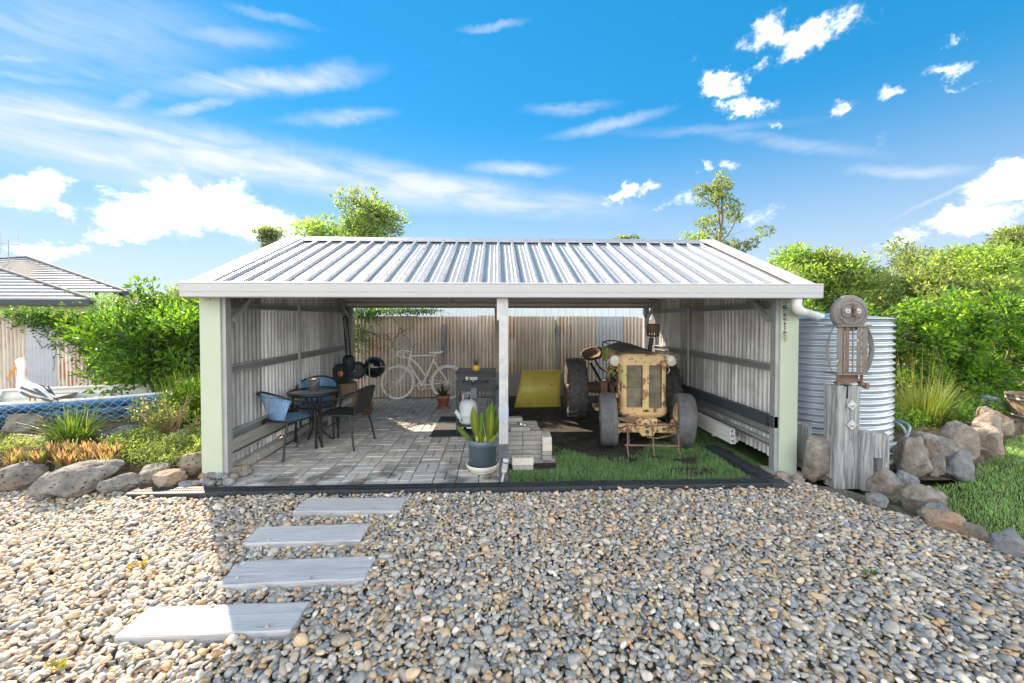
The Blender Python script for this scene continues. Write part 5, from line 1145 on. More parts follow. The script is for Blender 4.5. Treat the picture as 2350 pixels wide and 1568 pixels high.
def m_sticker():
    t = NT('printed_sticker'); v = t.coord((1, 1, 1)); sx = t.nd('ShaderNodeSeparateXYZ'); t.L.new(v, sx.inputs[0])
    b = t.math('PINGPONG', sx.outputs[2], .012); c = t.mix(t.rng(b, .004, .005), (0.75, 0.74, 0.70), (0.20, 0.20, 0.19)); return t.fin(c, 0.4)
bq_('rating_plate', MB().bx(-.085, .025, -.2375, -.235, .762, .80), m_sticker()); bq_('sticker', MB().bx(-.14, -.105, -.2375, -.235, .775, .805), M['white_plastic'])
ss = MB(); ss.lathe([(0.0, 0.003), (.014, .003), (.014, 0)], 14, (-.122, -.2355, .765), (0, -1, 0)); bq_('sticker', ss, plain('blue_sticker', (0.35, 0.50, 0.66), 0.4, 0, 0.02, 3, 0))
ss = MB(); ss.lathe([(0.0, 0.0035), (.007, .0035), (.007, 0)], 10, (-.122, -.2375, .792), (0, -1, 0)); bq_('sticker_print', ss, M['black_plastic'])
bq_('knob', MB().lathe([(0, .03), (.022, .028), (.026, 0)], 16, (-.03, -.235, .715), (0, -1, 0)), M['black_plastic']); bq_('knob_mark', MB().bx(-.04, -.022, -.268, -.265, .735, .755), M['white_plastic'])
bq_('drip_flap', MB().bx(-.065, .015, -.240, -.236, .50, .645), plain('blue_grey_flap', (0.12, 0.15, 0.17), 0.5, 0.1, 0.05, 6, 0))
for sx_ in (-1, 1):
    for sy_ in (-1, 1): bq_('leg', MB().box((sx_ * .262, sy_ * .215, .40), (.032, .032, .80)), bev=0.004)
    bq_('side_rail', MB().bar((sx_ * .262, -.215, .10), (sx_ * .262, .215, .10), .025, .025))
    bq_('leg_bolt', MB().lathe([(0, .008), (.009, .006), (.009, 0)], 8, (sx_ * .262, -.232, .775), (0, -1, 0)), M['chrome'])
bq_('bottom_shelf', MB().bx(-.25, .25, -.22, .22, .112, .124)); bq_('shelf_rail', MB().bx(-.262, .262, -.24, -.22, .095, .13))
for x in (-.23,): bq_('castor', MB().lathe([(0, -.016), (.028, -.016), (.034, -.008), (.034, .008), (.028, .016), (0, .016)], 16, (x + .03, -.27, .05), (0, 1, 0)), M['chrome'])
bq_('drip_tray', MB().bx(-.13, .06, -.235, -.1, .07, .095), M['white_plastic'], bev=0.004)
bq_('side_shelf', MB().bx(.285, .42, -.16, .22, .60, .62)); bq_('side_bracket', MB().bx(.30, .34, -.14, .2, .35, .60), plain('dark_blue_steel', (0.08, 0.11, 0.13), 0.5, 0.2, 0.1, 6, 0))  # bracket in plain dark blue steel
rg = MB(); vs = []; 
for i in range(9):
    for j in range(7): u, v = i / 8, j / 6; vs.append((-.285 + u * .085 + .012 * math.sin(v * 9), -.255 - .018 * math.sin(u * 11 + v * 5), .36 - u * .09 - v * .10 + .012 * math.sin(u * 9)))
rg.add(vs, [(i * 7 + j, i * 7 + j + 1, i * 7 + j + 8, i * 7 + j + 7) for i in range(8) for j in range(6)], True); o = rg.build('cleaning_rag', plain('white_cloth', (0.62, 0.68, 0.72), 0.9, 0, 0.1, 30, 0.2), thick=0.003, loc=(-.30, 5.75, .018)); tag(o, 'white rag hanging on the left leg of the barbecue cart', 'rag')
gbt = tag(empty('gas_bottle', (-.415, 5.62, .142)), 'pale grey gas bottle standing on the barbecue cart shelf', 'gas bottle')
GB = plain('pale_grey_enamel', (0.56, 0.60, 0.63), 0.4, 0, 0.05, 6, 0.02)
MB().lathe([(0, .0), (.10, 0), (.13, .02), (.135, .06), (.135, .125), (.138, .13), (.135, .135), (.135, .24), (.125, .29), (.10, .325), (.06, .342), (0, .345)], 32).build('tank', GB, gbt)
col_ = MB()
for k in range(22):
    a0, a1 = R(-60 + k * 13), R(-60 + (k + 1) * 13)
    if 5 <= k <= 7: z0, z1 = .33, .365
    else: z0, z1 = .325, .43
    for r_ in (.085, .080): col_.add([(r_ * math.cos(a0), r_ * math.sin(a0), z0), (r_ * math.cos(a1), r_ * math.sin(a1), z0), (r_ * math.cos(a1), r_ * math.sin(a1), z1), (r_ * math.cos(a0), r_ * math.sin(a0), z1)], [(0, 1, 2, 3)], True)
col_.build('collar', GB, gbt); MB().lathe([(0, .34), (.02, .34), (.02, .38), (.03, .385), (.03, .40), (0, .40)], 12).build('valve', M['chrome'], gbt); MB().tube(arc([(.02, -.02, .37), (.10, -.08, .36), (.12, .1, .40), (.2, .2, .5)], 4), .008, 7).build('gas_hose', M['rubber'], gbt)

# ------------------------------------------------------------------ potted plants
def rosette(n, L_, W_, up, c, z0=0.0, spread=.02, seg=4, bend=.9, mat='blade'):
    a = RNG.uniform(0, 6.28, n); P = np.stack([spread * np.cos(a), spread * np.sin(a), np.full(n, z0)], 1)
    return blade_mesh(P, L_ * RNG.uniform(.65, 1.1, n), W_ * RNG.uniform(.8, 1.2, n), a, np.abs(RNG.normal(bend, up, n)), jitter(c, n), seg)
yp2 = tag(empty('spiky_potted_plant', (-.30, 5.68, .887)), 'small spiky plant in a bright yellow pot on the barbecue lid', 'potted plant')
MB().lathe([(0, 0), (.044, 0), (.054, .01), (.056, .085), (.051, .085), (.049, .07), (0, .07)], 24).build('pot', plain('yellow_glaze', (0.72, 0.44, 0.07), 0.45, 0, 0.06, 10, 0.02), yp2)
q = rosette(34, .15, .006, .35, (0.12, 0.14, 0.09), .07, .02, 3, .8); npmesh('leaves', q[0], q[1], M['blade'], yp2, q[2])
tp2 = tag(empty('terracotta_potted_plant', (-.98, 7.20, .005)), 'dark leafed bromeliad in a terracotta pot in front of the bicycle', 'potted plant')
MB().lathe([(0, .03), (.10, .03), (.105, .012), (.125, .012), (.128, 0), (.10, 0), (0, 0)], 24).build('saucer', M['terracotta'], tp2)
MB().lathe([(0, .02), (.085, .02), (.115, .19), (.125, .19), (.128, .24), (.114, .24), (.11, .21), (0, .21)], 28).build('pot', M['terracotta'], tp2)
q = rosette(30, .27, .032, .3, (0.07, 0.085, 0.045), .20, .03, 5, 1.0); npmesh('leaves', q[0], q[1], M['blade'], tp2, q[2])
tp3 = MB(); tp3.lathe([(0, 0), (.075, 0), (.10, .17), (.11, .17), (.112, .21), (.10, .21), (.095, .18), (0, .18)], 24); tag(tp3.build('empty_flowerpot', M['terracotta'], loc=(-2.22, 6.75, .005)), 'empty terracotta flowerpot behind the black armchair', 'flowerpot')
gp_ = tag(empty('large_potted_plant', (-.155, 4.20, .005)), 'broad green leaves in a large blue-grey pot beside the middle post', 'potted plant')
sc2 = MB(); sc2.lathe([(0, .045), (.155, .045), (.165, .085), (.175, .088), (.178, .08), (.168, .04), (.15, .032), (0, .03)], 36); sc2.build('saucer', plain('off_white_saucer', (0.66, 0.65, 0.60), 0.5, 0, 0.05, 8, 0.02), gp_)
MB().lathe([(0, 0), (.13, 0), (.14, .01), (.142, .032), (0, .034)], 30).build('base_dish', plain('tan_dish', (0.55, 0.50, 0.42), 0.6, 0, 0.05, 8, 0), gp_)
pt = MB(); pt.lathe([(0, .047), (.138, .047), (.152, .29), (.158, .292), (.160, .345), (.150, .35), (.146, .33), (.145, .30), (0, .30)], 36); pt.build('pot', plain('blue_grey_pot', (0.11, 0.155, 0.185), 0.5, 0, 0.08, 6, 0.03), gp_)
MB().lathe([(.145, .305), (0, .315)], 24).build('potting_soil', M['soil'], gp_)
MB().box((.13, -.10, .315), (.055, .006, .05), Matrix.Rotation(R(40), 3, 'Z')).build('pot_tag', bpy.data.materials['blue_grey_pot'], gp_)
def broad_leaf(base, d, L_, W_, nrm_, c0):
    """strap leaf with a midrib, for large houseplant leaves"""
    base = Vector(base); d = Vector(d).normalized(); nn = Vector(nrm_); s = d.cross(nn).normalized(); u = s.cross(d); m = MB(); rows = 9
    prof = [.30, .26, .42, .72, .95, 1.0, .88, .58, .02]
    for i in range(rows):
        t_ = i / (rows - 1); c = base + d * L_ * t_ - u * (L_ * .16 * t_ * t_); w = W_ * .5 * prof[i]
        m.v += [tuple(c - s * w + u * w * .30), tuple(c - s * w * .5 + u * w * .05), tuple(c - u * w * .10), tuple(c + s * w * .5 + u * w * .05), tuple(c + s * w + u * w * .30)]
    for i in range(rows - 1):
        for k in range(4): m.f.append((i * 5 + k, i * 5 + k + 1, i * 5 + k + 6, i * 5 + k + 5)); m.sm.append(True)
    V = np.array(m.v); F = np.array(m.f); C = np.zeros((len(V), 3))
    for i in range(rows):
        t_ = i / (rows - 1); g_ = np.array(c0) * (1.0 if t_ > .22 else 1.9); 
        for k in range(5): C[i * 5 + k] = g_ * (1.6 if k == 2 else 1.0)
    return V, F, C
LFS = [((-.06, -.03), (-.10, -.25, 1), .40, .085), ((-.02, -.06), (-.02, -.12, 1), .34, .075), ((.0, .0), (.12, .05, 1), .38, .085), ((.04, -.03), (.22, -.1, 1), .33, .08), ((-.09, 0), (-.75, -.3, .75), .26, .06), ((.06, .02), (.05, .2, 1), .42, .09), ((.08, -.06), (.0, -.18, 1), .36, .085), ((.09, .0), (.30, -.1, 1), .36, .08), ((.1, .03), (.40, .1, 1), .34, .08), ((.03, -.08), (.45, -.5, .5), .20, .06), ((-.04, .05), (-.2, .3, 1), .34, .08), ((.07, .06), (.12, .3, 1), .38, .085), ((.02, -.09), (-.3, -.4, .7), .18, .055)]
for i, (b, d, l, w) in enumerate(LFS):
    V, F, C = broad_leaf((b[0], b[1], .305), d, l * 1.02, w * 1.0, (random.uniform(-.5, .5), -1, .35), (0.085, 0.16, 0.02) if i % 3 else (0.17, 0.20, 0.025)); npmesh('leaf', V, F, M['leaf_soft'], gp_, C, True)
for (x, y) in ((-.055, -.05), (.03, -.07), (.085, -.05)): MB().lathe([(0, 0), (.014, .01), (.017, .035), (.010, .075), (0, .08)], 10, (x, y, .30)).build('bulb', plain('pale_green_bulb%d' % int(x * 1000), (0.42, 0.46, 0.13), 0.5, 0, 0.1, 10, 0), gp_)
MB().tube([(.04, -.03, .31), (-.005, -.01, .62)], .006, 6).build('support_stick', M['steel'], gp_)
# low bench against the left wall behind the table
bn = tag(empty('low_bench', (-2.62, 6.3, .005)), 'low grey slatted bench behind the table along the left wall', 'bench')
for k in range(3): MB().bx(-.16 + k * .11, -.06 + k * .11, -.45, .45, .30, .325).build('slat', M['grey_timber'], bn, bev=0.004)
for y in (-.38, .38):
    for x in (-.13, .13): MB().box((x, y, .15), (.05, .05, .30)).build('leg', M['grey_timber'], bn, bev=0.004)
MB().bx(.14, .16, -.45, .45, .22, .295).build('apron', M['white_paint'], bn)

# ------------------------------------------------------------------ timber sleepers set in the gravel
SL = ['grey timber sleeper step nearest the shed drain', 'second grey sleeper step from the shed', 'third grey sleeper step from the shed', 'sun-bleached sleeper step nearest the camera, half in sun']
for ((x, y), l, w, a), lb in zip(SLEEPERS, SL):
    m = MB(); n = 24
    for i in range(n + 1):
        t_ = i / n; xx = (t_ - .5) * l; d = .004 * mnoise.noise(Vector((xx * 6, y, 3))); sh = (-.035 if False else 0)
        m.v += [(xx + (.012 * mnoise.noise(Vector((1, y, 5))) if i in (0, n) else 0), -w / 2 + d, -.05), (xx, -w / 2 + d, .022 + d * .4), (xx, -w / 2 + .008 + d, .028 + d * .4), (xx, w / 2 - .008 + d, .028 + d * .4), (xx, w / 2 + d, .022), (xx, w / 2 + d, -.05)]
    for i in range(n):
        for k in range(5): m.f.append((i * 6 + k, i * 6 + k + 1, (i + 1) * 6 + k + 1, (i + 1) * 6 + k)); m.sm.append(False)
    for i in (0, n): m.f.append(tuple(i * 6 + k for k in range(6))); m.sm.append(False)
    o = m.build('timber_sleeper', M['sleeper'], loc=(x, y, -0.006)); o.rotation_euler = (0, 0, R(a)); tag(o, lb, 'sleeper', 'sleeper steps across the gravel')

# ------------------------------------------------------------------ rocks
RV, RF = ico(4)
def rock(name, loc, dims, seed, mat, label, rz=0, rough=.26, cuts=10, group=None, cat='rock'):
    rr = random.Random(seed); s = Vector((rr.uniform(-90, 90), rr.uniform(-90, 90), rr.uniform(-90, 90)))
    pl = [(Vector((rr.gauss(0, 1), rr.gauss(0, 1), rr.gauss(0, .8))).normalized(), rr.uniform(.60, .90)) for _ in range(cuts)]
    V = []
    for v in RV:
        p = Vector(v); p *= 1 + rough * mnoise.noise(p * 1.2 + s)
        for nn, h in pl:
            d = p.dot(nn)
            if d > h: p -= nn * (d - h) * .93
        p *= 1 + .10 * mnoise.noise(p * 2.6 + s) + .045 * mnoise.noise(p * 6.5 + s) + .02 * mnoise.noise(p * 15 + s)
        V.append((p.x * dims[0] / 2 * 1.06, p.y * dims[1] / 2 * 1.12, p.z * dims[2] / 2 * 1.22))
    V = np.array(V); V[:, 2] -= V[:, 2].min()
    o = npmesh(name, V, RF, M[mat], None, None, True); o.location = loc; o.rotation_euler = (0, 0, R(rz)); tag(o, label, cat, group); return o
GR = 'rock edging right of the shed'
rocks_r = [  # x y z  dims  mat rz label
 (3.29, 3.88, -.06, 0.29, 0.26, 0.42, 'rock_right', -20, 'rounded brown boulder between the right post and the tall timber'),
 (3.56, 3.44, -.06, 0.24, 0.19, 0.26, 'rock_right', -46, 'dark brown rock at the foot of the slotted timber'),
 (3.35, 3.31, -.06, 0.2, 0.13, 0.13, 'rock_blue', -45, 'flat slate blue stone sunk in the gravel below the dark brown rock'),
 (3.93, 3.6, -.06, 0.16, 0.14, 0.2, 'rock_blue', -48, 'flat bluish stone right of the slotted timber foot'),
 (3.6, 3.17, -.06, 0.27, 0.2, 0.27, 'rock_right', -48, 'large grey rock where gravel meets lawn'),
 (3.99, 3.46, -.06, 0.1, 0.09, 0.15, 'rock_right', 0, 'tiny round rock at the lawn corner'),
 (4.16, 3.74, -.06, 0.32, 0.26, 0.4, 'rock_right', -48, 'big brown grey boulder right of the hose coil'),
 (4.49, 3.86, -.06, 0.2, 0.2, 0.38, 'rock_right', -30, 'grey wedge rock second from the hose coil'),
 (4.68, 3.78, -.06, 0.22, 0.18, 0.33, 'rock_blue', -51, 'blue black rock with rusty face beside the lawn'),
 (4.45, 4.12, -.06, 0.2, 0.16, 0.26, 'rock_blue', 0, 'small dark stone behind the grey wedge rock'),
 (5.0, 4.34, -.06, 0.46, 0.3, 0.33, 'rock_right', -49, 'long brown rock behind the blue black rock'),
 (5.34, 4.3, -.06, 0.3, 0.26, 0.45, 'rock_pale', -51, 'sunlit tan rock left in the row along the lawn'),
 (5.85, 4.44, -.06, 0.27, 0.22, 0.36, 'rock_pale', -53, 'pale orange rock with ochre face beside the lawn'),
 (6.26, 4.74, -.06, 0.27, 0.22, 0.42, 'rock_pale', -53, 'grey topped tan rock further along the lawn edge'),
 (6.62, 4.95, -.06, 0.34, 0.26, 0.46, 'rock_pale', -54, 'orange streaked boulder near the right edge of the picture'),
 (8.15, 6.1, -.06, 0.36, 0.26, 0.36, 'rock_blue', -53, 'flat pale grey rock at the back of the lawn'),
 (3.59, 3.05, -.06, 0.21, 0.13, 0.15, 'rock_blue', -49, 'flat grey edging stone between gravel and lawn, farthest of four'),
 (3.49, 2.9, -.06, 0.25, 0.15, 0.16, 'rock_pale', -50, 'long pale edging stone between gravel and lawn, second of four'),
 (3.57, 2.78, -.06, 0.16, 0.1, 0.13, 'rock_right', -52, 'small dark edging stone between gravel and lawn, third of four'),
 (3.57, 2.57, -.06, 0.2, 0.12, 0.17, 'rock_blue', -54, 'blue grey edging stone between gravel and lawn, nearest the camera'),
]
for i, (x, y, z, a, b, c, mt, rz, lb) in enumerate(rocks_r): rock('edging_rock', (x, y, z), (a, b, c), 40 + i, mt, lb, rz, group=GR)
for i, (x, y, s_, lb) in enumerate(((2.93, 3.90, .12, 'tan cobble against the foot of the right corner post, left one'), (3.05, 3.84, .11, 'tan cobble against the foot of the right corner post, right one'), (2.98, 3.74, .10, 'flat cobble beside the drain corner block'))):
    rock('cobble', (x, y, -.03), (s_, s_ * .8, s_ * .62), 80 + i, 'rock_pale', lb, 20 * i, .12, 4, 'cobbles at the right post', 'stone')

# ------------------------------------------------------------------ water tank
TC = Vector((4.27, 5.08, 0)); TR = .745
tank = tag(empty('water_tank', (TC.x, TC.y, .0)), 'round corrugated galvanised rainwater tank right of the shed', 'water tank')
def m_tank():
    t = NT('galvanised_tank'); v = t.coord((3, 3, 14)); n = t.noise(v, 3, 6, .6); n2 = t.noise(t.coord(), 40, 5, .7)
    c = t.ramp(n, [(.3, (.40, .44, .49)), (.7, (.51, .55, .60))]); t.bump(n2, .08, .002); return t.fin(c, t.rng(n2, .3, .7, .30, .42), .78)
M['tank'] = m_tank()
pf_ = []; z = .05; nn = 21; H0, H1 = .05, 1.63; pitch = (H1 - H0) / nn
for k in range(nn * 8 + 1):
    zz = H0 + k / 8 * pitch; pf_.append((TR + .017 * math.cos(2 * math.pi * k / 8), zz))
MB().lathe(pf_, 96).build('tank_wall', M['tank'], tank); MB().lathe([(TR + .004, 1.63), (TR + .012, 1.64), (TR - .01, 1.648), (.3, 1.70), (0, 1.71)], 64).build('tank_lid', M['tank'], tank)
MB().tube([(TR * math.cos(a) + .0, TR * math.sin(a), 1.638) for a in np.linspace(0, 2 * math.pi, 72, endpoint=False)], .011, 7, True).build('top_rim', M['tank'], tank)
MB().lathe([(0, .0), (TR + .06, 0), (TR + .06, .05), (0, .05)], 40, (0, 0, .0), split=True).build('tank_base', M['concrete'], tank)
rv = MB()
for k in range(nn):
    for a in (R(-35), R(-36.5)):
        zz = H0 + (k + .0) * pitch; rv.lathe([(.006, 0), (.004, .004), (0, .005)], 6, ((TR + .017) * math.cos(a), (TR + .017) * math.sin(a), zz), (math.cos(a), math.sin(a), 0))
o = rv.build('rivet', M['steel_dark'], tank); o['kind'] = 'stuff'
MB().bx(-.95, -.80, -.35, -.12, 1.60, 1.73).build('inlet_box', M['white_paint'], tank, bev=.006)

# ------------------------------------------------------------------ old timbers, owl sculpture, hose
def old_timber(name, w, d, h, loc, rz, seed, label, notch=0.0, split=None):
    rr = random.Random(seed); nx, nz = 22, 30; m = MB(); prof = rrect(w, d, .02, 2); n = len(prof); K = 40; vs = []
    per = [Vector((x, y, 0)) for x, y in prof]; tot = sum((per[i] - per[i - 1]).length for i in range(n)); ring_ = []
    for k in range(K):
        t_ = k / K * tot; i = 0
        while True:
            a, b = per[i % n], per[(i + 1) % n]; l = (b - a).length
            if t_ <= l or i > 200: break
            t_ -= l; i += 1
        ring_.append(a.lerp(b, t_ / max(l, 1e-6)))
    for j in range(nz + 1):
        for k, p in enumerate(ring_):
            g_ = mnoise.noise(Vector((k * .9, seed, j * .05))) * .010 + mnoise.noise(Vector((k * 2.3, seed + 9, j * .11))) * .006
            q = p.normalized() * g_; top = (mnoise.noise(Vector((p.x * 14, p.y * 14, seed))) * notch + mnoise.noise(Vector((p.x * 40, p.y * 40, seed))) * notch * .5) * (j / nz) ** 6
            vs.append((p.x + q.x, p.y + q.y, j / nz * h + top))
    m.add(vs, [(j * K + k, j * K + (k + 1) % K, (j + 1) * K + (k + 1) % K, (j + 1) * K + k) for j in range(nz) for k in range(K)], False); m.add(vs[-K:], [tuple(range(K))])
    return m
tall = tag(empty('tall_timber', (3.465, 3.80, -.05), R(2)), 'tall split grey hardwood post carrying the metal owl', 'timber post')
old_timber('post', .245, .17, 1.02, 0, 0, 3, '', .018).build('post', M['old_post'], tall)
MB().bx(-.030, -.017, -.088, -.05, .90, 1.03).build('split_gap', plain('dark_split', (.02, .018, .016), .9, 0, .1, 5, 0), tall)
for z, rz in ((.838, 40), (.643, 48)):
    m = MB(); m.box((.018, -.096, z), (.078, .006, .078), Matrix.Rotation(R(rz), 3, 'Y')); p_ = m.build('diamond_plate', M['white_paint'], tall)
    MB().lathe([(0, .010), (.014, .009), (.017, .005), (.022, .003), (.022, .0)], 16, (.018, -.098, z), (0, -1, 0)).build('bolt', M['steel'], p_)
m = MB(); sh = old_timber('x', .10, .15, .52, 0, 0, 8, '', .03)
short = tag(empty('slotted_timber', (3.70, 3.72, -.05), R(-6)), 'shorter weathered timber with a square slot beside the tall post', 'timber post')
def piece(w, d, h, seed, off, z0, notch=.0, nm='side'): o = old_timber('x', w, d, h, 0, 0, seed, '', notch).build(nm, M['old_post'], short); o.location = (*off, z0); return o
piece(.10, .13, .575, 12, (-.070, 0), 0, .035, 'left_side'); piece(.07, .12, .55, 13, (.098, 0), 0, .03, 'right_side'); piece(.11, .11, .24, 14, (.022, 0), .325, .03, 'head'); piece(.11, .11, .17, 15, (.022, 0.0), 0, .008, 'foot')
tag(old_timber('x', .10, .12, .48, 0, 0, 21, '', .03).build('timber_stub', M['old_post'], loc=(3.42, 4.22, -.02)), 'short timber stub showing left behind the tall post', 'timber post')
owl = tag(empty('owl_sculpture', (3.49, 3.775, .965)), 'rusty scrap metal owl with disc face and saw blade feathers', 'sculpture')
M['scrap'] = m_chipped('grey_scrap_steel', (.17, .162, .152), (.38, .37, .355), (.15, .085, .05), .56, .55)
def ow(n, mb, mat='scrap', parent=None, **k): o = mb.build(n, M[mat], **k); o.parent = parent or owl; return o
hz_ = .725
hd = ow('head', MB().lathe([(0, .03), (.165, .03), (.178, .022), (.180, -.01), (.172, -.03), (.16, -.034), (.155, -.022), (.0, -.02)], 40, (.01, 0, hz_), (0, -1, 0)))
hd.scale = (1, 1, 1)
for r in (.15, .112): ow('face_ring', MB().tube([(.01 + r * math.cos(a), -.028, hz_ + .005 + r * .80 * math.sin(a)) for a in np.linspace(0, 2 * math.pi, 36, endpoint=False)], .006, 6, True), 'scrap', hd)
def saw_disc(c, r, n): 
    m = MB(); P = []
    for k in range(n * 2): rr = r if k % 2 else r * .9; a = math.pi * k / n; P.append((c[0] + rr * math.cos(a), c[1], c[2] + rr * math.sin(a)))
    m.prism(P, (0, .006, 0)); return m
for s in (-1, 1):
    e = ow('eye_disc', saw_disc((.01 + s * .052, -.044, hz_ + .018), .062, 18), 'scrap', hd)
    ow('eye', MB().lathe([(0, .016), (.010, .014), (.012, .004), (.022, .004), (.026, .010), (.028, .0)], 18, (.01 + s * .054, -.046, hz_ + .022), (0, -1, 0)), 'steel', hd)
ow('smile', MB().prism([(.01 + .125 * math.cos(a), -.036, hz_ - .005 + .105 * math.sin(a)) for a in np.linspace(math.pi * 1.02, math.pi * 1.98, 16)] + [(.01 + .10 * math.cos(a), -.036, hz_ - .02 + .055 * math.sin(a)) for a in np.linspace(math.pi * 1.95, math.pi * 1.05, 12)], (0, .004, 0)), 'scrap', hd)
ow('beak', MB().tube([(.012, -.048, hz_ + .095), (.014, -.066, hz_ + .03), (.012, -.085, hz_ - .045), (.010, -.055, hz_ - .095)], [.010, .013, .011, .004], 10), 'rusty', hd)
bx0, bx1, bz0, bz1 = -.155, .170, .125, .60
for z in (bz0, bz1): ow('body_plate', MB().bx(bx0 - .012, bx1 + .012, -.075, .075, z - .007, z + .007))
def saw(x0, w, side, z0, z1, teeth, mat, y):
    m = MB(); P = [(x0, y, z0), (x0, y, z1)] if side > 0 else [(x0, y, z1), (x0, y, z0)]; E = []
    for k in range(teeth * 2 + 1):
        t_ = k / (teeth * 2); E.append((x0 + side * (w + (.012 if k % 2 else 0)), y, lerp(z1, z0, t_) if side > 0 else lerp(z0, z1, t_)))
    m.prism(P + E, (0, .004, 0)); return m
for x0, w, sd, tn, mt, y in ((-.095, .045, -1, 16, 'scrap', -.05), (-.03, .032, -1, 22, 'rusty', -.055), (.05, .028, 1, 22, 'scrap', -.055), (.108, .048, 1, 16, 'scrap', -.05)): ow('saw_blade', saw(x0, w, sd, bz0, bz1, tn, mt, y), mt)
ow('twist_rod', MB().tube([(.012 + .003 * math.cos(k), -.05 + .003 * math.sin(k), lerp(bz0, bz1, k / 60)) for k in range(61)], .006, 6), 'scrap')
for x in (-.078, .095): ow('body_rod', MB().bx(x - .008, x + .008, -.045, -.03, bz0, bz1), 'rusty')
ow('cross_rod', MB().bx(-.09, .11, -.05, -.035, .36, .372), 'rusty')
for s, x0 in ((-1, bx0), (1, bx1)):
    P = arc([(x0, 0, bz1 + .005), (x0 + s * .05, 0, bz1 - .08), (x0 + s * .085, 0, .36), (x0 + s * .05, 0, bz0 + .08), (x0, 0, bz0)], 6); Q = [Vector((p.x - s * (.006 + .03 * math.sin(math.pi * i / (len(P) - 1))), 0, p.z)) for i, p in enumerate(P)]
    ow('wing', MB().prism([(p.x, -.03, p.z) for p in P] + [(p.x, -.012, p.z) for p in reversed(Q)], (0, .006, 0)), 'scrap')
for x in (-.11, .135): ow('leg', MB().tube([(x, -.02, bz0), (x, -.02, .03)], .013, 10), 'rusty'); ow('foot', MB().tube([(x - .02, -.06, .03), (x + .02, .03, .03)], .016, 8), 'rusty')
ow('tail_plate', MB().prism([(-.10, .0, bz0 - .008), (.12, .0, bz0 - .008), (.12, 0, .04), (.06, 0, .028), (.0, 0, .022), (-.06, 0, .03), (-.10, 0, .05)], (0, .008, 0)), 'rusty')
ow('clamp', MB().tube([(.10, -.03, .015), (.20, -.03, .008)], .016, 9), 'rusty'); ow('clamp', MB().box((.17, -.03, .005), (.03, .05, .055)), 'rusty', bev=.004)
def coil(nm, c, rx, ry, turns, rad, mat, label, tilt=(0, 0, 0), drift=.014, seed=0, extra=None):
    P = []; rr = random.Random(seed)
    for k in range(turns * 26):
        a = k / 26 * 2 * math.pi; w = 1 + .05 * math.sin(a * .37 + seed); P.append(Vector((rx * w * math.cos(a), ry * w * math.sin(a), drift * k / 26 + .012 * math.sin(a * 2 + seed + k * .02))))
    E_ = Matrix.Rotation(tilt[0], 3, 'X') @ Matrix.Rotation(tilt[1], 3, 'Y'); P = [E_ @ p + Vector(c) for p in P]
    if extra: P += arc([P[-1]] + [Vector(e) for e in extra], 6)[1:]
    return tag(MB().tube(P, rad, 7).build(nm, mat), label, 'hose')
M['hose_cream'] = plain('cream_hose', (.55, .50, .34), .45, 0, .05, 8, 0); M['hose_grey'] = plain('grey_hose', (.30, .34, .36), .4, 0, .06, 8, 0)
coil('garden_hose', (3.98, 3.98, .10), .27, .17, 4, .0085, M['black_plastic'], 'black garden hose coiled behind the slotted timber', (R(14), R(-6), 0), .018, 1, [(3.45, 4.05, .30), (3.28, 4.0, .32)])
coil('garden_hose', (3.96, 4.0, .14), .23, .15, 3, .008, M['hose_cream'], 'cream striped garden hose coiled on top of the black one', (R(16), R(-8), 0), .018, 3, [(3.5, 4.03, .31), (3.34, 4.02, .33)])
coil('garden_hose', (3.97, 3.96, .07), .29, .18, 2, .009, M['hose_grey'], 'grey garden hose at the bottom of the coil', (R(12), R(-4), 0), .016, 5)
tag(MB().tube(arc([(4.35, 4.28, .16), (4.75, 4.38, .22), (4.95, 4.5, .34), (5.02, 4.7, .36), (5.1, 4.9, .30)], 6), .016, 8).build('conduit', M['hose_grey']), 'grey bent conduit lying over the rocks right of the tank', 'pipe')
tag(MB().tube(arc([(4.5, 4.32, .15), (4.82, 4.42, .24), (4.88, 4.55, .36), (4.92, 4.75, .34)], 6), .014, 8).build('conduit', M['hose_grey']), 'second thinner grey conduit beside the tank', 'pipe')

# ------------------------------------------------------------------ half barrel at the right edge
hb = tag(empty('half_barrel', (8.22, 5.62, .08)), 'cut down wooden half barrel planter at the right edge', 'planter')
for k in range(20):
    a = 2 * math.pi * k / 20; m = MB(); w = .075
    for z, r in ((0, .24), (.2, .29), (.40, .33)): 
        for dr in (0, .022):
            for s in (-1, 1): m.v.append(((r - dr) * math.cos(a) - s * w * (r / .33) * .68 * math.sin(a), (r - dr) * math.sin(a) + s * w * (r / .33) * .68 * math.cos(a), z))
    for j in range(2):
        b = j * 4
        for q4 in ((0, 1, 5, 4), (2, 6, 7, 3), (0, 4, 6, 2), (1, 3, 7, 5)): m.f.append(tuple(b + i for i in q4)); m.sm.append(False)
    m.f.append((8, 9, 11, 10)); m.sm.append(False); m.build('stave', M['brown_timber'], hb)
for z, r in ((.07, .262), (.33, .322)): MB().lathe([(r, -.015), (r + .004, -.015), (r + .006, .015), (r, .015)], 32, (0, 0, z)).build('hoop', M['steel_dark'], hb)
MB().disc((0, 0, .36), .30).build('soil_fill', M['soil'], hb)

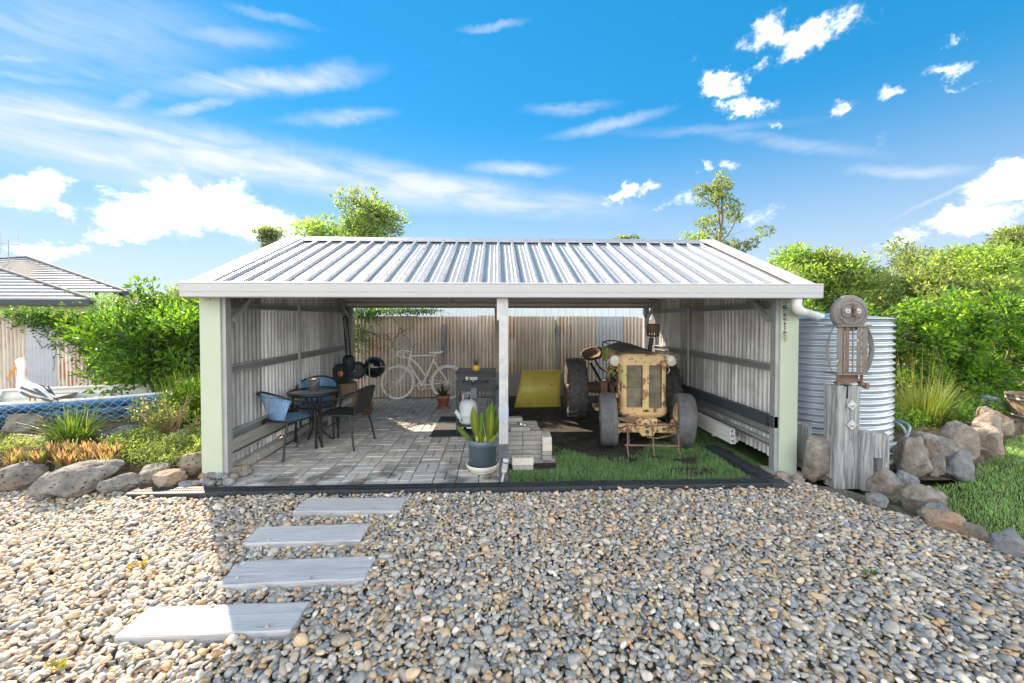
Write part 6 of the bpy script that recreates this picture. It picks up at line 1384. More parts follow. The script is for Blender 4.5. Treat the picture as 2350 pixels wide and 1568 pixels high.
# ------------------------------------------------------------------ shrubs and trees
def branch_tree(rr, base, h, lean=(0, 0), n1=6, spread=.55, r0=.06, first=.3, gnarl=.12, up=.55):
    """trunk with limbs and twigs; returns tubes [(pts, radii)] and twig tips"""
    tubes = []; tips = []
    top = Vector((lean[0], lean[1], h)); pts = []
    for k in range(7):
        t_ = k / 6; pts.append(Vector(base) + top * t_ + Vector((rr.gauss(0, gnarl), rr.gauss(0, gnarl), 0)) * h * .12 * t_)
    tubes.append((pts, [lerp(r0, r0 * .22, k / 6) for k in range(7)])); tips.append(pts[-1])
    for i in range(n1):
        t_ = lerp(first, .97, (i + rr.random() * .6) / n1); seg = min(5, int(t_ * 6)); p = pts[seg].lerp(pts[seg + 1], t_ * 6 - seg)
        a = i * 2.4 + rr.uniform(-.5, .5); l = h * spread * (1.15 - t_ * .75) * rr.uniform(.75, 1.2); d = Vector((math.cos(a), math.sin(a), rr.uniform(up * .5, up * 1.5))).normalized()
        lp = [p]
        for k in range(1, 5): d = (d + Vector((rr.gauss(0, .16), rr.gauss(0, .16), rr.gauss(.08, .12)))).normalized(); lp.append(lp[-1] + d * l / 4)
        rb = r0 * (1 - t_ * .65) * .55; tubes.append((lp, [lerp(rb, rb * .2, k / 4) for k in range(5)])); tips.append(lp[-1])
        for j in range(4):
            q = lp[1 + j % 4] if j < 3 else lp[3]; d2_ = (Vector((rr.gauss(0, 1), rr.gauss(0, 1), rr.uniform(0, .9)))).normalized(); l2 = l * rr.uniform(.28, .5)
            tp_ = [q, q + d2_ * l2 * .5 + Vector((0, 0, rr.gauss(0, .03) * l2)), q + d2_ * l2 + Vector((0, 0, .1 * l2))]; tubes.append((tp_, [rb * .32, rb * .2, rb * .1])); tips.append(tp_[-1]); tips.append(tp_[1])
    return tubes, tips
def tubes_mesh(name, tubes, mat, parent, n=6, off=Vector((0, 0, 0))):
    m = MB()
    for pts, rs in tubes: m.tube([p - off for p in pts], list(rs), n, caps=False)
    return m.build(name, mat, parent)
def crown_leaves(centers, radii, n, L_, W_, cols, droop=.0, shell=.35, up=.3, squash=.75):
    """leaves gathered in clumps round the given centres, denser at the outside of each clump"""
    centers = np.array([tuple(c) for c in centers]); radii = np.array(radii); k = RNG.choice(len(centers), n, p=(radii ** 2) / (radii ** 2).sum())
    d = RNG.normal(0, 1, (n, 3)); d /= np.linalg.norm(d, axis=1, keepdims=True); r = RNG.uniform(shell, 1.05, n) ** .6
    P = centers[k] + d * (r * radii[k])[:, None] * np.array([1, 1, squash])
    D = d + RNG.normal(0, .6, (n, 3)); D[:, 2] += up - droop
    tone = RNG.uniform(.7, 1.3, len(centers))[k]; c = np.array(cols)[RNG.integers(0, len(cols), n)] * tone[:, None] * RNG.uniform(.75, 1.25, (n, 1))
    return leaf_mesh(P, D, L_ * RNG.uniform(.7, 1.25, n), W_ * RNG.uniform(.75, 1.25, n), c)
def tree(name, base, h, label, leaf=(.12, .05), nleaf=5000, cols=((.06, .11, .03),), seed=1, n1=7, spread=.5, r0=.12, rad=.9, first=.35, up=.55, lean=(0, 0), mat='leaf', cat='tree', group=None, squash=.7, droop=.1, shell=.3, gnarl=.12, tipfrac=1.0, bark='bark'):
    rr = random.Random(seed); root = tag(empty(name, base), label, cat, group); tubes, tips = branch_tree(rr, (0, 0, 0), h, lean, n1, spread, r0, first, gnarl, up)
    tubes_mesh('trunk', tubes, M[bark], root)
    tips = [t_ for t_ in tips if rr.random() < tipfrac]
    rads = [rad * rr.uniform(.6, 1.25) for _ in tips]; q = crown_leaves(tips, rads, nleaf, leaf[0], leaf[1], cols, droop, shell, .25, squash)
    npmesh('crown', q[0], q[1], M[mat], root, q[2]); return root
LIME = ((.075, .16, .012), (.11, .20, .015), (.05, .115, .018), (.14, .22, .02)); DEEP = ((.03, .075, .022), (.04, .09, .02), (.055, .12, .02))
OLIVE = ((.075, .105, .035), (.095, .125, .04), (.055, .085, .03), (.12, .14, .05)); WATTLE = ((.085, .135, .03), (.11, .165, .03), (.065, .105, .03)); GUM = ((.07, .10, .05), (.09, .12, .05), (.11, .13, .06), (.06, .08, .04))
def up_(c, k): return tuple((r[0] * k * 1.08, r[1] * k * .97, r[2] * k * 1.15) for r in c)
OLIVE, WATTLE, GUM, DEEP = up_(OLIVE, 1.95), up_(WATTLE, 2.1), up_(GUM, 1.75), up_(DEEP, 1.45)
# big glossy shrub left of the shed
rr = random.Random(4); sroot = tag(empty('glossy_shrub', (-5.62, 6.75, .15)), 'tall glossy lime green shrub left of the shed', 'shrub')
tb_ = []; tips = []
for k in range(9):
    a = k * 2.4; l = rr.uniform(.8, 1.15); e = Vector((math.cos(a) * .75 * rr.uniform(.5, 1), math.sin(a) * .6 * rr.uniform(.5, 1), rr.uniform(1.15, 1.8))); p0 = Vector((rr.gauss(0, .08), rr.gauss(0, .08), 0))
    P = [p0, p0 + e * .35 + Vector((0, 0, .05)), p0 + e * .7, p0 + e]; tb_.append((P, [.032, .024, .016, .008]))
    for j in range(9):
        q = P[1].lerp(P[3], rr.uniform(.1, 1)); d = Vector((rr.gauss(0, 1), rr.gauss(0, 1), rr.uniform(-.25, .9))).normalized() * rr.uniform(.25, .5); tb_.append(([q, q + d * .6, q + d], [.009, .006, .003])); tips += [q + d, q + d * .6]
tubes_mesh('trunk', tb_, M['bark'], sroot)
for k in range(34): a = rr.uniform(0, 6.28); tips.append(Vector((math.cos(a) * rr.uniform(.5, 1.12), math.sin(a) * rr.uniform(.3, .7), rr.uniform(.35, 1.75))))
q = crown_leaves(tips, [rr.uniform(.16, .30) for _ in tips], 13000, .105, .042, LIME + DEEP[:2], .0, .2, .55, .9); npmesh('crown', q[0], q[1], M['leaf'], sroot, q[2])
# climbing vine over the fence left of the shrub, and the one above the bicycle
def vine(name, label, boxes, n, L_, W_, cols, stems, seed, y0):
    rr = random.Random(seed); root = tag(empty(name, (boxes[0][0], y0, 0)), label, 'vine'); off = np.array([boxes[0][0], y0, 0]); w = np.array([b[6] for b in boxes], float); k = RNG.choice(len(boxes), n, p=w / w.sum()); B = np.array([b[:6] for b in boxes])[k]
    c = B[:, :3]; e = B[:, 3:]; d = RNG.normal(0, .45, (n, 3)); P = c + d * e; D = RNG.normal(0, 1, (n, 3)); D[:, 1] -= .6; D[:, 2] -= .1
    q = leaf_mesh(P - off, D, L_ * RNG.uniform(.7, 1.3, n), W_ * RNG.uniform(.7, 1.3, n), np.array(cols)[RNG.integers(0, len(cols), n)] * RNG.uniform(.7, 1.3, (n, 1))); npmesh('foliage', q[0], q[1], M['leaf'], root, q[2])
    m = MB()
    for (p0, p1, sag) in stems:
        p0, p1 = Vector(p0), Vector(p1); P = [p0.lerp(p1, t_ / 8) + Vector((rr.gauss(0, .03), rr.gauss(0, .02) - .03, -sag * math.sin(math.pi * t_ / 8) + rr.gauss(0, .03))) for t_ in range(9)]; m.tube([p - Vector(tuple(off)) for p in arc(P, 3)], [.009] * 10 + [.006] * 15, 5, caps=False)
    m.build('stem', M['bark'], root); return root
vine('climbing_vine', 'dark leafy creeper covering the old iron fence left of the shrub', [(-7.9, 8.2, 1.35, .95, .22, .45, 5), (-7.6, 8.2, .85, .7, .25, .6, 4), (-8.8, 8.25, 1.62, .9, .2, .22, 2.2), (-6.8, 8.3, 1.5, .8, .2, .4, 3), (-9.4, 8.25, 1.75, .9, .15, .12, .6)], 8500, .085, .038, DEEP + ((.06, .12, .03), (.09, .14, .04)),
     [((-9.6, 8.32, 1.6), (-8.2, 8.3, .5), -.1), ((-9.3, 8.32, 1.2), (-8.4, 8.3, 1.5), .2), ((-9.0, 8.32, 1.6), (-8.9, 8.3, .6), 0), ((-8.6, 8.3, 1.5), (-8.1, 8.3, .4), .1)], 2, 8.3)
vine('climbing_vine', 'straggly creeper along the fence top above the kettle barbecue and bicycle', [(-2.75, 8.25, 1.78, .5, .2, .14, 3), (-2.1, 8.22, 1.80, .6, .2, .10, 2.4), (-1.55, 8.25, 1.80, .4, .2, .08, 1.2), (-2.75, 8.2, 1.35, .3, .12, .5, 1.4), (-2.9, 8.1, 1.2, .2, .15, .55, .8)], 2600, .05, .026, DEEP + LIME[:2],
     [((-2.95, 8.2, 1.45), (-1.9, 8.24, 1.40), .1), ((-2.9, 8.2, 1.6), (-1.7, 8.24, 1.55), .35), ((-2.5, 8.2, 1.72), (-2.05, 8.24, .95), .1), ((-2.1, 8.22, 1.7), (-1.6, 8.24, 1.1), .25), ((-2.8, 8.18, 1.7), (-2.6, 8.2, .9), 0), ((-2.85, 8.2, 1.5), (-2.3, 8.2, 1.1), .2), ((-2.0, 8.2, 1.5), (-2.3, 8.2, .95), .15)], 3, 8.3)
# strappy clumps
clump('strappy_clump', (-4.80, 4.62, .16), 420, .52, .011, .13, 1.15, (.075, .14, .025), 'blade', 5, 'arching grassy clump in front of the blue boat', 'grass clump', (.16, .19, .06))
clump('reed_clump', (-4.30, 5.72, .18), 300, .75, .022, .36, .35, (.09, .17, .02), 'leaf', 4, 'upright iris-like reed clump beside the left corner post', 'reeds', (.16, .22, .03))
clump('reed_clump', (-6.05, 6.95, .18), 60, .45, .022, .16, .3, (.09, .17, .02), 'leaf', 4, 'small strap-leafed tuft at the foot of the glossy shrub', 'reeds')
clump('lomandra_clump', (6.15, 5.35, .12), 520, .70, .010, .20, 1.0, (.10, .15, .03), 'blade', 5, 'sunlit fountain of grass behind the sunlit tan rock', 'grass clump', (.20, .22, .08))
clump('lomandra_clump', (5.30, 5.35, .10), 420, .55, .009, .22, .9, (.035, .075, .02), 'blade', 5, 'dark green grassy clump between tank and sunlit grass', 'grass clump')
clump('lomandra_clump', (7.4, 6.2, .12), 260, .45, .009, .25, 1.0, (.09, .14, .03), 'blade', 5, 'loose low grass clump under the hedge', 'grass clump')
o = clump('seed_grass', (6.25, 5.55, .12), 46, 1.15, .006, .22, .30, (.26, .24, .10), 'blade', 4, 'tall dry seed stalks rising from the sunlit grass', 'grass clump')
# bromeliads: rosettes, each a plant
for i, (x, y) in enumerate([(-5.22 + k * .108 + random.uniform(-.03, .03), 4.06 + random.uniform(-.05, .05) + .06 * (k % 2)) for k in range(13)] + [(-4.62 + k * .10, 4.22 + random.uniform(-.04, .04)) for k in range(7)]):
    e = empty('bromeliad', (x, y, .13 if y < 4.18 else .17)); n = 46; a = RNG.uniform(0, 6.28, n); P = np.stack([.02 * np.cos(a), .02 * np.sin(a), np.zeros(n)], 1)
    c = jitter((.31, .20, .13), n, .28); g_ = RNG.uniform(0, 1, n) < (.45 if i in (4, 5, 6) else .22); c[g_] = jitter((.16, .19, .04), g_.sum())
    q = blade_mesh(P, .185 * RNG.uniform(.65, 1.1, n), .036 * RNG.uniform(.8, 1.15, n), a, np.abs(RNG.normal(.42, .25, n)), c, 4); npmesh('leaves', q[0], q[1], M['leaf_soft'], e, q[2])
    row = 'front' if i < 13 else 'rear'; ORD = 'leftmost second third fourth fifth sixth seventh eighth ninth tenth eleventh twelfth rightmost'.split(); tag(e, f'orange bromeliad rosette, {ORD[i] if i < 13 else ORD[i - 13]} from the left in the {row} row behind the left rocks', 'bromeliad', 'orange bromeliads behind the left rocks')
clump('dark_rosette', (-6.55, 5.25, .2), 40, .34, .03, .05, .8, (.05, .045, .03), 'blade', 4, 'dark spiky plant at the left picture edge', 'plant')
# twiggy pink shrub and low ground cover
rr = random.Random(12); tw = tag(empty('twiggy_shrub', (-4.05, 5.02, .16)), 'sparse pinkish twiggy shrub with small pale leaves before the reeds', 'shrub'); tubes, tips = [], []
for k in range(22):
    a = rr.uniform(0, 6.28); e = Vector((math.cos(a) * rr.uniform(.15, .45), math.sin(a) * rr.uniform(.1, .3), rr.uniform(.18, .48))); P = [Vector((rr.gauss(0, .05), rr.gauss(0, .04), 0)), e * .5 + Vector((0, 0, .03)), e]; tubes.append((P, [.009, .006, .003]))
    for j in range(5): q = P[1].lerp(P[2], rr.random()); d = Vector((rr.gauss(0, 1), rr.gauss(0, 1), rr.uniform(0, 1))).normalized() * .13; tubes.append(([q, q + d * .6, q + d], [.004, .003, .002])); tips.append(q + d)
tubes_mesh('twigs', tubes, M['twig'], tw, 5); q = crown_leaves(tips, [.06] * len(tips), 1500, .035, .016, ((.20, .24, .06), (.28, .28, .12), (.14, .20, .05)), 0, .1, .3, 1); npmesh('foliage', q[0], q[1], M['leaf'], tw, q[2])
rr = random.Random(13); gs_ = tag(empty('bright_bush', (-4.15, 5.55, .18)), 'small lime bush between the twiggy shrub and the reeds', 'shrub')
q = crown_leaves([Vector((rr.gauss(0, .16), rr.gauss(0, .1), rr.uniform(.15, .55))) for _ in range(20)], [.12] * 20, 1800, .045, .02, LIME, 0, .1, .4, 1); npmesh('foliage', q[0], q[1], M['leaf'], gs_, q[2])
tubes_mesh('stem', [([Vector((0, 0, 0)), Vector((rr.gauss(0, .1), 0, .3)), Vector((rr.gauss(0, .15), 0, .5))], [.01, .007, .004]) for _ in range(6)], M['twig'], gs_, 5)
def groundcover(name, label, poly, n, hmin, hmax, L_, cols, zf):
    x0, x1 = min(p[0] for p in poly), max(p[0] for p in poly); y0, y1 = min(p[1] for p in poly), max(p[1] for p in poly); x = RNG.uniform(x0, x1, n); y = RNG.uniform(y0, y1, n); k = in_poly(x, y, poly); x, y = x[k], y[k]; n = len(x)
    cl = np.array([mnoise.noise(Vector((a * 4, b * 4, 1))) for a, b in zip(x, y)]); kk = cl > -.28; x, y, cl = x[kk], y[kk], cl[kk]; n = len(x)
    P = np.stack([x, y, np.array([zf(a, b) for a, b in zip(x, y)]) + RNG.uniform(hmin, hmax, n) * (.7 + .6 * np.clip(cl, 0, 1))], 1); D = RNG.normal(0, 1, (n, 3)); D[:, 2] += .7
    q = leaf_mesh(P, D, L_ * RNG.uniform(.7, 1.3, n), L_ * .42 * RNG.uniform(.7, 1.3, n), np.array(cols)[RNG.integers(0, len(cols), n)] * RNG.uniform(.7, 1.3, (n, 1))); return stuff(npmesh(name, q[0], q[1], M['leaf'], None, q[2]), label, 'ground cover')
groundcover('ground_cover', 'pale green creeping ground cover between rocks and left post', [(-4.4, 4.35), (-3.4, 4.05), (-2.97, 4.2), (-2.97, 5.0), (-3.6, 5.1), (-4.3, 4.9)], 15000, .0, .15, .032, ((.16, .20, .07), (.20, .24, .10), (.10, .15, .04), (.24, .26, .13)), bed_height)
groundcover('ground_cover', 'pale feathery ground cover behind the bromeliads', [(-7.0, 4.2), (-4.9, 4.3), (-5.1, 4.75), (-7.0, 4.9)], 7000, .0, .13, .032, ((.20, .23, .10), (.14, .18, .06), (.26, .26, .15)), bed_height)
groundcover('bed_weeds', 'low green weeds in the bed behind the right hand rocks', [(5.0, 4.9), (6.6, 5.15), (8.3, 5.95), (12, 6.9), (12, 7.6), (5.0, 7.4)], 26000, .0, .26, .07, DEEP + LIME[:2], lambda a, b: rbed(a, b))
# left rocks
GL = 'rock edging left of the shed'
for i, (x, y, z, a, b, c, mt, rz, lb) in enumerate([(-4.66, 3.94, -0.06, 0.36, 0.26, 0.25, 'rock_left', 50, 'rounded pitted rock at the left picture edge'),
    (-3.95, 3.86, -0.07, 0.55, 0.38, 0.30, 'rock_left', 44, 'largest dark pitted rock of the left edging'),
    (-4.14, 3.72, -0.07, 0.22, 0.18, 0.22, 'rock_left', 46, 'rock tucked in front of the largest one'),
    (-3.6, 3.86, -0.04, 0.29, 0.2, 0.15, 'rock_left', 40, 'pale flat rock right of the largest one'),
    (-3.42, 4.05, -0.02, 0.32, 0.24, 0.16, 'rock_left', 40, 'broad rock behind the drain end'),
    (-3.21, 3.93, -0.02, 0.26, 0.2, 0.145, 'rock_pale', 39, 'tan smooth rock on the drain end'),
    (-3.11, 4.12, 0.03, 0.27, 0.22, 0.18, 'rock_left', 38, 'upper rock leaning on the left corner post'),
    (-3.0, 3.89, -0.03, 0.14, 0.1, 0.09, 'rock_blue', 38, 'small blue grey rock beside the cobbles'),
    (-6.1, 5.28, 0.1, 0.34, 0.26, 0.28, 'rock_left', 49, 'brown topped rock below the boat, left side'),
    (-4.6, 5.03, 0.1, 0.38, 0.28, 0.18, 'rock_blue', 43, 'flat shadowed rock between clump and boat'),
    (-2.7, 4.13, -0.03, 0.3, 0.17, 0.13, 'rock_right', 33, 'long dark stone inside the left corner post'),
    (-3.75, 4.85, 0.1, 0.34, 0.26, 0.16, 'rock_pale', 35, 'pinkish flat rock behind the ground cover')]):
    rock('garden_rock', (x, y, z), (a, b, c), 120 + i, mt, lb, rz, .26, 6, GL)
rr = random.Random(31)
for i in range(13):
    x, y = -2.92 + (i % 5) * .075 + rr.uniform(-.02, .02), 3.93 + (i // 5) * .075 + rr.uniform(-.015, .015); s_ = rr.uniform(.075, .125)
    rock('cobble', (x, y, -.01 + .03 * (i // 5)), (s_, s_ * .75, s_ * .6), 200 + i, rr.choice(['rock_pale', 'rock_blue', 'rock_pale', 'rock_left']), f'river cobble heaped at the left corner post, {["front", "middle", "rear"][i // 5]} row, {["first", "second", "third", "fourth", "fifth"][i % 5]} from the left', rr.uniform(0, 180), .1, 3, 'cobbles at the left post', 'stone')
# hedge on the right
hedge_lbl = ['vine-like bright shrub right behind the water tank', 'tall dense lime topped hedge shrub right of the tank', 'widest hedge shrub toward the right edge', 'hedge shrub cut by the right picture edge']
for i, (x0, x1, y, h, n) in enumerate(((5.3, 7.6, 7.5, 1.95, 7000), (7.3, 9.2, 7.4, 2.05, 9000), (8.9, 11.0, 7.5, 2.12, 9000), (10.8, 13.2, 7.7, 2.0, 5000))):
    rr = random.Random(60 + i); root = tag(empty('hedge_shrub', ((x0 + x1) / 2, y, .05)), hedge_lbl[i], 'shrub', 'hedge along the right boundary'); cs, rs = [], []; hx = (x1 - x0) / 2
    for k in range(80):
        u = rr.uniform(-1, 1); v = rr.uniform(-1, 1); z = rr.uniform(.15, 1) ; top = h * (1 - .10 * abs(u)) + rr.gauss(0, .06)
        cs.append(Vector((u * hx, v * .40 - .1, z * top - .12))); rs.append(rr.uniform(.10, .24))
    q = crown_leaves(cs, rs, n, .095, .052, up_(LIME + DEEP[:2], 1.35), .1, .3, .35, .9); npmesh('crown', q[0], q[1], M['leaf'], root, q[2])
    tubes_mesh('trunk', [([Vector((rr.uniform(-hx, hx) * .7, rr.uniform(-.2, .2), -.05)), Vector((rr.uniform(-hx, hx) * .8, 0, h * .4)), Vector((rr.uniform(-hx, hx), 0, h * .85))], [.03, .02, .008]) for _ in range(9)], M['bark'], root)
pk = tag(empty('picket_fence', (9.3, 8.35, 0)), 'low pale picket fence glimpsed through the hedge', 'fence')
for k in range(56): MB().bx(-3.9 + k * .14, -3.82 + k * .14, -.01, .01, 0, 1.0).build('picket', M['beam_timber'], pk)
for z in (.25, .8): MB().bx(-4, 4, .01, .04, z, z + .07).build('rail', M['beam_timber'], pk)

# ------------------------------------------------------------------ back fence of old corrugated iron
fence = tag(empty('iron_fence', (-3.0, 8.36, 0)), 'patched fence of rusty and grey corrugated iron sheets behind the shed', 'fence')
M['zinc_sheet'] = plain('blue_grey_zinc', (.46, .50, .54), .45, .3, .10, 6, .06)
edges = [-13.2, -12.4, -11.6, -10.85, -10.15, -9.62, -8.98, -8.3, -7.5, -6.7, -5.9, -5.1, -4.3, -3.6, -2.95, -2.3, -1.68, -1.10, -.40, .10, .40, 1.22, 1.62, 2.12, 2.72, 3.25]
for i, (a, b) in enumerate(zip(edges, edges[1:])):
    h = 1.70 + random.uniform(-.015, .015); mt = M['rust']
    if i in (5, 23): mt = M['zinc_sheet']
    if abs(a - 1.22) < .01: a += .055
    y = 8.37 + (.006 if i % 2 else 0); tops = (lambda u, h=h, a=a, b=b, i=i: h - (.22 * max(0, (u - (a + .25)) / (b - a)) ** 1.5 if i == 24 else 0) + .006 * mnoise.noise(Vector((u * 20, i, 0))))
    m = corr(a, b + .02, -.05, tops, lambda u, d, z, y=y: (u, y - d, z), amp=.012, rows=3); keep(m.build('iron_sheet', mt), fence)
for x in (-10.8, -8.9, -7.0, -5.0, -3.0, -1.09, 1.25): keep(MB().bx(x - .05, x + .05, 8.40, 8.49, 0, 1.62).build('fence_post', M['old_post']), fence)
keep(MB().bx(-1.155, -1.075, 8.325, 8.355, 0, 1.52).build('fence_post', M['old_post']), fence); keep(MB().bx(1.265, 1.34, 8.33, 8.355, 0, 1.50).build('fence_post', M['old_post']), fence)
for z in (.35, 1.35): keep(MB().bx(-13, 3.2, 8.40, 8.44, z, z + .08).build('fence_rail', M['brown_timber']), fence)
for k in range(6): keep(MB().bx(3.27 + k * .12, 3.37 + k * .12, 8.40, 8.42, 0, 1.62 - (k % 2) * .04).build('paling', M['beam_timber']), fence)
# neighbour's pale blue shed behind
nb = tag(empty('neighbour_shed', (.6, 10.8, 0)), 'pale blue ribbed metal shed beyond the back fence', 'shed'); M['pale_blue'] = plain('pale_blue_steel', (.60, .68, .75), .4, .1, .03, 3, 0)
def ribwall(x0, x1, y, z0, z1):
    m = MB(); P = []; x = x0
    while x < x1: P += [(x, 0), (x + .10, 0), (x + .115, -.03), (x + .155, -.03), (x + .17, 0)]; x += .20
    n = len(P); m.add([(a, y + b, z0) for a, b in P] + [(a, y + b, z1) for a, b in P], [(i, i + 1, n + i + 1, n + i) for i in range(n - 1)]); return m
keep(ribwall(-2.6, 3.72, 10.8, 0, 2.65).build('front_wall', M['pale_blue']), nb); keep(MB().bx(-2.6, -2.58, 10.82, 14, 0, 2.65).build('side_wall', M['pale_blue']), nb); keep(MB().bx(3.70, 3.72, 10.82, 14, 0, 2.65).build('side_wall', M['pale_blue']), nb)
keep(MB().add([(-2.75, 10.6, 2.64), (3.87, 10.6, 2.64), (3.87, 14.2, 2.95), (-2.75, 14.2, 2.95)], [(0, 1, 2, 3)]).build('roof', M['roof'], thick=.03), nb)
# ------------------------------------------------------------------ neighbour's house, far left
hs2 = tag(empty('neighbour_house', (-25, 24, 0)), 'neighbouring house with grey concrete tile hip roof and cream brick wall', 'house')
M['tile'] = plain('grey_concrete_tile', (.34, .36, .39), .45, 0, .08, 3, .05, rnd=.08); M['ridge_tile'] = plain('dark_ridge_tile', (.055, .065, .08), .8, 0, .1, 4, .1)
def m_brickwall():
    t = NT('cream_brickwork'); v = t.coord((1, 1, 1), (R(90), 0, 0)); b = t.nd('ShaderNodeTexBrick'); b.inputs['Scale'].default_value = 4.2; b.inputs['Color1'].default_value = (.55, .52, .32, 1); b.inputs['Color2'].default_value = (.62, .58, .38, 1); b.inputs['Mortar'].default_value = (.6, .58, .5, 1); b.inputs['Mortar Size'].default_value = .02
    t.L.new(v, b.inputs['Vector']); return t.fin(b.outputs[0], .8)
M['cream_wall'] = m_brickwall()
def tiled_face(parent, apexL, apexR, eaveL, eaveR, rows, nm='tile_course'):
    """courses of tiles between a ridge edge and an eave edge, each course a lapped strip"""
    aL, aR, eL, eR = map(Vector, (apexL, apexR, eaveL, eaveR)); nrm_ = (eR - eL).cross(aL - eL).normalized()
    if nrm_.z < 0: nrm_ = -nrm_
    for k in range(rows):
        t0, t1 = k / rows, (k + 1.12) / rows; t1 = min(t1, 1)
        p = [eL.lerp(aL, t0) + nrm_ * .11, eR.lerp(aR, t0) + nrm_ * .11, eR.lerp(aR, t1) + nrm_ * .012, eL.lerp(aL, t1) + nrm_ * .012, eL.lerp(aL, t0) + nrm_ * .02, eR.lerp(aR, t0) + nrm_ * .02]
        m = MB(); m.add(p, [(0, 1, 2, 3), (4, 5, 1, 0)]); keep(m.build(nm, M['tile']), parent)
    m = MB(); m.add([eL, eR, aR, aL], [(0, 1, 2, 3)]); keep(m.build('roof_deck', M['ridge_tile']), parent)
HOUSE = {'peak': (-31.35, 27.5, 5.73), 'ridge_l': (-36.0, 28.5, 5.62), 'eaveA_r': (-19.09, 21.0, 3.0), 'eaveA_l': (-27.0, 21.0, 3.0), 'back_r': (-29.59, 34.0, 3.0), 'back_l': (-40, 29, 2.5), 'wpeak': (-25.98, 21.5, 4.24), 'wpeak_l': (-29.98, 21.5, 4.24), 'weave_r': (-17.32, 17.5, 2.43), 'weave_l': (-22.15, 17.5, 2.43), 'wback_r': (-24.82, 25.5, 2.43), 'vent': (-21.74, 22.2, 2.93), 'ant': (-31.34, 26.5, 5.58)}
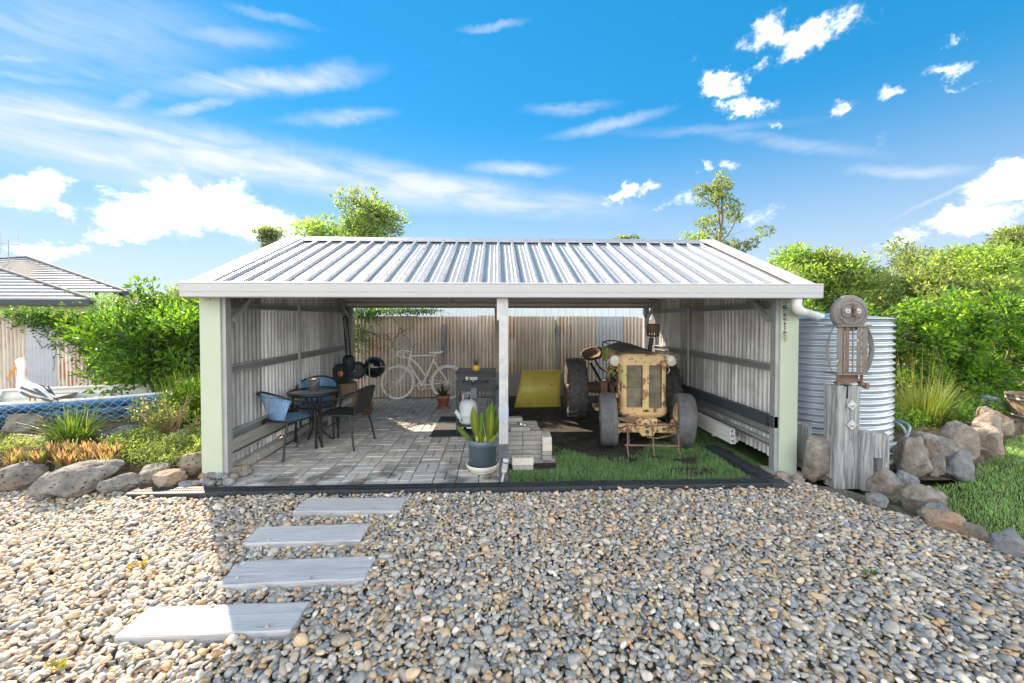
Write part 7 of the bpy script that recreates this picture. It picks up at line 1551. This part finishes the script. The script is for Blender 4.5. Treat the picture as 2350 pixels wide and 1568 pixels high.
BACK_TREES = [
 dict(name='leafy_tree', base=(-3.86, 12.2, -.05), h=5.0, label='large spreading tree behind the left roof slope', cols=GUM+WATTLE, seed=5, nleaf=6300, rad=0.36, n1=12, spread=0.4, r0=0.1, leaf=(0.14, 0.065), first=0.45),
 dict(name='leafy_tree', base=(-4.53, 11.2, -.05), h=4.15, label='bright green rounded tree left of the spreading tree', cols=WATTLE, seed=6, nleaf=4200, rad=0.34, n1=10, spread=0.4, r0=0.08, leaf=(0.12, 0.06), first=0.5),
 dict(name='gum_tree', base=(-12.25, 22, -.05), h=6.58, label='small lollipop gum tree above the left roof corner', cols=GUM, seed=7, nleaf=1819, rad=0.36, n1=8, spread=0.22, r0=0.08, leaf=(0.2, 0.09), first=0.72),
 dict(name='gum_tree', base=(13.92, 24, -.05), h=9.54, label='tall sparse gum tree behind the right roof slope', cols=GUM+OLIVE, seed=9, nleaf=3639, rad=0.36, n1=12, spread=0.38, r0=0.2, leaf=(0.2, 0.09), first=0.42, up=1.3, tipfrac=0.55),
 dict(name='gum_tree', base=(11.14, 22, -.05), h=6.26, label='low gum crown left of the tall sparse gum', cols=WATTLE, seed=19, nleaf=1120, rad=0.43, n1=6, spread=0.3, r0=0.08, leaf=(0.2, 0.1), first=0.6),
 dict(name='gum_tree', base=(8.72, 26, -.05), h=7.2, label='distant gum top peeping over the ridge cap', cols=GUM, seed=10, nleaf=1260, rad=0.39, n1=7, spread=0.22, r0=0.08, leaf=(0.22, 0.1), first=0.72),
 dict(name='gum_tree', base=(4.35, 28, -.05), h=7.23, label='faintest tree tip over the middle of the ridge', cols=GUM, seed=11, nleaf=420, rad=0.3, n1=5, spread=0.12, r0=0.06, leaf=(0.2, 0.1), first=0.85),
 dict(name='boundary_tree', base=(13.34, 17, -.05), h=4.42, label='bright wattle tree right of the roof', cols=WATTLE, seed=30, r0=0.1, leaf=(0.2, 0.085), first=0.22, n1=12, spread=0.42, rad=0.65, nleaf=7920),
 dict(name='boundary_tree', base=(14.45, 16, -.05), h=4.06, label='rounded wattle beside the bright one', cols=WATTLE+OLIVE, seed=31, r0=0.1, leaf=(0.2, 0.085), first=0.22, n1=10, spread=0.4, rad=0.6, nleaf=5760),
 dict(name='boundary_tree', base=(22.7, 21, -.05), h=5.5, label='open crowned gum in the middle of the right treeline', cols=GUM+OLIVE, seed=32, r0=0.1, leaf=(0.2, 0.085), first=0.22, n1=10, spread=0.36, rad=0.56, nleaf=3600, tipfrac=0.75),
 dict(name='boundary_tree', base=(18.75, 19, -.05), h=3.69, label='dark tree in the dip of the right treeline', cols=OLIVE, seed=33, r0=0.1, leaf=(0.2, 0.085), first=0.22, n1=10, spread=0.5, rad=0.69, nleaf=5040),
 dict(name='boundary_tree', base=(21.85, 18, -.05), h=4.44, label='broad olive tree right of the open crowned gum', cols=WATTLE+OLIVE, seed=34, r0=0.1, leaf=(0.2, 0.085), first=0.22, n1=12, spread=0.45, rad=0.65, nleaf=7200),
 dict(name='boundary_tree', base=(20.02, 15, -.05), h=4.25, label='large bright tree near the right picture edge', cols=WATTLE, seed=35, r0=0.1, leaf=(0.2, 0.085), first=0.22, n1=12, spread=0.45, rad=0.6, nleaf=7920),
 dict(name='boundary_tree', base=(26.62, 19, -.05), h=5.93, label='tallest tree cut by the right picture edge', cols=OLIVE, seed=36, r0=0.1, leaf=(0.2, 0.085), first=0.22, n1=10, spread=0.35, rad=0.6, nleaf=5040),
 dict(name='boundary_tree', base=(16.0, 14, -.05), h=2.99, label='low bushy tree above the hedge', cols=OLIVE, seed=37, r0=0.1, leaf=(0.2, 0.085), first=0.22, n1=9, spread=0.55, rad=0.52, nleaf=5040),
 dict(name='boundary_tree', base=(10.91, 15, -.05), h=3.1, label='low bushy tree beside the roof barge', cols=OLIVE, seed=38, r0=0.1, leaf=(0.2, 0.085), first=0.22, n1=9, spread=0.55, rad=0.52, nleaf=4320),
 dict(name='boundary_tree', base=(16.91, 13, -.05), h=2.61, label='shrubby low tree behind the hedge top', cols=OLIVE+WATTLE, seed=39, r0=0.1, leaf=(0.2, 0.085), first=0.22, n1=9, spread=0.55, rad=0.47, nleaf=4320),
 dict(name='boundary_tree', base=(-18.57, 24, -.05), h=3.4, label='distant dark tree between house roof and shrub', cols=OLIVE, seed=40, r0=0.1, leaf=(0.2, 0.085), first=0.22, n1=8, spread=0.4, rad=0.52, nleaf=2520),
 dict(name='boundary_tree', base=(-37.49, 40, -.05), h=4.26, label='far green tree behind the house hip', cols=WATTLE, seed=41, r0=0.1, leaf=(0.2, 0.085), first=0.22, n1=8, spread=0.6, rad=1.03, nleaf=2160),
]

HZ = HOUSE
roofA = keep(empty('main_roof'), hs2); roofB = keep(empty('wing_roof'), hs2)
P_, Q_, E0, E1, B0, B1 = HZ['peak'], HZ['ridge_l'], HZ['eaveA_l'], HZ['eaveA_r'], HZ['back_r'], HZ['back_l']
tiled_face(roofA, Q_, P_, E0, E1, 15); tiled_face(roofA, P_, P_, E1, B0, 15)
def ridge_line(parent, a, b, n=14):
    a, b = Vector(a), Vector(b)
    for k in range(n): keep(MB().tube([a.lerp(b, k / n), a.lerp(b, (k + 1.1) / n)], [.15, .12], 8).build('ridge_tile', M['ridge_tile']), parent)
ridge_line(roofA, Q_, P_, 6); ridge_line(roofA, P_, E1, 22); ridge_line(roofA, P_, B0, 10)
W_, V_, F0, F1, G1 = HZ['wpeak'], HZ['wpeak_l'], HZ['weave_l'], HZ['weave_r'], HZ['wback_r']
tiled_face(roofB, V_, W_, F0, F1, 10); tiled_face(roofB, W_, W_, F1, G1, 10); ridge_line(roofB, W_, F1, 14)
g0, g1 = Vector(F0), Vector(F1); keep(MB().bar(g0 + Vector((0, -.05, -.1)), g1 + Vector((0, -.05, -.1)), .16, .2).build('gutter', M['ridge_tile']), hs2)
wy = g0.y + .5; keep(MB().bx(g0.x, g1.x - .4, wy, wy + .2, -.1, g0.z - .02).build('wall', M['cream_wall']), hs2)
e0 = Vector(E1); keep(MB().bx(g1.x - .4, e0.x - .5, Vector(E0).y + .5, Vector(E0).y + .7, -.1, e0.z).build('wall', M['cream_wall']), hs2)
keep(MB().tube([HZ['vent'], Vector(HZ['vent']) + Vector((0, 0, .62))], .07, 10).build('vent_pipe', M['steel_dark']), hs2)
an = tag(empty('tv_antenna', HZ['ant']), 'thin television antenna on the neighbouring house roof', 'antenna'); MB().tube([(0, 0, -1.0), (0, 0, 1.15)], .025, 6).build('mast', M['steel_dark'], an)
MB().tube([(-1.2, 0, .95), (.75, 0, .85)], .022, 6).build('boom', M['steel_dark'], an)
for x in (-.55, .62): MB().tube([(x, 0, .35), (x, 0, 1.75)], .016, 5).build('element', M['steel'], an)
MB().tube(arc([(-.7, 0, .3), (-.78, 0, 1.0), (-.7, 0, 1.7), (-.5, 0, 1.7), (-.45, 0, 1.0), (-.5, 0, .3), (-.7, 0, .3)], 4), .014, 5).build('loop_element', M['steel'], an)
# ------------------------------------------------------------------ background trees
TB = 'trees beyond the boundary'
for a in BACK_TREES: tree(**a, group=TB)
# ------------------------------------------------------------------ boat with net, pelican
BM = plain('blue_boat_paint', (.035, .17, .38), .4, 0, .15, 5, .08); WM = plain('flaking_white_boards', (.66, .65, .60), .6, 0, .08, 7, .15)
boat = tag(empty('old_dinghy', (-5.9, 5.9, .15)), 'old timber dinghy with blue near side and white inside boards', 'boat')
def hull(t_, side, w):   # t along boat 0 stern .. 1 bow, w 0 keel .. 1 gunwale
    st_ = Vector((-8.3, 5.25, 0)); bw = Vector((-4.15, 6.55, 0)); ax_ = (bw - st_); n_ = Vector((-ax_.y, ax_.x, 0)).normalized(); beam = .66 * (1 - max(0, (t_ - .45) / .55) ** 2.2) * (.55 + .45 * w ** .6)
    return st_ + ax_ * t_ + n_ * side * beam + Vector((0, 0, .17 + .37 * w + .05 * max(0, t_ - .6) ** 2))
def strake(side, w0, w1, mat, nm, prox=0.0):
    m = MB(); n = 30; vs = []
    for i in range(n + 1):
        for w in (w0, w1): p = hull(i / n, side, w); vs.append(tuple(p + Vector((0, -prox * (1 if side < 0 else -1), 0))))
    m.add(vs, [(2 * i, 2 * i + 2, 2 * i + 3, 2 * i + 1) for i in range(n)], True); return keep(m.build(nm, mat, thick=.018), boat)
for k, (a, b) in enumerate(((0, .36), (.34, .68), (.66, 1.0))): strake(-1, a, b, BM, 'near_strake', .012 * k); strake(1, a, b, WM, 'far_strake', 0)
for side, mt in ((-1, WM), (1, WM)):
    keep(MB().tube([hull(i / 30, side, 1.0) + Vector((0, 0, .012)) for i in range(31)], .022, 6).build('gunwale', mt), boat)
for t_ in (.25, .55, .78):
    p, q = hull(t_, 1, 1.0), hull(t_, 1, .1); d_ = Vector((.0, -.035, 0)); keep(MB().bar(p + d_, q + d_, .06, .04).build('frame_rib', WM), boat)
keep(MB().bar(hull(.42, 1, .80), hull(.42, -1, .80), .26, .025).build('thwart', M['grey_timber']), boat)
m = MB(); n = 30; vs = []
for i in range(n + 1): vs += [tuple(hull(i / n, -1, .30)), tuple(hull(i / n, 1, .30))]
m.add(vs, [(2 * i, 2 * i + 1, 2 * i + 3, 2 * i + 2) for i in range(n)]); keep(m.build('floor_boards', M['grey_timber']), boat)
# fishing net draped on the near side: open diamond mesh of thin cord
net = MB(); nu, nv = 70, 11
def npt(i, j):
    t_ = .10 + .86 * i / nu; w = 1.04 - 1.1 * j / nv; p = hull(t_, -1, max(.02, w)); s_ = .03 + .02 * mnoise.noise(Vector((i * .2, j * .3, 0))) + .05 * (j / nv) ** 2
    return p + Vector((.05 * mnoise.noise(Vector((i * .33, j * .5, 4))), -.035 - s_, .045 * mnoise.noise(Vector((i * .3, j * .4, 9)))))
for i in range(nu):
    for j in range(nv):
        a, b = (npt(i, j), npt(i + 1, j + 1)) if (i + j) % 2 == 0 else (npt(i + 1, j), npt(i, j + 1))
        net.tube([a, (a + b) / 2 + Vector((0, 0, -.006)), b], .0024, 3, caps=False)
o = net.build('fishing_net', plain('white_net_cord', (.55, .58, .58), .7, 0, .05, 9, 0)); stuff(o, 'white fishing net draped over the blue side of the dinghy', 'net')
# pelican cut and carved from timber, painted
pel = empty('pelican_figure', (-6.07, 5.32, .53)); pel.scale = (.92, .92, .92); tag(pel, 'white painted pelican figure with orange bill standing on the dinghy', 'pelican figure'); PWm = plain('white_pelican_paint', (.76, .76, .74), .55, 0, .03, 6, .03); PB = plain('slate_wing_paint', (.09, .11, .13), .55, 0, .15, 8, .03); PO = plain('orange_bill_paint', (.75, .36, .09), .5, 0, .06, 8, .02)
def pellip(secs, n=16):
    """loft of ellipses along a spine: (x, z, half depth y, half height, tilt)"""
    m = MB(); vs = []
    for (x, z, hy_, hr, tl) in secs:
        for k in range(n):
            a = 2 * math.pi * k / n; u, v = hr * math.cos(a), hy_ * math.sin(a); vs.append((x + u * math.cos(tl), v, z + u * math.sin(tl)))
    m.add(vs, [(i * n + k, i * n + (k + 1) % n, (i + 1) * n + (k + 1) % n, (i + 1) * n + k) for i in range(len(secs) - 1) for k in range(n)], True); return m
body = pellip([(.31, .055, .01, .012, R(60)), (.26, .085, .03, .035, R(65)), (.18, .125, .055, .065, R(68)), (.08, .165, .085, .095, R(60)), (-.01, .20, .09, .105, R(45)), (-.075, .26, .07, .085, R(22)), (-.105, .34, .045, .055, R(5)), (-.11, .42, .036, .044, 0), (-.10, .49, .038, .048, R(-8)), (-.105, .55, .045, .062, R(-10)), (-.115, .60, .045, .062, R(-8)), (-.115, .635, .03, .042, 0), (-.10, .655, .008, .012, 0)])
body.build('body', PWm, pel)
pellip([(-.155, .565, .020, .045, R(70)), (-.20, .50, .024, .042, R(60)), (-.25, .42, .020, .034, R(58)), (-.285, .355, .014, .022, R(55)), (-.305, .325, .006, .010, R(55))]).build('bill', PO, pel)
for s in (-1, 1):
    for pts in ([(-.02, .235), (.0, .265), (.06, .245), (.15, .19), (.22, .13), (.15, .155), (.06, .205)], [(-.03, .185), (.0, .195), (.10, .135), (.20, .085), (.10, .105), (.02, .145)], [(.13, .245), (.17, .235), (.24, .16), (.30, .09), (.22, .13)], [(.19, .10), (.24, .095), (.34, .045), (.33, .06), (.34, .02), (.25, .055)]):
        m = MB(); dep = lambda x, z: .094 - .5 * max(0, x - .08) ** 1.1 * .55
        m.prism([(x, s * dep(x, z), z) for x, z in pts], (0, s * .008, 0)); m.build('wing_feathers', PB, pel)
    MB().tube([(.03, s * .03, .10), (.03, s * .03, .0)], .012, 7).build('leg', PO, pel); MB().lathe([(0, .008), (.006, .006), (.008, 0)], 10, (-.145, s * .044, .575), (0, s, 0)).build('eye', PB, pel)
# a few fallen leaves and weeds on the gravel
for (x, y, c, lb) in ((-2.35, 2.62, (.34, .30, .05), 'yellow leafed weed in the sunlit gravel left of the third sleeper'), (-2.75, 2.15, (.32, .24, .06), 'yellowish weed in the sunlit gravel left of the nearest sleeper'), (-2.05, 1.85, (.30, .28, .05), 'weed in the sunlit gravel below the nearest sleeper'), (.95, 3.36, (.10, .17, .05), 'green weed in the gravel just before the drain, right of the post'), (2.35, 2.35, (.10, .17, .05), 'green weed in the shaded gravel toward the lawn')):
    n = 9; a = RNG.uniform(0, 6.28, n); q = leaf_mesh(np.stack([.02 * np.cos(a), .02 * np.sin(a), np.full(n, .0)], 1), np.stack([np.cos(a), np.sin(a), np.full(n, .8)], 1), np.full(n, .045), np.full(n, .022), jitter(c, n))
    e = tag(empty('gravel_weed', (x, y, .012)), lb, 'weed', 'weeds in the gravel'); npmesh('leaves', q[0], q[1], M['leaf_soft'], e, q[2])
